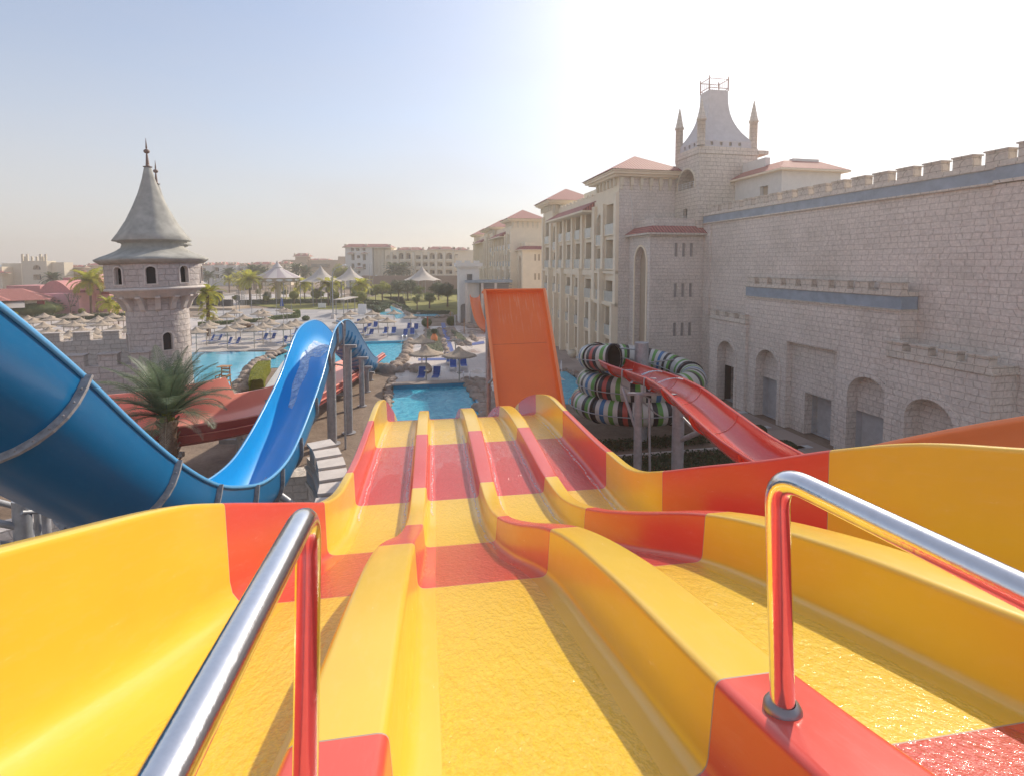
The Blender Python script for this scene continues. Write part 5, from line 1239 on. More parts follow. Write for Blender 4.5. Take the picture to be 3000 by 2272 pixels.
for r, yy in enumerate((757, 778, 800)):
    for px, ar in ((1138, 1), (1157, 1), (1175, 1), (1196, 1), (1225, 0), (1246, 0), (1266, 1), (1289, 1), (1316, 1)):
        W2.append((px, yy-(4 if r == 0 and ar and px > 1170 else 0), 14 if px < 1300 else 20, 17 if not (r == 0 and ar and px > 1170) else 24, bool(ar) and r == 0))
W2 += [(1337, 750, 8, 9, 0), (1337, 799, 7, 9, 0)]
t, a, b = farblock('hotel_block', 'far cream hotel with rows of arched balconies right of the red roofed block', 'hotel', 1128, 1400, 733, Yh+1, 14, M['cream'], W2, parts='rail'); roofs(t, [(1160, 1240, 733), (1250, 1330, 731), (1325, 1371, 733)], Yh+1, 1.2)
mb = MB()
for px in (1148, 1166, 1186, 1212, 1236, 1256, 1278, 1302, 1328): q = YP(px, 800, Yh+.6); mb.box(q.x-.45, q.x+.45, Yh+.3, Yh+1, 0, 14.6)
mb.build('pilasters', M['cream2'], t)
t, a, b = farblock('boundary_wall', 'long brown wall below the far arched hotel', 'wall', 1060, 1350, 808, 168, .5, M['brownwall'])
t, a, b = farblock('pavilion_building', 'brown low building with a red roofed square lookout', 'building', 827, 1012, 762, 300, 30, M['recess'], [(880, 780, 6, 7, 0)]); roofs(t, [(905, 960, 762)], 300, .8, .5, 10)
p0, p1 = YP(865, 752, 298), YP(898, 752, 298); mb = MB(); mb.box(p0.x, p1.x, 298, 304, 5, p0.z); mb.build('lookout', M['recess'], t); roofs(t, [(858, 903, 751)], 297, 1.7, .5, 7)
p0, p1 = YP(913, 783, 299), YP(963, 774, 299); mb = MB(); mb.box(p0.x, p1.x, 298.6, 299.9, p0.z, p1.z); mb.build('window_strip', M['win'], t)
p0, p1 = YP(990, 752, 296), YP(1014, 752, 296); mb = MB(); mb.box(p0.x, p1.x, 296, 320, 0, p0.z); mb.build('wing', M['recess'], t)
# low white villas behind the palms: each its own
vl = [(583, 620, 778), (622, 660, 776), (660, 693, 777), (693, 726, 779), (726, 800, 776), (800, 852, 774)]
pos = ['beside the castle tower', 'with a deep square balcony', 'third from the castle tower', 'just left of the carousel top', 'with a long plain wall behind the carousel', 'with sunlit columns right of the carousel top']
for k, (x0, x1, yt) in enumerate(vl):
    ws = [(x0+12, yt+14, 14, 12, 0), (x0+12, yt+34, 16, 12, 0)] if k < 4 else [(x0+10+q*12, yt+12, 5, 18, 0) for q in range(int((x1-x0-14)/12))]
    t, a, b = farblock('villa', 'low white villa '+pos[k], 'villa', x0, x1-1, yt, 225+k*2, 12, M['white'] if k < 4 else M['cream'], ws)
    t.o['group'] = 'white villas in the distance'; roofs(t, [(x0+6, x1-8, yt-1)], 225+k*2, 1.1, .3, 8)
# left group
t, a, b = farblock('villa_block', 'grey beige two storey block with a perforated parapet at far left', 'building', 4, 62, 772, 190, 4, M['cream2'], [(46, 824, 24, 28, 0)][:0])
t, a, b = farblock('villa_block', 'grey beige tower block with an arched loggia over a dark window', 'building', 62, 136, 765, 188, 4, M['cream2'], [(107, 784, 22, 14, 1), (109, 813, 22, 16, 0)])
mb = MB()
for px in (62, 70, 76, 90, 104, 115, 122, 130): q = YP(px, 762, 188); mb.box(q.x, q.x+.7, 188, 188.4, a.z, a.z+1.6+(.9 if px in (62, 76, 115, 130) else 0))
mb.build('parapet', M['cream2'], t)
t, a, b = farblock('villa_block', 'plain grey beige block right of the arched loggia', 'building', 137, 187, 769, 190, 4, M['cream2'])
t, a, b = farblock('villa_block', 'cream villa with two red roof strips behind the pink building', 'villa', 188, 246, 782, 196, 4, M['cream'], [(233, 808, 7, 12, 1)]); roofs(t, [(188, 242, 783), (188, 252, 799)], 195, .8, .8, 3)
t, a, b = farblock('villa_block', 'cream villa with an arched window left of the castle tower', 'villa', 250, 340, 777, 200, 4, M['cream'], [(261, 797, 8, 9, 0), (277, 799, 9, 12, 1)]); roofs(t, [(248, 345, 777)], 200, .7)
t, a, b = farblock('villa_block', 'small cream block at the left edge of the frame', 'building', -40, 5, 782, 186, 4, M['cream']); roofs(t, [(-40, 7, 800)], 185, .8, .8, 3)
t, a, b = farblock('distant_block', 'tiny distant block seen between the far hotel and the hotel row', 'building', 1404, 1424, 744, 260, 10, M['cream2'], [(1410, 757, 4, 6, 0)])
# ---------------------------------------------------------------- pink playhouse and the cream villa
pk = thing('pink_playhouse', 'pink building with rounded gables and small dark blocks on its walls', 'playhouse', (-84, 96, 0))
def wallx(mb, px0, px1, Y, zt, dep=6, m=0, curve=0):
    a, b = YP(px0, 900, Y), YP(px1, 900, Y); n = 14; top = [(a.x+(b.x-a.x)*k/n, zt+curve*math.sin(math.pi*k/n)) for k in range(n+1)]
    for k in range(n):
        (u0, z0), (u1, z1) = top[k], top[k+1]
        mb.quad((u0, Y, 0), (u1, Y, 0), (u1, Y, z1), (u0, Y, z0), m); mb.quad((u0, Y, z0), (u1, Y, z1), (u1, Y+dep, z1), (u0, Y+dep, z0), m)
    mb.quad((a.x, Y, 0), (a.x, Y+dep, 0), (a.x, Y+dep, zt), (a.x, Y, zt), m); mb.quad((b.x, Y, 0), (b.x, Y+dep, 0), (b.x, Y+dep, zt), (b.x, Y, zt), m)
mb = MB(); wallx(mb, 130, 232, 98, 3.9, 8); wallx(mb, 226, 322, 102, 4.3, 8, 0, 3.4); mb.build('wall', M['pink'], pk)
for a_ in ((112, 212, 100.5, 4.0, 6, 0, 2.3), (158, 206, 104, 5.5, 8, 0, .5), (22, 120, 108, 5.0, 6)): mb = MB(); wallx(mb, *a_); mb.build('roof', M['pinkroof'], pk)
p = YP(194, 826, 104); mb = MB(); mb.box(p.x-.6, p.x+.9, 104, 105, 5, p.z+.8); mb.build('chimney', M['pinkroof'], pk)
mb = MB(); p = YP(300, 862, 101.6); mb.box(p.x, p.x+2.2, 101.3, 102, p.z, p.z+1.3); mb.build('hatch', M['maroon'], pk); mb = MB(); p = YP(248, 866, 101.6); mb.box(p.x-.8, p.x+.3, 101.4, 102, p.z, p.z+1.0); mb.build('hatch', M['maroon'], pk)
rn = random.Random(11); mb = MB()
for k in range(34):
    px, py = rn.choice([(rn.uniform(136, 226), rn.uniform(878, 915)), (rn.uniform(240, 314), rn.uniform(848, 912))]); Y = 97.95 if px < 230 else 101.95; p = YP(px, py, Y); s_ = rn.uniform(.12, .3); mb.box(p.x-s_, p.x+s_, Y-.15, Y+.02, p.z-s_*.5, p.z+s_*.5)
mb.build('wall_blocks', M['brownwall'], pk)
vc = thing('cream_villa', 'cream villa with a terracotta roof and maroon shutter boxes at far left', 'villa', (-86, 90, 0))
A0, B0 = YP(-60, 880, 82), YP(130, 878, 91); dv_ = Vector((B0.x-A0.x, B0.y-A0.y, 0)); Lw = dv_.length; MV = Matrix.Translation((A0.x, A0.y, 0)) @ Matrix.Rotation(math.atan2(dv_.y, dv_.x)+.35, 4, 'Z'); zt = B0.z
MV = Matrix.Translation((B0.x, B0.y, 0)) @ Matrix.Rotation(R_(38), 4, 'Z') @ Matrix.Translation((-Lw, 0, 0))
mb = MB(); mb.box(0, Lw, 0, 8, 0, zt, 0, MV); mb.build('wall', M['cream'], vc)
def hipM(mb, x0, x1, y0, y1, z, h, i):
    m2 = MB(); hiproof(m2, x0, x1, y0, y1, z, h, i); mb.add([MV @ Vector(p) for p in m2.v], m2.f)
mb = MB(); hipM(mb, -1, Lw+.8, -.9, 8.5, zt, 1.9, 4); mb.build('roof', M['tile'], vc); mb = MB(); hipM(mb, -1, Lw*.55, -2.5, 5, zt+.1, 1.5, 3.5); mb.build('roof', M['tile'], vc)
for f in (.62, .95):
    mb = MB(); mb.box(Lw*f-.5, Lw*f+.5, -.35, -.02, zt-1.15, zt-.2, 0, MV); mb.build('shutter_box', M['maroon'], vc); mb = MB(); mb.box(Lw*f-.35, Lw*f+.35, -.15, -.02, .5, zt-1.15, 0, MV); mb.build('window', M['whitemetal'], vc)
mb = MB(); mb.add([MV @ Vector(p) for p in ((Lw*.3, -2.6, 2.1), (Lw*.75, -2.6, 2.1), (Lw*.72, 0, 3.3), (Lw*.3, 0, 3.4))], [(0, 1, 2, 3)]); mb.build('awning', M['canvas'], vc)
# ---------------------------------------------------------------- tents and carousels
def tent(name, label, px, ytop, ybase, wpx, Y, striped=False, n=8, legs=True):
    c = YP(px, ytop, Y); zb = YP(px, ybase, Y).z; r = wpx/2/1500*Y; hh_ = c.z-zb
    t = thing(name, label, 'tent' if not striped else 'carousel', (c.x, Y, 0)); mb = MB(); k = 48
    prof = [(r, 0), (r*.93, hh_*.035), (r*.75, hh_*.13), (r*.55, hh_*.26), (r*.38, hh_*.41), (r*.24, hh_*.58), (r*.12, hh_*.76), (r*.05, hh_*.9), (.04, hh_)]
    if striped: prof = [(r, 0), (r*.8, hh_*.13), (r*.5, hh_*.33), (r*.24, hh_*.52), (r*.2, hh_*.56), (r*.2, hh_*.62), (r*.08, hh_*.8), (.03, hh_)]
    for i in range(len(prof)-1):
        for j in range(k):
            a0, a1 = 2*math.pi*j/k, 2*math.pi*(j+1)/k; (r0, z0), (r1, z1) = prof[i], prof[i+1]
            sc = (lambda a, q: q*(1-.10*abs(math.sin(a*n/2))**1.0*(q/r))) if not striped else (lambda a, q: q)
            dz = (lambda a, q: 0) if striped else (lambda a, q: hh_*.05*(abs(math.sin(a*n/2)))*(q/r)**3)
            mb.add([(c.x+sc(a0, r0)*math.cos(a0), Y+sc(a0, r0)*math.sin(a0), zb+z0+dz(a0, r0)), (c.x+sc(a1, r0)*math.cos(a1), Y+sc(a1, r0)*math.sin(a1), zb+z0+dz(a1, r0)), (c.x+sc(a1, r1)*math.cos(a1), Y+sc(a1, r1)*math.sin(a1), zb+z1+dz(a1, r1)), (c.x+sc(a0, r1)*math.cos(a0), Y+sc(a0, r1)*math.sin(a0), zb+z1+dz(a0, r1))], [(0, 1, 2, 3)], (j//3) % 2 if striped and i < 3 else 0, None, not striped)
    mb.build('canopy', [M['canvas_w'] if striped else M['canvas'], M['canvas_m']], t)
    if striped:
        mb = MB(); hb = r*.16; mb.lathe([(r*1.0, -hb*1.1), (r*1.03, -hb*.1), (r*1.06, 0), (r*.9, .05)], c.x, Y, 32, 0, False, z0=zb); mb.build('rounding_board', M['recess'], t)
        for j in range(16):
            a_ = 2*math.pi*j/16+.1
            if math.sin(a_) > .3: continue
            mb = MB(); x, y = c.x+r*1.04*math.cos(a_), Y+r*1.04*math.sin(a_); tx, ty = -math.sin(a_), math.cos(a_); w_ = r*.14
            pts = [(x+tx*w_*math.cos(q*math.pi/6), y+ty*w_*math.cos(q*math.pi/6), zb-hb*.55+hb*.32*math.sin(q*math.pi/6)) for q in range(12)]; mb.add(pts, [tuple(range(12))]); mb.build('shield', M['whitemetal'], t)
        mb = MB(); mb.tube([(c.x, Y, 0), (c.x, Y, zb+hh_*.5)], r*.13, 14)
        for j in range(12): a_ = 2*math.pi*j/12; mb.tube([(c.x+r*.85*math.cos(a_), Y+r*.85*math.sin(a_), 0), (c.x+r*.85*math.cos(a_), Y+r*.85*math.sin(a_), zb)], .09, 6)
        mb.lathe([(r*.95, 0), (r*.95, .4), (.1, .42)], c.x, Y, 32); mb.build('columns', M['cream2'], t)
    elif legs:
        mb = MB(); mb.tube([(c.x, Y, 0), (c.x, Y, zb+hh_*.9)], .12, 6); mb.build('centre_mast', M['galvd'], t)
        for j in range(n): mb = MB(); a_ = 2*math.pi*j/n; mb.tube([(c.x+r*.97*math.cos(a_), Y+r*.97*math.sin(a_), 0), (c.x+r*.97*math.cos(a_), Y+r*.97*math.sin(a_), zb+.1)], .08, 6); mb.build('pole', M['galvd'], t)
    return t
tent('carousel', 'striped carousel tent with a pointed top and shield shaped panels', 812, 764, 814, 132, 128, True)
tent('carousel', 'small pale carousel top just right of the castle tower drum', 592, 818, 838, 42, 120, True)
tent('tent_canopy', 'beige peaked tent canopy with a tear near its tip, left one of two', 939, 778, 826, 126, 120)
tent('tent_canopy', 'beige peaked tent canopy right of the torn one', 1025, 780, 822, 112, 126)
tent('carousel', 'low painted carousel with a pale peaked top before the brown wall', 1236, 780, 822, 116, 142)
# ---------------------------------------------------------------- vegetation
def leafquads(mb, c, rad, n, size, rnd, shell=.35, flat=0.0, m=0):
    for _ in range(n):
        th = rnd.uniform(0, 2*math.pi); u = rnd.uniform(-1, 1); s = math.sqrt(1-u*u); r = 1-shell*rnd.random()**1.5
        d = Vector((s*math.cos(th), s*math.sin(th), u)); p = Vector((c[0]+d.x*rad[0]*r, c[1]+d.y*rad[1]*r, c[2]+d.z*rad[2]*r))
        nn = (d+Vector((rnd.uniform(-1, 1), rnd.uniform(-1, 1), rnd.uniform(-1, 1)))*.75).normalized()
        a = nn.cross(Vector((rnd.uniform(-1, 1), rnd.uniform(-1, 1), rnd.uniform(-1, 1)))).normalized(); b = nn.cross(a); k = size*rnd.uniform(.6, 1.4)
        mb.add([p-a*k*.5-b*k*.12, p-b*k*.38, p+a*k*.5, p+b*k*.38], [(0, 1, 2, 3)], m)
def core(mb, c, rad, rnd, m=0, n=10):
    P = []
    for i in range(7):
        v = math.pi*i/6; P.append([(c[0]+rad[0]*math.sin(v)*math.cos(2*math.pi*j/n), c[1]+rad[1]*math.sin(v)*math.sin(2*math.pi*j/n), c[2]+rad[2]*math.cos(v)) for j in range(n+1)])
    mb.grid(P, m, True)
def frond(mb, base, az, el, L, droop, wl, nl, rnd, m=0, wid=.035, vee=.5, stem=.02):
    az += rnd.uniform(-.05, .05); pts = []; p = Vector(base); a = el; n = 12
    for i in range(n+1):
        pts.append(p.copy()); p = p+Vector((math.cos(az)*math.cos(a), math.sin(az)*math.cos(a), math.sin(a)))*(L/n); a -= droop/n*(.4+1.2*i/n)
    side = Vector((-math.sin(az), math.cos(az), 0))
    mb.tube(pts, [stem*(1-.8*i/n) for i in range(n+1)], 4, m, False)
    for k in range(nl):
        f = .10+.90*k/(nl-1); x = f*n; i = min(n-1, int(x)); q = pts[i].lerp(pts[i+1], x-i); tg = (pts[i+1]-pts[i]).normalized(); up = side.cross(tg).normalized()
        if up.z < 0: up = -up
        ll = wl*math.sin(math.pi*min(1, f*.86+.14))**.7*rnd.uniform(.85, 1.1)
        for s in (-1, 1):
            d = (side*s*.82+tg*(.45+.4*f)+up*vee*(1-f*.6)+Vector((0, 0, -.10))).normalized(); e = q+d*ll+Vector((0, 0, -.14*ll*rnd.uniform(.4, 1.4))); mid = q+d*ll*.45; w_ = tg*wid
            mb.add([q-w_*.4, mid-w_, e, mid+w_, q+w_*.4], [(0, 1, 2, 3, 4)], m)
# the young date palm in front of the castle tower
rnd = random.Random(5)
yp = YP(492, 1290, 19.6)
t = thing('young_palm', 'young date palm with grey green arching fronds in front of the round tower', 'palm tree', (yp.x, yp.y, 0))
mb = MB(); hz = 3.95
mb.tube([(yp.x, yp.y, 0), (yp.x, yp.y, 1.5), (yp.x+.03, yp.y, hz-.5)], [.30, .27, .30], 14)
for k in range(70):
    a = k*2.4; z = .3+(hz-.5)*k/70; q = Vector((yp.x+.27*math.cos(a), yp.y+.27*math.sin(a), z)); mb.tube([q, q+Vector((math.cos(a)*.14, math.sin(a)*.14, .2))], [.07, .035], 5, 0, True, False)
mb.build('trunk', M['trunk'], t)
mb = MB()
for k in range(50):
    f = k/49; az = k*2.399963; el = 1.5-1.15*f+rnd.uniform(-.08, .08); frond(mb, (yp.x+.1*math.cos(az), yp.y+.1*math.sin(az), hz-.35), az, el, rnd.uniform(2.6, 3.05)*(1.0 if f < .8 else .85), .7+1.0*f, .58, 46, rnd, 0, .019, .35, .026)
mb.build('crown', M['palmleaf'], t)
mb = MB()
for k in range(5):
    az = k*1.3; frond(mb, (yp.x, yp.y, hz-.45), az, -.1, 1.7, 1.4, .34, 26, rnd, 0, .014, .2, .02)
mb.build('dry_fronds', M['thatch'], t)
mb = MB()
for k in range(22):
    az = k*2.4; mb.tube([(yp.x+.12*math.cos(az), yp.y+.12*math.sin(az), hz-.7), (yp.x+.26*math.cos(az), yp.y+.26*math.sin(az), hz-.15), (yp.x+.32*math.cos(az), yp.y+.32*math.sin(az), hz+.5)], [.07, .05, .02], 6)
mb.build('leaf_bases', M['leafy'], t)
# distant feather palms
def palm(h, seed, mat_, nf=20, L=2.6, droopy=1.7, trunk_r=.17, skirt=False, lean=0.0):
    r = random.Random(seed); t = thing('palm_tree', 'proto', 'palm tree', (0, 0, 0)); mb = MB()
    mb.tube([(0, 0, 0), (lean*.3, 0, h*.5), (lean, 0, h)], [trunk_r*1.25, trunk_r, trunk_r*.8], 8); mb.build('trunk', M['trunk'], t); mb = MB()
    for k in range(nf):
        f = k/(nf-1); az = k*2.399963; frond(mb, (lean, 0, h), az, 1.25-1.3*f, L*r.uniform(.85, 1.1), droopy*(.7+.6*f), L*.27, 20, r, 0, .11, .15, .035)
    if skirt:
        for k in range(26): az = k*2.4; z = h-.2-h*.55*k/26; frond(mb, (0, 0, z), az, .3, L*.55, 2.0, L*.24, 9, r, 0, .09, .1, .03)
    mb.build('crown', M[mat_], t); return t
ORD = 'first second third fourth fifth sixth seventh eighth ninth tenth eleventh twelfth thirteenth fourteenth fifteenth sixteenth seventeenth eighteenth nineteenth twentieth'.split()
def ordn(i): return ORD[i] if i < 20 else ('twenty-'+ORD[i-20] if i < 29 else ('thirtieth' if i == 29 else 'thirty-'+ORD[i-30] if i < 39 else 'fortieth' if i == 39 else 'forty-'+ORD[i-40]))
protos = {}
def place(kind, maker, px, py, label, h=None, href=None, rot=None, group=None, zb=0.0, s=None):
    """stand a copy where the ground meets pixel (px,py)"""
    q = G(px, py, zb); key = kind; sc = s if s else ((h/href) if h else 1.0); rz = rot if rot is not None else (px*1.7) % 6.28
    if key not in protos: t = maker(); protos[key] = t; o = t.o; o['label'] = label; o.matrix_world = Matrix.Translation(q) @ Matrix.Rotation(rz, 4, 'Z') @ Matrix.Scale(sc, 4)
    else: o = dup(protos[key].o, q, rz, label, sc)
    if group: o['group'] = group
    return o
# (px, base y, crown-centre y, kind)
def hpx(pyb, pyt): return (pyb-pyt)/1500*(14250/(pyb-775))
PL = [(733, 892, 822, 'a', 'tall palm with drooping yellow green crown left of the carousel'), (750, 855, 822, 'b', 'short yellowing palm just behind the tall drooping palm'), (816, 885, 838, 'b', 'yellow green palm in front of the carousel columns'),
      (893, 886, 835, 'a', 'palm between the two ball trees, half its fronds orange'), (962, 896, 838, 'b', 'slim palm beside the lamp post, under the left tent canopy'), (1059, 895, 838, 'a', 'broad drooping palm right of the lamp post'), (990, 880, 835, 'b', 'yellow palm right behind the lamp post arm'),
      (268, 918, 828, 'a', 'tall curved palm in front of the pink playhouse'), (322, 945, 890, 'a', 'wide palm left of the castle tower among the umbrellas'), (348, 950, 905, 'b', 'small orange tinted palm touching the castle tower'), (318, 880, 812, 'b', 'yellow palm behind the pink playhouse gable'), (335, 880, 820, 'b', 'yellow palm peeking out left of the castle drum'),
      (700, 862, 830, 'b', 'small palm in front of the white villas'), (672, 858, 822, 'b', 'small yellow palm before the second white villa'), (695, 848, 812, 'b', 'thin orange palm before the third white villa'), (868, 884, 856, 'b', 'low palm bush behind the first ball tree')]
mk = {'a': lambda: palm(5, 21, 'palmfar', 30, 3.7, 2.0), 'b': lambda: palm(5, 33, 'palmfar', 26, 3.6, 1.7)}
for px, yb, yt, k, lab in PL: h = hpx(yb, yt); place('palm'+k, mk[k], px, yb, lab, h, 5.0, group='feather palms around the pools')
mkd = lambda: palm(5, 8, 'leafd', 32, 4.0, 1.5, .22)
for px, yb, yt, lab in ((745, 850, 800, 'big dark palm left of the carousel roof'), (768, 848, 805, 'dark palm close behind the carousel roof'), (672, 845, 805, 'dark palm crown above the second villa window'), (612, 850, 812, 'dark palm by the first villa'), (158, 865, 820, 'dark fan palm behind the pink playhouse roof'),
                        (868, 843, 795, 'dark palm behind the tents, left one'), (895, 843, 800, 'dark palm behind the tents, second one'), (1155, 845, 795, 'dark palm below the far arched balconies, left of a pair'), (1178, 845, 795, 'dark palm below the far arched balconies, right of a pair')):
    place('palmd', mkd, px, yb, lab, hpx(yb, yt), 5.0, group='dark palms near the far buildings')
place('palmskirt', lambda: palm(5, 13, 'palmfar', 22, 2.3, 1.9, .2, True), 612, 985, 'shaggy palm with dead hanging fronds right of the castle tower', hpx(985, 862), 5.0)
# broad leaved trees
def tree(seed, mat_, h, blobs, n, size, tr=.14):
    r = random.Random(seed); t = thing('tree', 'proto', 'tree', (0, 0, 0)); mb = MB(); top = min(b[2] for b in blobs)
    mb.tube([(0, 0, 0), (.05, .03, top*.6), (0, 0, top)], [tr*1.3, tr, tr*.7], 8)
    for b in blobs[:6]: mb.tube([(0, 0, top*.7), (b[0]*.6, b[1]*.6, (top*.7+b[2])/2), (b[0], b[1], b[2])], [tr*.6, tr*.35, tr*.15], 6)
    mb.build('trunk', M['trunk'], t); mb = MB()
    for b in blobs:
        leafquads(mb, b[:3], (b[3], b[3], b[3]*b[4]), int(n*b[3]**2), size, r, .6)
    mb.build('crown', M[mat_], t); return t
def blobsA(seed, h, w_, k=9):
    r = random.Random(seed); return [(r.uniform(-.62, .62)*w_, r.uniform(-.62, .62)*w_, h*r.uniform(.45, .85), w_*r.uniform(.38, .6), r.uniform(.7, 1.0)) for _ in range(k)]
def ball(seed, mat_):
    r = random.Random(seed); t = thing('ball_tree', 'proto', 'topiary tree', (0, 0, 0)); mb = MB(); mb.tube([(0, 0, 0), (0.03, 0, 1.2)], [.07, .09], 7); mb.build('trunk', M['trunk'], t); mb = MB()
    core(mb, (0, 0, 1.75), (.78, .78, .66), r); leafquads(mb, (0, 0, 1.75), (.86, .86, .74), 2200, .11, r, .12); mb.build('crown', M[mat_], t); return t
for px, yb, yt, lab in ((862, 893, 855, 'round clipped ball tree before the carousel, wider than tall'), (927, 893, 850, 'tall round ball tree left of the lamp post'), (980, 895, 854, 'round ball tree just right of the lamp post'), (1058, 903, 856, 'darker ball tree at the end of the clipped hedge'), (1057, 913, 885, 'small ball tree on the hedge corner below a bigger one'), (694, 893, 866, 'dull green ball tree behind the stage frames'),
                        (780, 893, 868, 'small ball tree on the lawn strip left of the carousel columns'), (240, 930, 905, 'small yellow green ball bush before the pink wall')):
    place('ball', lambda: ball(4, 'leafy'), px, yb, lab, hpx(yb, yt), 2.35, group='clipped ball trees')
TR = [(1121, 885, 818, 'leafy', 'broad yellow green tree at the left of the lawn'), (1168, 885, 820, 'leafd', 'large dark spreading tree on the lawn, left of its group'), (1195, 882, 818, 'leafd', 'large dark tree in the middle of the lawn group'), (1228, 885, 835, 'leaf', 'grey green tree in front of the dark lawn trees'), (1258, 905, 858, 'leafy2', 'tree with flame yellow tips on the front lawn'),
      (1222, 908, 858, 'leafy2', 'yellow tipped small tree left of the rounded one'), (1259, 903, 853, 'leaf', 'rounded dense tree at the front of the lawn'), (1311, 900, 828, 'leafd', 'olive tree at the right of the lawn by the castle gate'), (1285, 880, 825, 'leafd', 'dark tree behind the right lawn trees'), (1006, 846, 768, 'leafy', 'big rounded light tree right of the torn tent canopy'),
      (155, 925, 886, 'leafy', 'bushy tree with a bare stem before the pink wall'), (38, 945, 905, 'leafy', 'small tree by the cream villa awning'), (786, 890, 852, 'leaf', 'bright green tree between the tall palm and carousel'), (1340, 880, 845, 'leafd', 'dark shrub tree tucked against the castle gate'), (1040, 885, 848, 'leaf', 'green tree behind the darker ball tree'), (948, 880, 852, 'leaf', 'small tree between two ball trees, farther back'), (1145, 880, 835, 'leaf', 'green tree right of the broad yellow green lawn tree'), (730, 860, 838, 'leafd', 'dark low tree behind the stage trusses'),
      (905, 852, 815, 'leafd', 'dark bushy tree between the dark palms and the torn tent'), (690, 885, 866, 'leafd', 'dark shrub behind the picket fence'), (1215, 866, 838, 'leafd', 'dark tree in front of the brown wall'), (1320, 868, 842, 'leaf', 'tree at the back right corner of the lawn'), (838, 876, 848, 'leafd', 'dark bushy tree right of the carousel columns'), (970, 872, 840, 'leafd', 'dark tree below the torn tent canopy'), (1100, 880, 848, 'leafd', 'dark tree left of the broad lawn tree'), (760, 872, 846, 'leaf', 'green tree left of the carousel, behind the palms'), (1045, 868, 836, 'leafd', 'dark tree behind the right tent canopy')]
tm = {'leafy': lambda: tree(3, 'leafy', 4.5, blobsA(2, 4.5, 1.7), 620, .16), 'leafd': lambda: tree(9, 'leafd', 4.5, blobsA(7, 4.5, 2.1, 11), 560, .18), 'leaf': lambda: tree(12, 'leaf', 4.5, blobsA(5, 4.5, 1.5, 8), 700, .15), 'leafy2': lambda: tree(15, 'leaf', 4.5, blobsA(11, 4.5, 1.3, 7), 700, .15)}
for px, yb, yt, k, lab in TR: place('tree'+k, tm[k], px, yb, lab, hpx(yb, yt), 4.6, group='leafy trees around the gardens')
mb = MB(); rr = random.Random(2); q = G(208, 925)
t = thing('bare_tree', 'bare twiggy tree in front of the pink playhouse wall', 'tree', q)
def twig(mb, p, d, l, r_, dep):
    e = p+d*l; mb.tube([p, e], [r_, r_*.6], 5)
    if dep: 
        for _ in range(3): twig(mb, e, (d+Vector((rr.uniform(-.7, .7), rr.uniform(-.7, .7), rr.uniform(-.1, .5)))).normalized(), l*.72, r_*.6, dep-1)
twig(mb, q, Vector((0, 0, 1)), 1.5, .12, 4); mb.build('branches', M['trunk'], t)
# hedges: clipped, each a thing
def hedge(label, pts, w_, h, mat_='leaf', dens=120, size=.13, fr='w', cat='hedge'):
    r = random.Random(len(pts)*7+int(w_*10)); P = [Vector((p[0], p[1], 0)) for p in pts]; t = thing('hedge', label, cat, tuple(P[0]), fr); mb = MB(); F = []
    for i, p in enumerate(P):
        a = P[max(0, i-1)]; b = P[min(len(P)-1, i+1)]; tg = (b-a).normalized(); n = Vector((tg.y, -tg.x, 0))
        F.append([p+n*w_/2, p+n*w_/2*.95+Vector((0, 0, h*.85)), p+n*w_/2*.75+Vector((0, 0, h)), p-n*w_/2*.75+Vector((0, 0, h)), p-n*w_/2*.95+Vector((0, 0, h*.85)), p-n*w_/2])
    mb.grid(F, 0, False)
    for i in range(len(P)-1):
        L_ = (P[i+1]-P[i]).length; tg = (P[i+1]-P[i])/max(L_, .01); n = Vector((tg.y, -tg.x, 0))
        for _ in range(int(L_*(w_+2*h)*dens)):
            s = r.uniform(-(h+w_/2), h+w_/2); f = r.random()*L_
            if abs(s) < w_/2: c = P[i]+tg*f+n*s+Vector((0, 0, h))
            else: c = P[i]+tg*f+n*(w_/2 if s > 0 else -w_/2)+Vector((0, 0, h-(abs(s)-w_/2)))
            a = Vector((r.uniform(-1, 1), r.uniform(-1, 1), r.uniform(-1, 1))).normalized(); b = a.cross(Vector((r.uniform(-1, 1), r.uniform(-1, 1), r.uniform(-1, 1)))).normalized(); k = size*r.uniform(.6, 1.3)
            mb.add([c-a*k*.5, c+b*k*.35, c+a*k*.5, c-b*k*.35], [(0, 1, 2, 3)])
    mb.build('foliage', M[mat_], t); return t
gx = lambda px, py: tuple(G(px, py))[:2]
hedge('long low clipped hedge behind the lawn strip', [gx(700, 893), gx(860, 890), gx(1000, 888), gx(1075, 886)], 1.6, 1.0, 'leafd', 14, .4)
hedge('low hedge along the back of the lawn by the brown wall', [gx(1060, 862), gx(1130, 860)], 1.5, 1.2, 'leafd', 12, .45)
hedge('curving clipped hedge along the winding stream, front of the lawn', [gx(1185, 910), gx(1205, 918), gx(1250, 920), gx(1318, 920)], 1.1, .6, 'leafd', 30, .25)
hedge('curved hedge between the lawn and the stream, upper part', [gx(1075, 885), gx(1120, 889), gx(1165, 896), gx(1190, 906)], 1.0, .6, 'leafd', 25, .28)
hedge('dark hedge maze loop left of the stream, back row', [gx(1068, 895), gx(1090, 893), gx(1120, 896), gx(1135, 902), gx(1120, 908)], 1.3, .8, 'leafd', 30, .25)
hedge('dark hedge maze loop left of the stream, front row', [gx(1068, 904), gx(1085, 904), gx(1105, 908), gx(1118, 914), (G(1100, 918).x, G(1100, 918).y)], 1.3, .8, 'leafd', 30, .25)
hedge('thin hedge strip between the umbrellas, right part', [gx(800, 938), gx(840, 934), gx(874, 932)], 1.0, .7, 'leaf', 60, .18); hedge('thin hedge strip in front of the castle tower umbrellas', [gx(580, 956), gx(640, 953), gx(760, 944), gx(800, 940)], .9, .6, 'leaf', 60, .18)
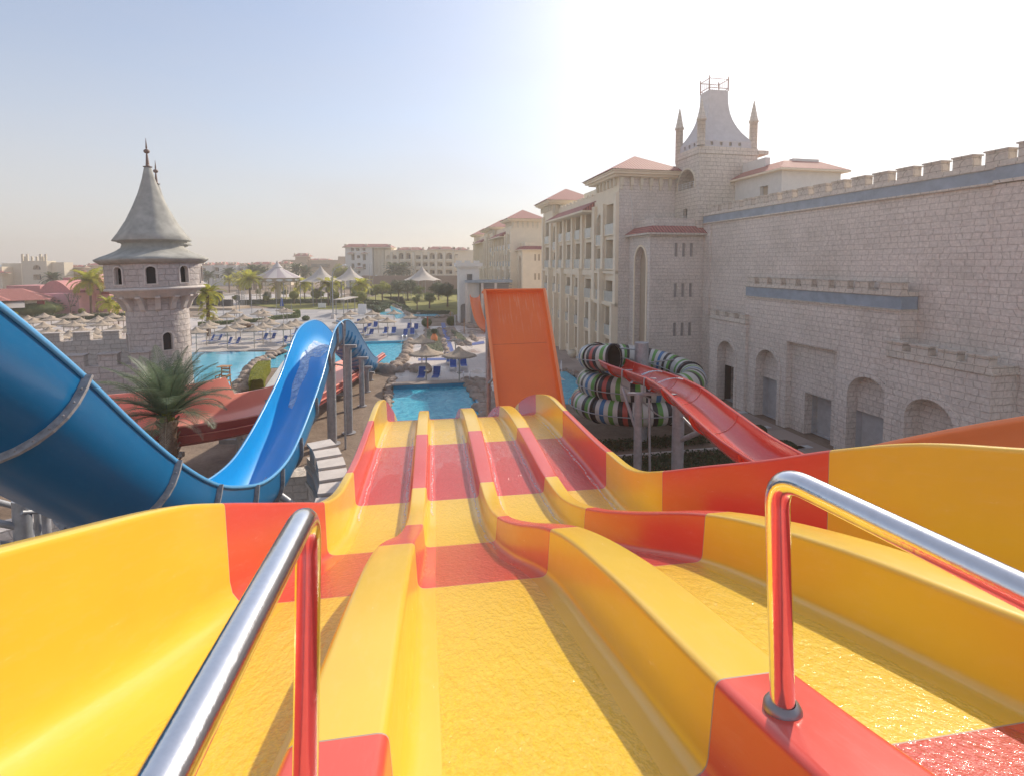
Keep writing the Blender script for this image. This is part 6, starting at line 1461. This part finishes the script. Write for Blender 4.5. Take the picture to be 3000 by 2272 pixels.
hedge('hedge behind the left umbrella field', [gx(110, 938), gx(200, 937), gx(300, 935), gx(380, 932)], 1.5, .9, 'leafd', 30, .25)
hedge('clipped green hedge strip beside the faded red slide', [gx(752, 1150), gx(757, 1120), gx(762, 1108), gx(775, 1090)], 1.0, 1.0, 'leafy', 260, .09)
hedge('dark square topped hedge block beside the plaza umbrellas', [gx(862, 930), gx(876, 929)], 1.6, 1.3, 'leaf', 60, .18)
def bush(label, px, py, w_, h, mat_='leaf', d=700):
    q = G(px, py); t = thing('bush', label, 'bush', q); mb = MB(); r = random.Random(int(px)); core(mb, (q.x, q.y, h*.5), (w_*.46, w_*.46, h*.46), r); leafquads(mb, (q.x, q.y, h*.5), (w_*.5, w_*.5, h*.5), int(d*w_*h), .10, r, .1); mb.build('foliage', M[mat_], t)
bush('barrel shaped clipped bush left of the blue walkway', 1250, 958, 1.6, 1.35, 'leaf', 900); bush('leaning clipped bush right of the blue walkway', 1322, 955, 1.5, 1.5, 'leaf', 900)
bush('round clipped bush on the soil beside the castle wall, farther one', 2225, 1276, .75, .62, 'leafd', 2500); bush('round clipped bush on the soil beside the castle wall, nearer one', 2303, 1325, 1.0, .6, 'leafd', 2500)
bush('small round bush beside the top of the blue slide', 896, 940, 1.3, .9, 'leaf'); bush('domed clipped bush behind the left umbrellas', 107, 930, 8.0, 3.0, 'leaf', 200)
# ground cover beds by the red slide
def bed(label, x0, x1, y0, y1):
    r = random.Random(int(y0*10)); mb = MB()
    for _ in range(int((x1-x0)*(y1-y0)*260)):
        c = Vector((r.uniform(x0, x1), r.uniform(y0, y1), r.uniform(.02, .26))); a = Vector((r.uniform(-1, 1), r.uniform(-1, 1), r.uniform(-.5, 1))).normalized(); b = a.cross(Vector((r.uniform(-1, 1), r.uniform(-1, 1), r.uniform(-1, 1)))).normalized(); k = r.uniform(.04, .10)
        mb.add([c-a*k, c+b*k*.6, c+a*k, c-b*k*.6], [(0, 1, 2, 3)])
    o = mb.build('ground_cover', M['leafd'], None, (x0, y0, 0), 'b'); tag(o, label, 'ground cover', None, 'stuff')
bed('strip of dark ground cover plants under the striped tube, farther', 9.3, 15.6, 24.0, 25.3); bed('strip of dark ground cover plants beside the slide posts, nearer', 8.9, 15.8, 21.0, 22.9)
mb = MB(); mb.box(9, 16, 23.15, 23.3, 0, .12); mb.box(9, 16, 20.6, 20.75, 0, .12); struct(mb.build('garden_kerb', M['stone_plain'], None, (12, 23, 0), 'b'))
# ---------------------------------------------------------------- shaped rocks round the pools
def rockmesh(seed):
    r = random.Random(seed); import bmesh
    bm = bmesh.new(); bmesh.ops.create_icosphere(bm, subdivisions=3, radius=1)
    ph = [r.uniform(0, 6) for _ in range(9)]
    for v in bm.verts:
        p = v.co; d = 1+.18*math.sin(p.x*3+ph[0])*math.cos(p.y*2.6+ph[1])+.12*math.sin(p.z*4+ph[2]+p.x*2)+.07*math.sin(p.x*7+ph[3])*math.sin(p.y*8+ph[4])
        v.co = Vector((p.x*d, p.y*d*.8, max(-.35, p.z*d*.62)))
    me = D.meshes.new('boulder'); bm.to_mesh(me); bm.free(); me.materials.append(M['rock'])
    for f in me.polygons: f.use_smooth = True
    return me
RM = [rockmesh(k) for k in range(5)]
def rocks(desc, group, line, size, step=.8, rows=1, seed=0, z=0.0):
    r = random.Random(seed); P = [G(*p) for p in line]; L = [0]
    for i in range(1, len(P)): L.append(L[-1]+(P[i]-P[i-1]).length)
    d = 0; k = 0
    while d < L[-1]:
        i = max(j for j in range(len(L)) if L[j] <= d); i = min(i, len(P)-2); f = (d-L[i])/max(.01, L[i+1]-L[i]); q = P[i].lerp(P[i+1], f); tg = (P[i+1]-P[i]).normalized(); n = Vector((tg.y, -tg.x, 0))
        for w_ in range(rows):
            s = size*r.uniform(.55, 1.05); o = D.objects.new('boulder', RM[r.randrange(5)]); COL.objects.link(o)
            pos = q+n*((w_-(rows-1)/2)*size*1.3+r.uniform(-.2, .2)*size); o.matrix_world = Matrix.Translation((pos.x, pos.y, z+s*.12)) @ Matrix.Rotation(r.uniform(0, 6.28), 4, 'Z') @ Matrix.Diagonal((s, s, s*r.uniform(.8, 1.3), 1))
            tag(o, 'brown boulder, %s %s' % (ordn(k), desc), 'boulder', group); k += 1
        d += size*step*r.uniform(1.55, 2.2)
rocks('along the calm left pool edge, counted from its near end', 'boulders beside the calm pool', [(600, 1200), (640, 1170), (690, 1140), (722, 1105), (735, 1080), (760, 1055), (800, 1040), (840, 1030)], .62, .75, 1, 1)
rocks('of the outer row by the calm left pool, from its near end', 'boulders beside the calm pool', [(640, 1195), (700, 1150), (745, 1100), (755, 1070), (800, 1050)], .5, .9, 1, 4)
rocks('along the left edge of the near pool, from the far end', 'boulders at the near pool', [(1150, 1110), (1140, 1140), (1135, 1180), (1130, 1240), (1125, 1300)], .38, .7, 1, 2)
rocks('between the near pool and the orange wall, from the far end', 'boulders at the near pool', [(1378, 1115), (1392, 1135), (1410, 1150), (1425, 1175), (1435, 1210), (1440, 1250)], .62, .7, 2, 3)
rocks('beside the end of the blue slide, counted from the left', 'boulders at the blue slide end', [(1120, 1085), (1140, 1080), (1170, 1085), (1200, 1088), (1225, 1085)], 1.0, .7, 2, 5)
rocks('in the bank right of the second pool, from the far end', 'boulders right of the second pool', [(1200, 1000), (1195, 1020), (1190, 1045), (1175, 1060), (1155, 1075)], .7, .6, 1, 6)
rocks('at the left of the garden bed before the walkway', 'boulders round the garden beds', [(1252, 965), (1248, 990), (1246, 1015), (1240, 1045)], .5, .8, 1, 7); rocks('at the right of the garden bed before the walkway', 'boulders round the garden beds', [(1285, 965), (1295, 990), (1302, 1015), (1315, 1045)], .45, .8, 1, 8)
rocks('in the bed right of the blue walkway, from the far end', 'boulders round the garden beds', [(1318, 965), (1330, 985), (1345, 1000), (1365, 1015)], .6, .8, 2, 9); rocks('at the far splash pool edge', 'boulders at the splash pool', [(1365, 955), (1382, 962), (1398, 960), (1420, 962), (1432, 975)], .8, .8, 1, 10)
rocks('left of the splash pool', 'boulders at the splash pool', [(1378, 975), (1385, 990), (1395, 1002)], .5, .8, 1, 12)
rocks('between the small hotel pool and the terrace', 'boulders by the hotel pool', [(1660, 1085), (1690, 1100), (1720, 1125), (1750, 1150), (1775, 1170)], .45, .7, 1, 11)
rocks('on the stream bank, upper side', 'boulders on the stream banks', [(1150, 893), (1175, 903), (1190, 915), (1200, 925)], .6, 1.0, 1, 13); rocks('on the stream bank, lower side', 'boulders on the stream banks', [(1188, 935), (1230, 934), (1290, 931), (1340, 924)], .6, 1.2, 1, 14); rocks('on the stream bank beyond the water', 'boulders on the stream banks', [(1190, 922), (1230, 920), (1290, 920), (1330, 921)], .5, 1.4, 1, 15)
# low planting in the rock beds
for lab, pts in (('grey green succulents filling the rock bed left of the walkway', ((1253, 975), (1282, 975), (1298, 1035), (1250, 1035))), ('grey green succulents in the rock bed right of the walkway', ((1322, 975), (1345, 985), (1368, 1008), (1345, 1008)))):
    r = random.Random(3); C = [G(*p) for p in pts]; mb = MB()
    for _ in range(2600):
        a, b = r.random(), r.random(); c = C[0].lerp(C[1], a).lerp(C[3].lerp(C[2], a), b)+Vector((0, 0, r.uniform(.05, .45))); u = Vector((r.uniform(-1, 1), r.uniform(-1, 1), r.uniform(0, 1))).normalized(); v = u.cross(Vector((r.uniform(-1, 1), 1, 0))).normalized(); k = .18
        mb.add([c, c+v*k*.3+u*k*.5, c+u*k*1.2, c-v*k*.3+u*k*.5], [(0, 1, 2, 3)])
    o = mb.build('ground_cover', M['succ'] if 'succ' in M else M['palmleaf'], None, tuple(C[0])); tag(o, lab, 'ground cover', None, 'stuff')
# ---------------------------------------------------------------- thatched umbrellas
def umbrella(seed=1):
    r = random.Random(seed); t = thing('thatched_umbrella', 'proto', 'umbrella', (0, 0, 0)); mb = MB(); mb.tube([(0, 0, 0), (0, 0, 2.5)], .045, 8); mb.tube([(0, 0, .9), (0, 0, .96)], .16, 8); mb.build('pole', M['pole'], t); mb = MB()
    fl = lambda a, z: 1+.03*math.sin(a*9+z*3)+.02*math.sin(a*23+1)
    mb.lathe([(1.15, 2.08), (1.18, 2.12), (.98, 2.19), (.74, 2.27), (.50, 2.37), (.31, 2.48), (.18, 2.61), (.10, 2.70), (.02, 2.74)], n=40, flute=fl); mb.lathe([(1.15, 2.08), (.7, 2.17), (.1, 2.3)], n=40, flute=fl); 
    for k in range(150):
        a = r.uniform(0, 6.28); rr_ = 1.15*fl(a, 2); d = Vector((math.cos(a), math.sin(a), 0)); p = d*rr_+Vector((0, 0, 2.11)); s = Vector((-d.y, d.x, 0))*.02
        mb.add([p-s, p+s, p+d*r.uniform(.02, .10)+Vector((0, 0, -r.uniform(.03, .14)))], [(0, 1, 2)])
    mb.build('thatch_canopy', M['thatch'], t); return t
def z(ox, oy, s): return lambda x, y: (ox+x*s, oy+y*s)
zA, zB, zC = z(560, 740, .1808), z(900, 740, .2388), z(0, 740, .191)
UA = [(175, 955), (700, 915), (575, 975), (370, 1020), (290, 1095), (240, 1140), (75, 1205), (580, 1185), (720, 1130), (845, 1000), (790, 1065), (1085, 930), (1155, 910), (1190, 955), (1205, 1035), (1275, 1080), (1155, 1130), (1015, 1175), (1490, 880), (1550, 900), (1695, 1075), (1605, 1105), (1490, 1150)]
UB = [(530, 705), (470, 755), (420, 800), (795, 705), (740, 775), (690, 800), (870, 755), (1065, 700), (985, 793), (1265, 745)]
UC = [(425, 960), (675, 925), (500, 1000), (780, 965), (1065, 930), (1285, 900), (970, 1020), (1235, 990), (1130, 1045), (660, 1065), (1480, 990), (1560, 1035), (1505, 965), (1730, 925), (1890, 965), (750, 1140), (890, 1180), (840, 1225), (1245, 1125), (1465, 1150), (1390, 1215), (1770, 1100), (1935, 1120), (330, 1010), (1650, 980), (1060, 1190)]
def spread(L, zf, where, s=1.0, group='thatched umbrellas on the pool deck'):
    P = sorted([zf(*q) for q in L], key=lambda q: q[0])
    for i, (px, py) in enumerate(P):
        q = G(px, py, 2.74*s); lab = 'straw umbrella, %s from the left %s' % (ordn(i), where)
        if 'umb' not in protos: protos['umb'] = umbrella(); o = protos['umb'].o; o['label'] = lab; o.matrix_world = Matrix.Translation((q.x, q.y, 0)) @ Matrix.Scale(s, 4)
        else: o = dup(protos['umb'].o, (q.x, q.y, 0), i*1.3, lab, s)
        o['group'] = group
spread(UA, zA, 'between the castle tower and the blue slide', .98); spread(UB, zB, 'in the cluster beyond the second pool', .98)
spread(UC, zC, 'in the field left of the castle tower', 1.0)
for px, py, lab in ((1248, 1011, 'large straw umbrella by the near pool, left of two'), (1345, 1015, 'large straw umbrella by the near pool, right of two')):
    q = G(px, py, 2.74*1.14); o = dup(protos['umb'].o, (q.x, q.y, 0), px, lab, 1.14); o['group'] = 'large umbrellas by the near pool'
q = G(1240, 985, 2.9); o = dup(protos['umb'].o, (q.x-.2, q.y+.3, 0), 2, 'large straw umbrella half hidden behind the left near pool one', 1.1); o['group'] = 'large umbrellas by the near pool'
q = G(1334, 990, 2.8); t = thing('umbrella_frame', 'bare umbrella frame of crooked branches without its thatch', 'umbrella', (q.x, q.y, 0)); mb = MB(); mb.tube([(q.x, q.y, 0), (q.x, q.y, 2.7)], .05, 8); mb.build('pole', M['pole'], t); mb = MB(); rr = random.Random(4)
for k in range(16): a = k*.4; mb.tube([(q.x, q.y, 2.7), (q.x+.8*math.cos(a), q.y+.8*math.sin(a), 2.5+rr.uniform(-.1, .1)), (q.x+1.6*math.cos(a), q.y+1.6*math.sin(a), 2.1+rr.uniform(-.2, .3))], [.03, .025, .012], 4)
mb.build('branch_ribs', M['pole'], t)
# ---------------------------------------------------------------- blue sun loungers (the foot end points along -y)
def lounger():
    t = thing('sun_lounger', 'proto', 'sun lounger', (0, 0, 0)); w_ = .31
    mb = MB()
    for s in (-1, 1): mb.tube([(s*w_, -.62, .33), (s*w_, .52, .35), (s*w_, .86, 1.02)], .02, 6)
    mb.tube([(-w_, -.62, .33), (w_, -.62, .33)], .02, 6); mb.tube([(-w_, .86, 1.02), (w_, .86, 1.02)], .02, 6); mb.build('frame', M['whitemetal'], t)
    for s in (-1, 1):
        for y0, y1 in ((-.5, -.56), (.45, .55)): mb = MB(); mb.tube([(s*w_, y0, .33), (s*w_*1.05, y1, 0)], .018, 6); mb.build('leg', M['whitemetal'], t)
        mb = MB(); mb.tube([(s*w_*1.08, .0, .34), (s*w_*1.1, .05, .56), (s*w_*1.1, .6, .58), (s*w_*1.05, .68, .5)], .016, 6); mb.build('armrest', M['whitemetal'], t)
    mb = MB(); mb.box(-w_+.02, w_-.02, -.6, .52, .335, .347); mb.build('seat', M['bluefab'], t)
    mb = MB(); a = math.atan2(.67, .34); mb.box(-w_+.02, w_-.02, 0, .74, -.006, .006, 0, Matrix.Translation((0, .52, .35)) @ Matrix.Rotation(a, 4, 'X')); mb.build('backrest', M['bluefab'], t); return t
LG = [('before the castle tower umbrellas', zA, [(220, 1490, -38), (345, 1485, -38), (500, 1540, -35), (640, 1540, -33), (1100, 1465, -28), (1235, 1460, -28), (1420, 1515, -25), (1565, 1510, -25), (420, 1400, -70), (1130, 1335, -70), (1310, 1330, -70), (1645, 1370, -10)]),
      ('beyond the second pool', zB, [(745, 1048, -15), (945, 1022, 0), (1045, 1022, 4), (1185, 1052, 0), (1280, 1035, 10), (735, 945, -5), (820, 945, 5), (1235, 965, 0), (1325, 972, 5), (595, 910, -10), (655, 1025, -20)]),
      ('on the deck of the near pool', zB, [(1385, 1590, 2), (1565, 1588, 0), (1785, 1455, 8), (1915, 1440, 10), (1740, 1385, 6), (1875, 1370, 8)])]
for where, zf, L_ in LG:
    L_ = sorted(L_, key=lambda q: q[0])
    for i, (x, y, rz) in enumerate(L_):
        px, py = zf(x, y); q = G(px, py, .0); lab = 'blue sling sun lounger, %s from the left %s' % (ordn(i), where)
        if 'lng' not in protos: protos['lng'] = lounger(); o = protos['lng'].o; o['label'] = lab; o.matrix_world = Matrix.Translation((q.x, q.y+.5, .04)) @ Matrix.Rotation(R_(rz), 4, 'Z') @ Matrix.Scale(.98, 4)
        else: o = dup(protos['lng'].o, (q.x, q.y+.5, .04), R_(rz), lab, .98)
        o['group'] = 'blue sun loungers around the pools'
# ---------------------------------------------------------------- lifeguard chair
q = G(658, 1176); t = thing('lifeguard_chair', 'tall wooden lifeguard chair with a small roof beside the calm pool', 'lifeguard chair', q); X, Y = q.x, q.y
for sx in (-1, 1):
    for sy in (-1, 1): mb = MB(); mb.tube([(X+sx*.42, Y+sy*.38, 0), (X+sx*.30, Y+sy*.25, 1.55), (X+sx*.28, Y+(.28 if sy > 0 else .1), 2.5 if sy > 0 else 1.9)], .04, 6); mb.build('leg', M['wood'], t)
mb = MB(); mb.box(X-.36, X+.36, Y-.34, Y+.3, 1.42, 1.48); mb.build('seat', M['wood'], t); mb = MB(); [mb.box(X-.30, X+.30, Y+.24, Y+.28, z_, z_+.1) for z_ in (1.7, 1.95, 2.2)]; mb.build('backrest', M['wood'], t)
for s in (-1, 1): mb = MB(); mb.box(X+s*.36-.04, X+s*.36+.04, Y-.4, Y+.26, 1.82, 1.87); mb.tube([(X+s*.36, Y-.36, 1.45), (X+s*.36, Y-.36, 1.85)], .03, 6); mb.build('armrest', M['wood'], t)
mb = MB(); mb.box(X-.32, X+.42, Y-.3, Y+.36, 2.44, 2.49); mb.build('roof', M['wood'], t)
mb = MB()
for k in range(5): mb.box(X-.75+.055*k, X-.42+.05*k, Y-.42, Y-.36, .22+.26*k, .27+.26*k)
mb.tube([(X-.78, Y-.39, 0), (X-.42, Y-.39, 1.5)], .03, 6); mb.build('ladder', M['wood'], t)
# ---------------------------------------------------------------- lamp posts, poles, signs, pot, stage
def lamp(label, px, yb, yt, arm=1.6, side=1):
    b = G(px, yb); h = hpx(yb, yt); t = thing('street_lamp', label, 'street lamp', b); mb = MB(); mb.tube([(b.x, b.y, 0), (b.x, b.y, h*.86), (b.x+side*arm*.35, b.y, h*.95), (b.x+side*arm, b.y, h)], [.11, .08, .06, .05], 8); mb.build('pole', M['galv'], t); mb = MB(); mb.tube([(b.x+side*arm*.95, b.y, h), (b.x+side*(arm+.5), b.y, h+.1)], [.09, .14], 8); mb.build('lamp_head', M['whitemetal'], t)
    mb = MB(); mb.box(b.x-.3, b.x+.3, b.y-.3, b.y+.3, 0, .8); mb.build('base', M['stone_plain'], t); return t
lamp('tall street lamp with a curved arm at the plaza edge', 976, 935, 778, 1.9); lamp('thin pole lamp standing in front of the carousel', 832, 890, 822, .2); lamp('street lamp by the back hedge right of the tents', 1093, 868, 808, .8)
lamp('distant lamp pole before the far hotel block', 1084, 862, 772, .2)
q = G(1676, 1048); t = thing('planter_pot', 'round pale planter pot on the terrace near the hotel base', 'planter', q); mb = MB(); mb.lathe([(.18, 0), (.38, .25), (.44, .5), (.34, .74), (.30, .76), (.33, .8), (.2, .7)], q.x, q.y, 20); mb.build('bowl', M['cream2'], t)
for px, yb, w_, h, lab in ((1061, 926, 1.5, 2.2, 'white notice board beside the hedge maze'), (943, 905, 1.6, 1.2, 'small white box cabinet on the plaza by the lawn strip')):
    q = G(px, yb); t = thing('notice_board', lab, 'board', q); mb = MB(); mb.box(q.x-w_/2, q.x+w_/2, q.y, q.y+.2, .25, h); mb.build('panel', M['whitemetal'], t); mb = MB()
    for s in (-1, 1): mb.box(q.x+s*w_*.4-.05, q.x+s*w_*.4+.05, q.y+.02, q.y+.12, 0, .3)
    mb.build('feet', M['galv'], t)
a, b = G(985, 925), G(1040, 915); t = thing('pergola_shelter', 'small shelter with a flat beige roof beside the lamp post', 'shelter', a); mb = MB(); mb.box(a.x-.3, b.x+.4, a.y-.5, b.y+1, 2.9, 3.05); mb.build('roof', M['canvas'], t); mb = MB()
for p in (a, b, Vector((a.x, b.y, 0)), Vector((b.x, a.y, 0))): mb.tube([(p.x, p.y, 0), (p.x, p.y, 2.9)], .08, 8)
mb.build('posts', M['galvd'], t)
t = thing('stage', 'black stage boxes and dark backdrop right of the castle tower', 'stage', G(620, 905)); a, b = YP(560, 862, 112), YP(690, 862, 112); mb = MB(); mb.box(a.x, YP(585, 862, 112).x, 112, 113, 0, a.z); mb.box(YP(612, 870, 111).x, YP(645, 866, 111).x, 111, 112, 0, a.z+.6); mb.box(YP(648, 870, 110).x, b.x, 110, 111, 0, 1.9); mb.build('backdrop', M['black'], t); mb = MB(); mb.box(a.x, b.x+3, 105, 112, 0, .5); mb.build('platform', M['recess'], t)
for k, px in enumerate((702, 715)):
    b = G(px, 900); h = hpx(900, 852); t = thing('lattice_truss', 'lattice metal truss tower beside the stage, %s of two' % ('left' if k == 0 else 'right'), 'truss', b); mb = MB(); s = .35
    for dx in (-s, s):
        for dy in (-s, s): mb.tube([(b.x+dx, b.y+dy, 0), (b.x+dx, b.y+dy, h)], .04, 5)
    for j in range(10): mb.tube([(b.x-s, b.y-s, h*j/10), (b.x+s, b.y-s, h*(j+1)/10)], .025, 4); mb.tube([(b.x+s, b.y-s, h*j/10), (b.x-s, b.y-s, h*(j+1)/10)], .025, 4)
    mb.build('lattice', M['galv'], t)
def fence(label, p0, p1, h, m='whitemetal'):
    a, b = G(*p0), G(*p1); t = thing('fence', label, 'fence', a); n = max(3, int((b-a).length/.35)); mb = MB()
    for z_ in (.15, h): mb.tube([a+Vector((0, 0, z_)), b+Vector((0, 0, z_))], .03, 4)
    for k in range(n+1): p = a.lerp(b, k/n); mb.tube([p, p+Vector((0, 0, h))], .02, 4)
    mb.build('pickets', M[m], t)
fence('white picket fence behind the stage', (650, 878), (692, 872), 1.4); fence('white picket fence behind the palms left of the carousel', (735, 880), (775, 878), 1.5); fence('white fence between the ball trees', (885, 878), (925, 878), 1.4)
mb = None
for k, (x, y, h) in enumerate(((790, 1000, 3.3), (735, 900, 3.2), (985, 880, 4.0), (1388, 870, 4.2), (1465, 880, 3.4), (1625, 905, 2.6), (525, 920, 3.6))):
    px, py = zA(x, y); pb = zA(x, y+190); b = G(px, pb[1]-8); t = thing('string_light_post', 'thin dark post for string lights, %s from the left behind the umbrellas' % ordn([735, 525, 790, 985, 1388, 1465, 1625].index(x) if False else sorted([790, 735, 985, 1388, 1465, 1625, 525]).index(x)), 'post', b); mb = MB(); mb.tube([b, b+Vector((0, 0, h))], .05, 6); mb.build('pole', M['galvd'], t); t.o['group'] = 'posts for string lights'
q = G(714, 960); t = thing('wooden_seat', 'curved brown wooden bench under the leaning umbrella', 'bench', q); mb = MB(); mb.lathe([(1.3, .35), (1.5, .42), (1.3, .48), (.9, .45)], q.x, q.y, 24); mb.build('seat', M['wood'], t); mb = MB(); mb.lathe([(.9, 0), (1.1, .36)], q.x, q.y, 16); mb.build('base', M['wood'], t)
for px, py, lab in ((826, 908, 'closed blue parasol standing at the lawn edge'),):
    q = G(px, py-4); t = thing('closed_parasol', lab, 'parasol', q); mb = MB(); mb.tube([q, q+Vector((0, 0, .5))], .04, 6); mb.build('pole', M['galv'], t); mb = MB(); mb.lathe([(.45, .5), (.3, 1.2), (.12, 2.2), (.02, 2.4)], q.x, q.y, 10); mb.build('fabric', M['bluefab'], t)
for k, (px, py, w_) in enumerate(((1253, 968, .1), (1320, 950, .07), (1360, 975, .06), (1333, 962, .06))):
    q = G(px, py); t = thing('garden_post', ['orange garden post beside the barrel bush', 'brown post behind the leaning bush', 'short post near the splash pool', 'white post in the right rock bed'][k], 'post', q); mb = MB(); mb.tube([q, q+Vector((0, 0, 1.9))], w_, 6); mb.tube([q+Vector((0, 0, 1.9)), q+Vector((0, 0, 2.0))], [w_*1.3, .01], 6); mb.build('pole', M['rail_orange'] if k == 0 else (M['whitemetal'] if k == 3 else M['wood']), t)
q = G(1272, 1008); t = thing('clay_urn', 'orange clay urn with a plant in the left rock bed', 'urn', q); mb = MB(); mb.lathe([(.2, 0), (.42, .4), (.4, .9), (.22, 1.15), (.26, 1.25)], q.x, q.y, 16); mb.build('body', M['orange_rim'], t); mb = MB(); rr = random.Random(1); leafquads(mb, (q.x, q.y, 1.5), (.35, .35, .35), 160, .2, rr); mb.build('plant', M['leafd'], t)
# pool ladders
for px, py, lab in ((1367, 1125, 'steel pool ladder rail at the corner of the near pool'), (1636, 1088, 'steel pool ladder rail at the small hotel pool'), (1185, 1006, 'steel pool ladder rail at the second pool')):
    q = G(px, py); t = thing('pool_ladder', lab, 'pool ladder', q)
    for s in (-.25, .25): mb = MB(); mb.tube([(q.x+s, q.y+.4, .03), (q.x+s, q.y+.4, .95), (q.x+s, q.y+.1, 1.0), (q.x+s, q.y-.5, .1), (q.x+s, q.y-.55, -.4)], .025, 6); mb.build('rail', M['steel'], t)
# people: none are close enough to be seen in the photograph
# ---------------------------------------------------------------- fine air haze over the whole park, its forward glow raised to brighten walls
def haze(density):
    m = D.materials.new('haze_air'); m.use_nodes = True; nt = m.node_tree; nt.nodes.clear()
    out = nt.nodes.new('ShaderNodeOutputMaterial'); v = nt.nodes.new('ShaderNodeVolumePrincipled'); nt.links.new(v.outputs[0], out.inputs['Volume'])
    v.inputs['Color'].default_value = (1.0, .92, .84, 1); v.inputs['Density'].default_value = density; v.inputs['Anisotropy'].default_value = .75
    mb = MB(); mb.box(-420, 420, -70, 335, -1.6, 25.5); o = mb.build('haze', m, None, (0, 0, 0)); tag(o, 'thin warm haze lying over the whole water park', 'haze', None, 'stuff')
haze(0.0013)
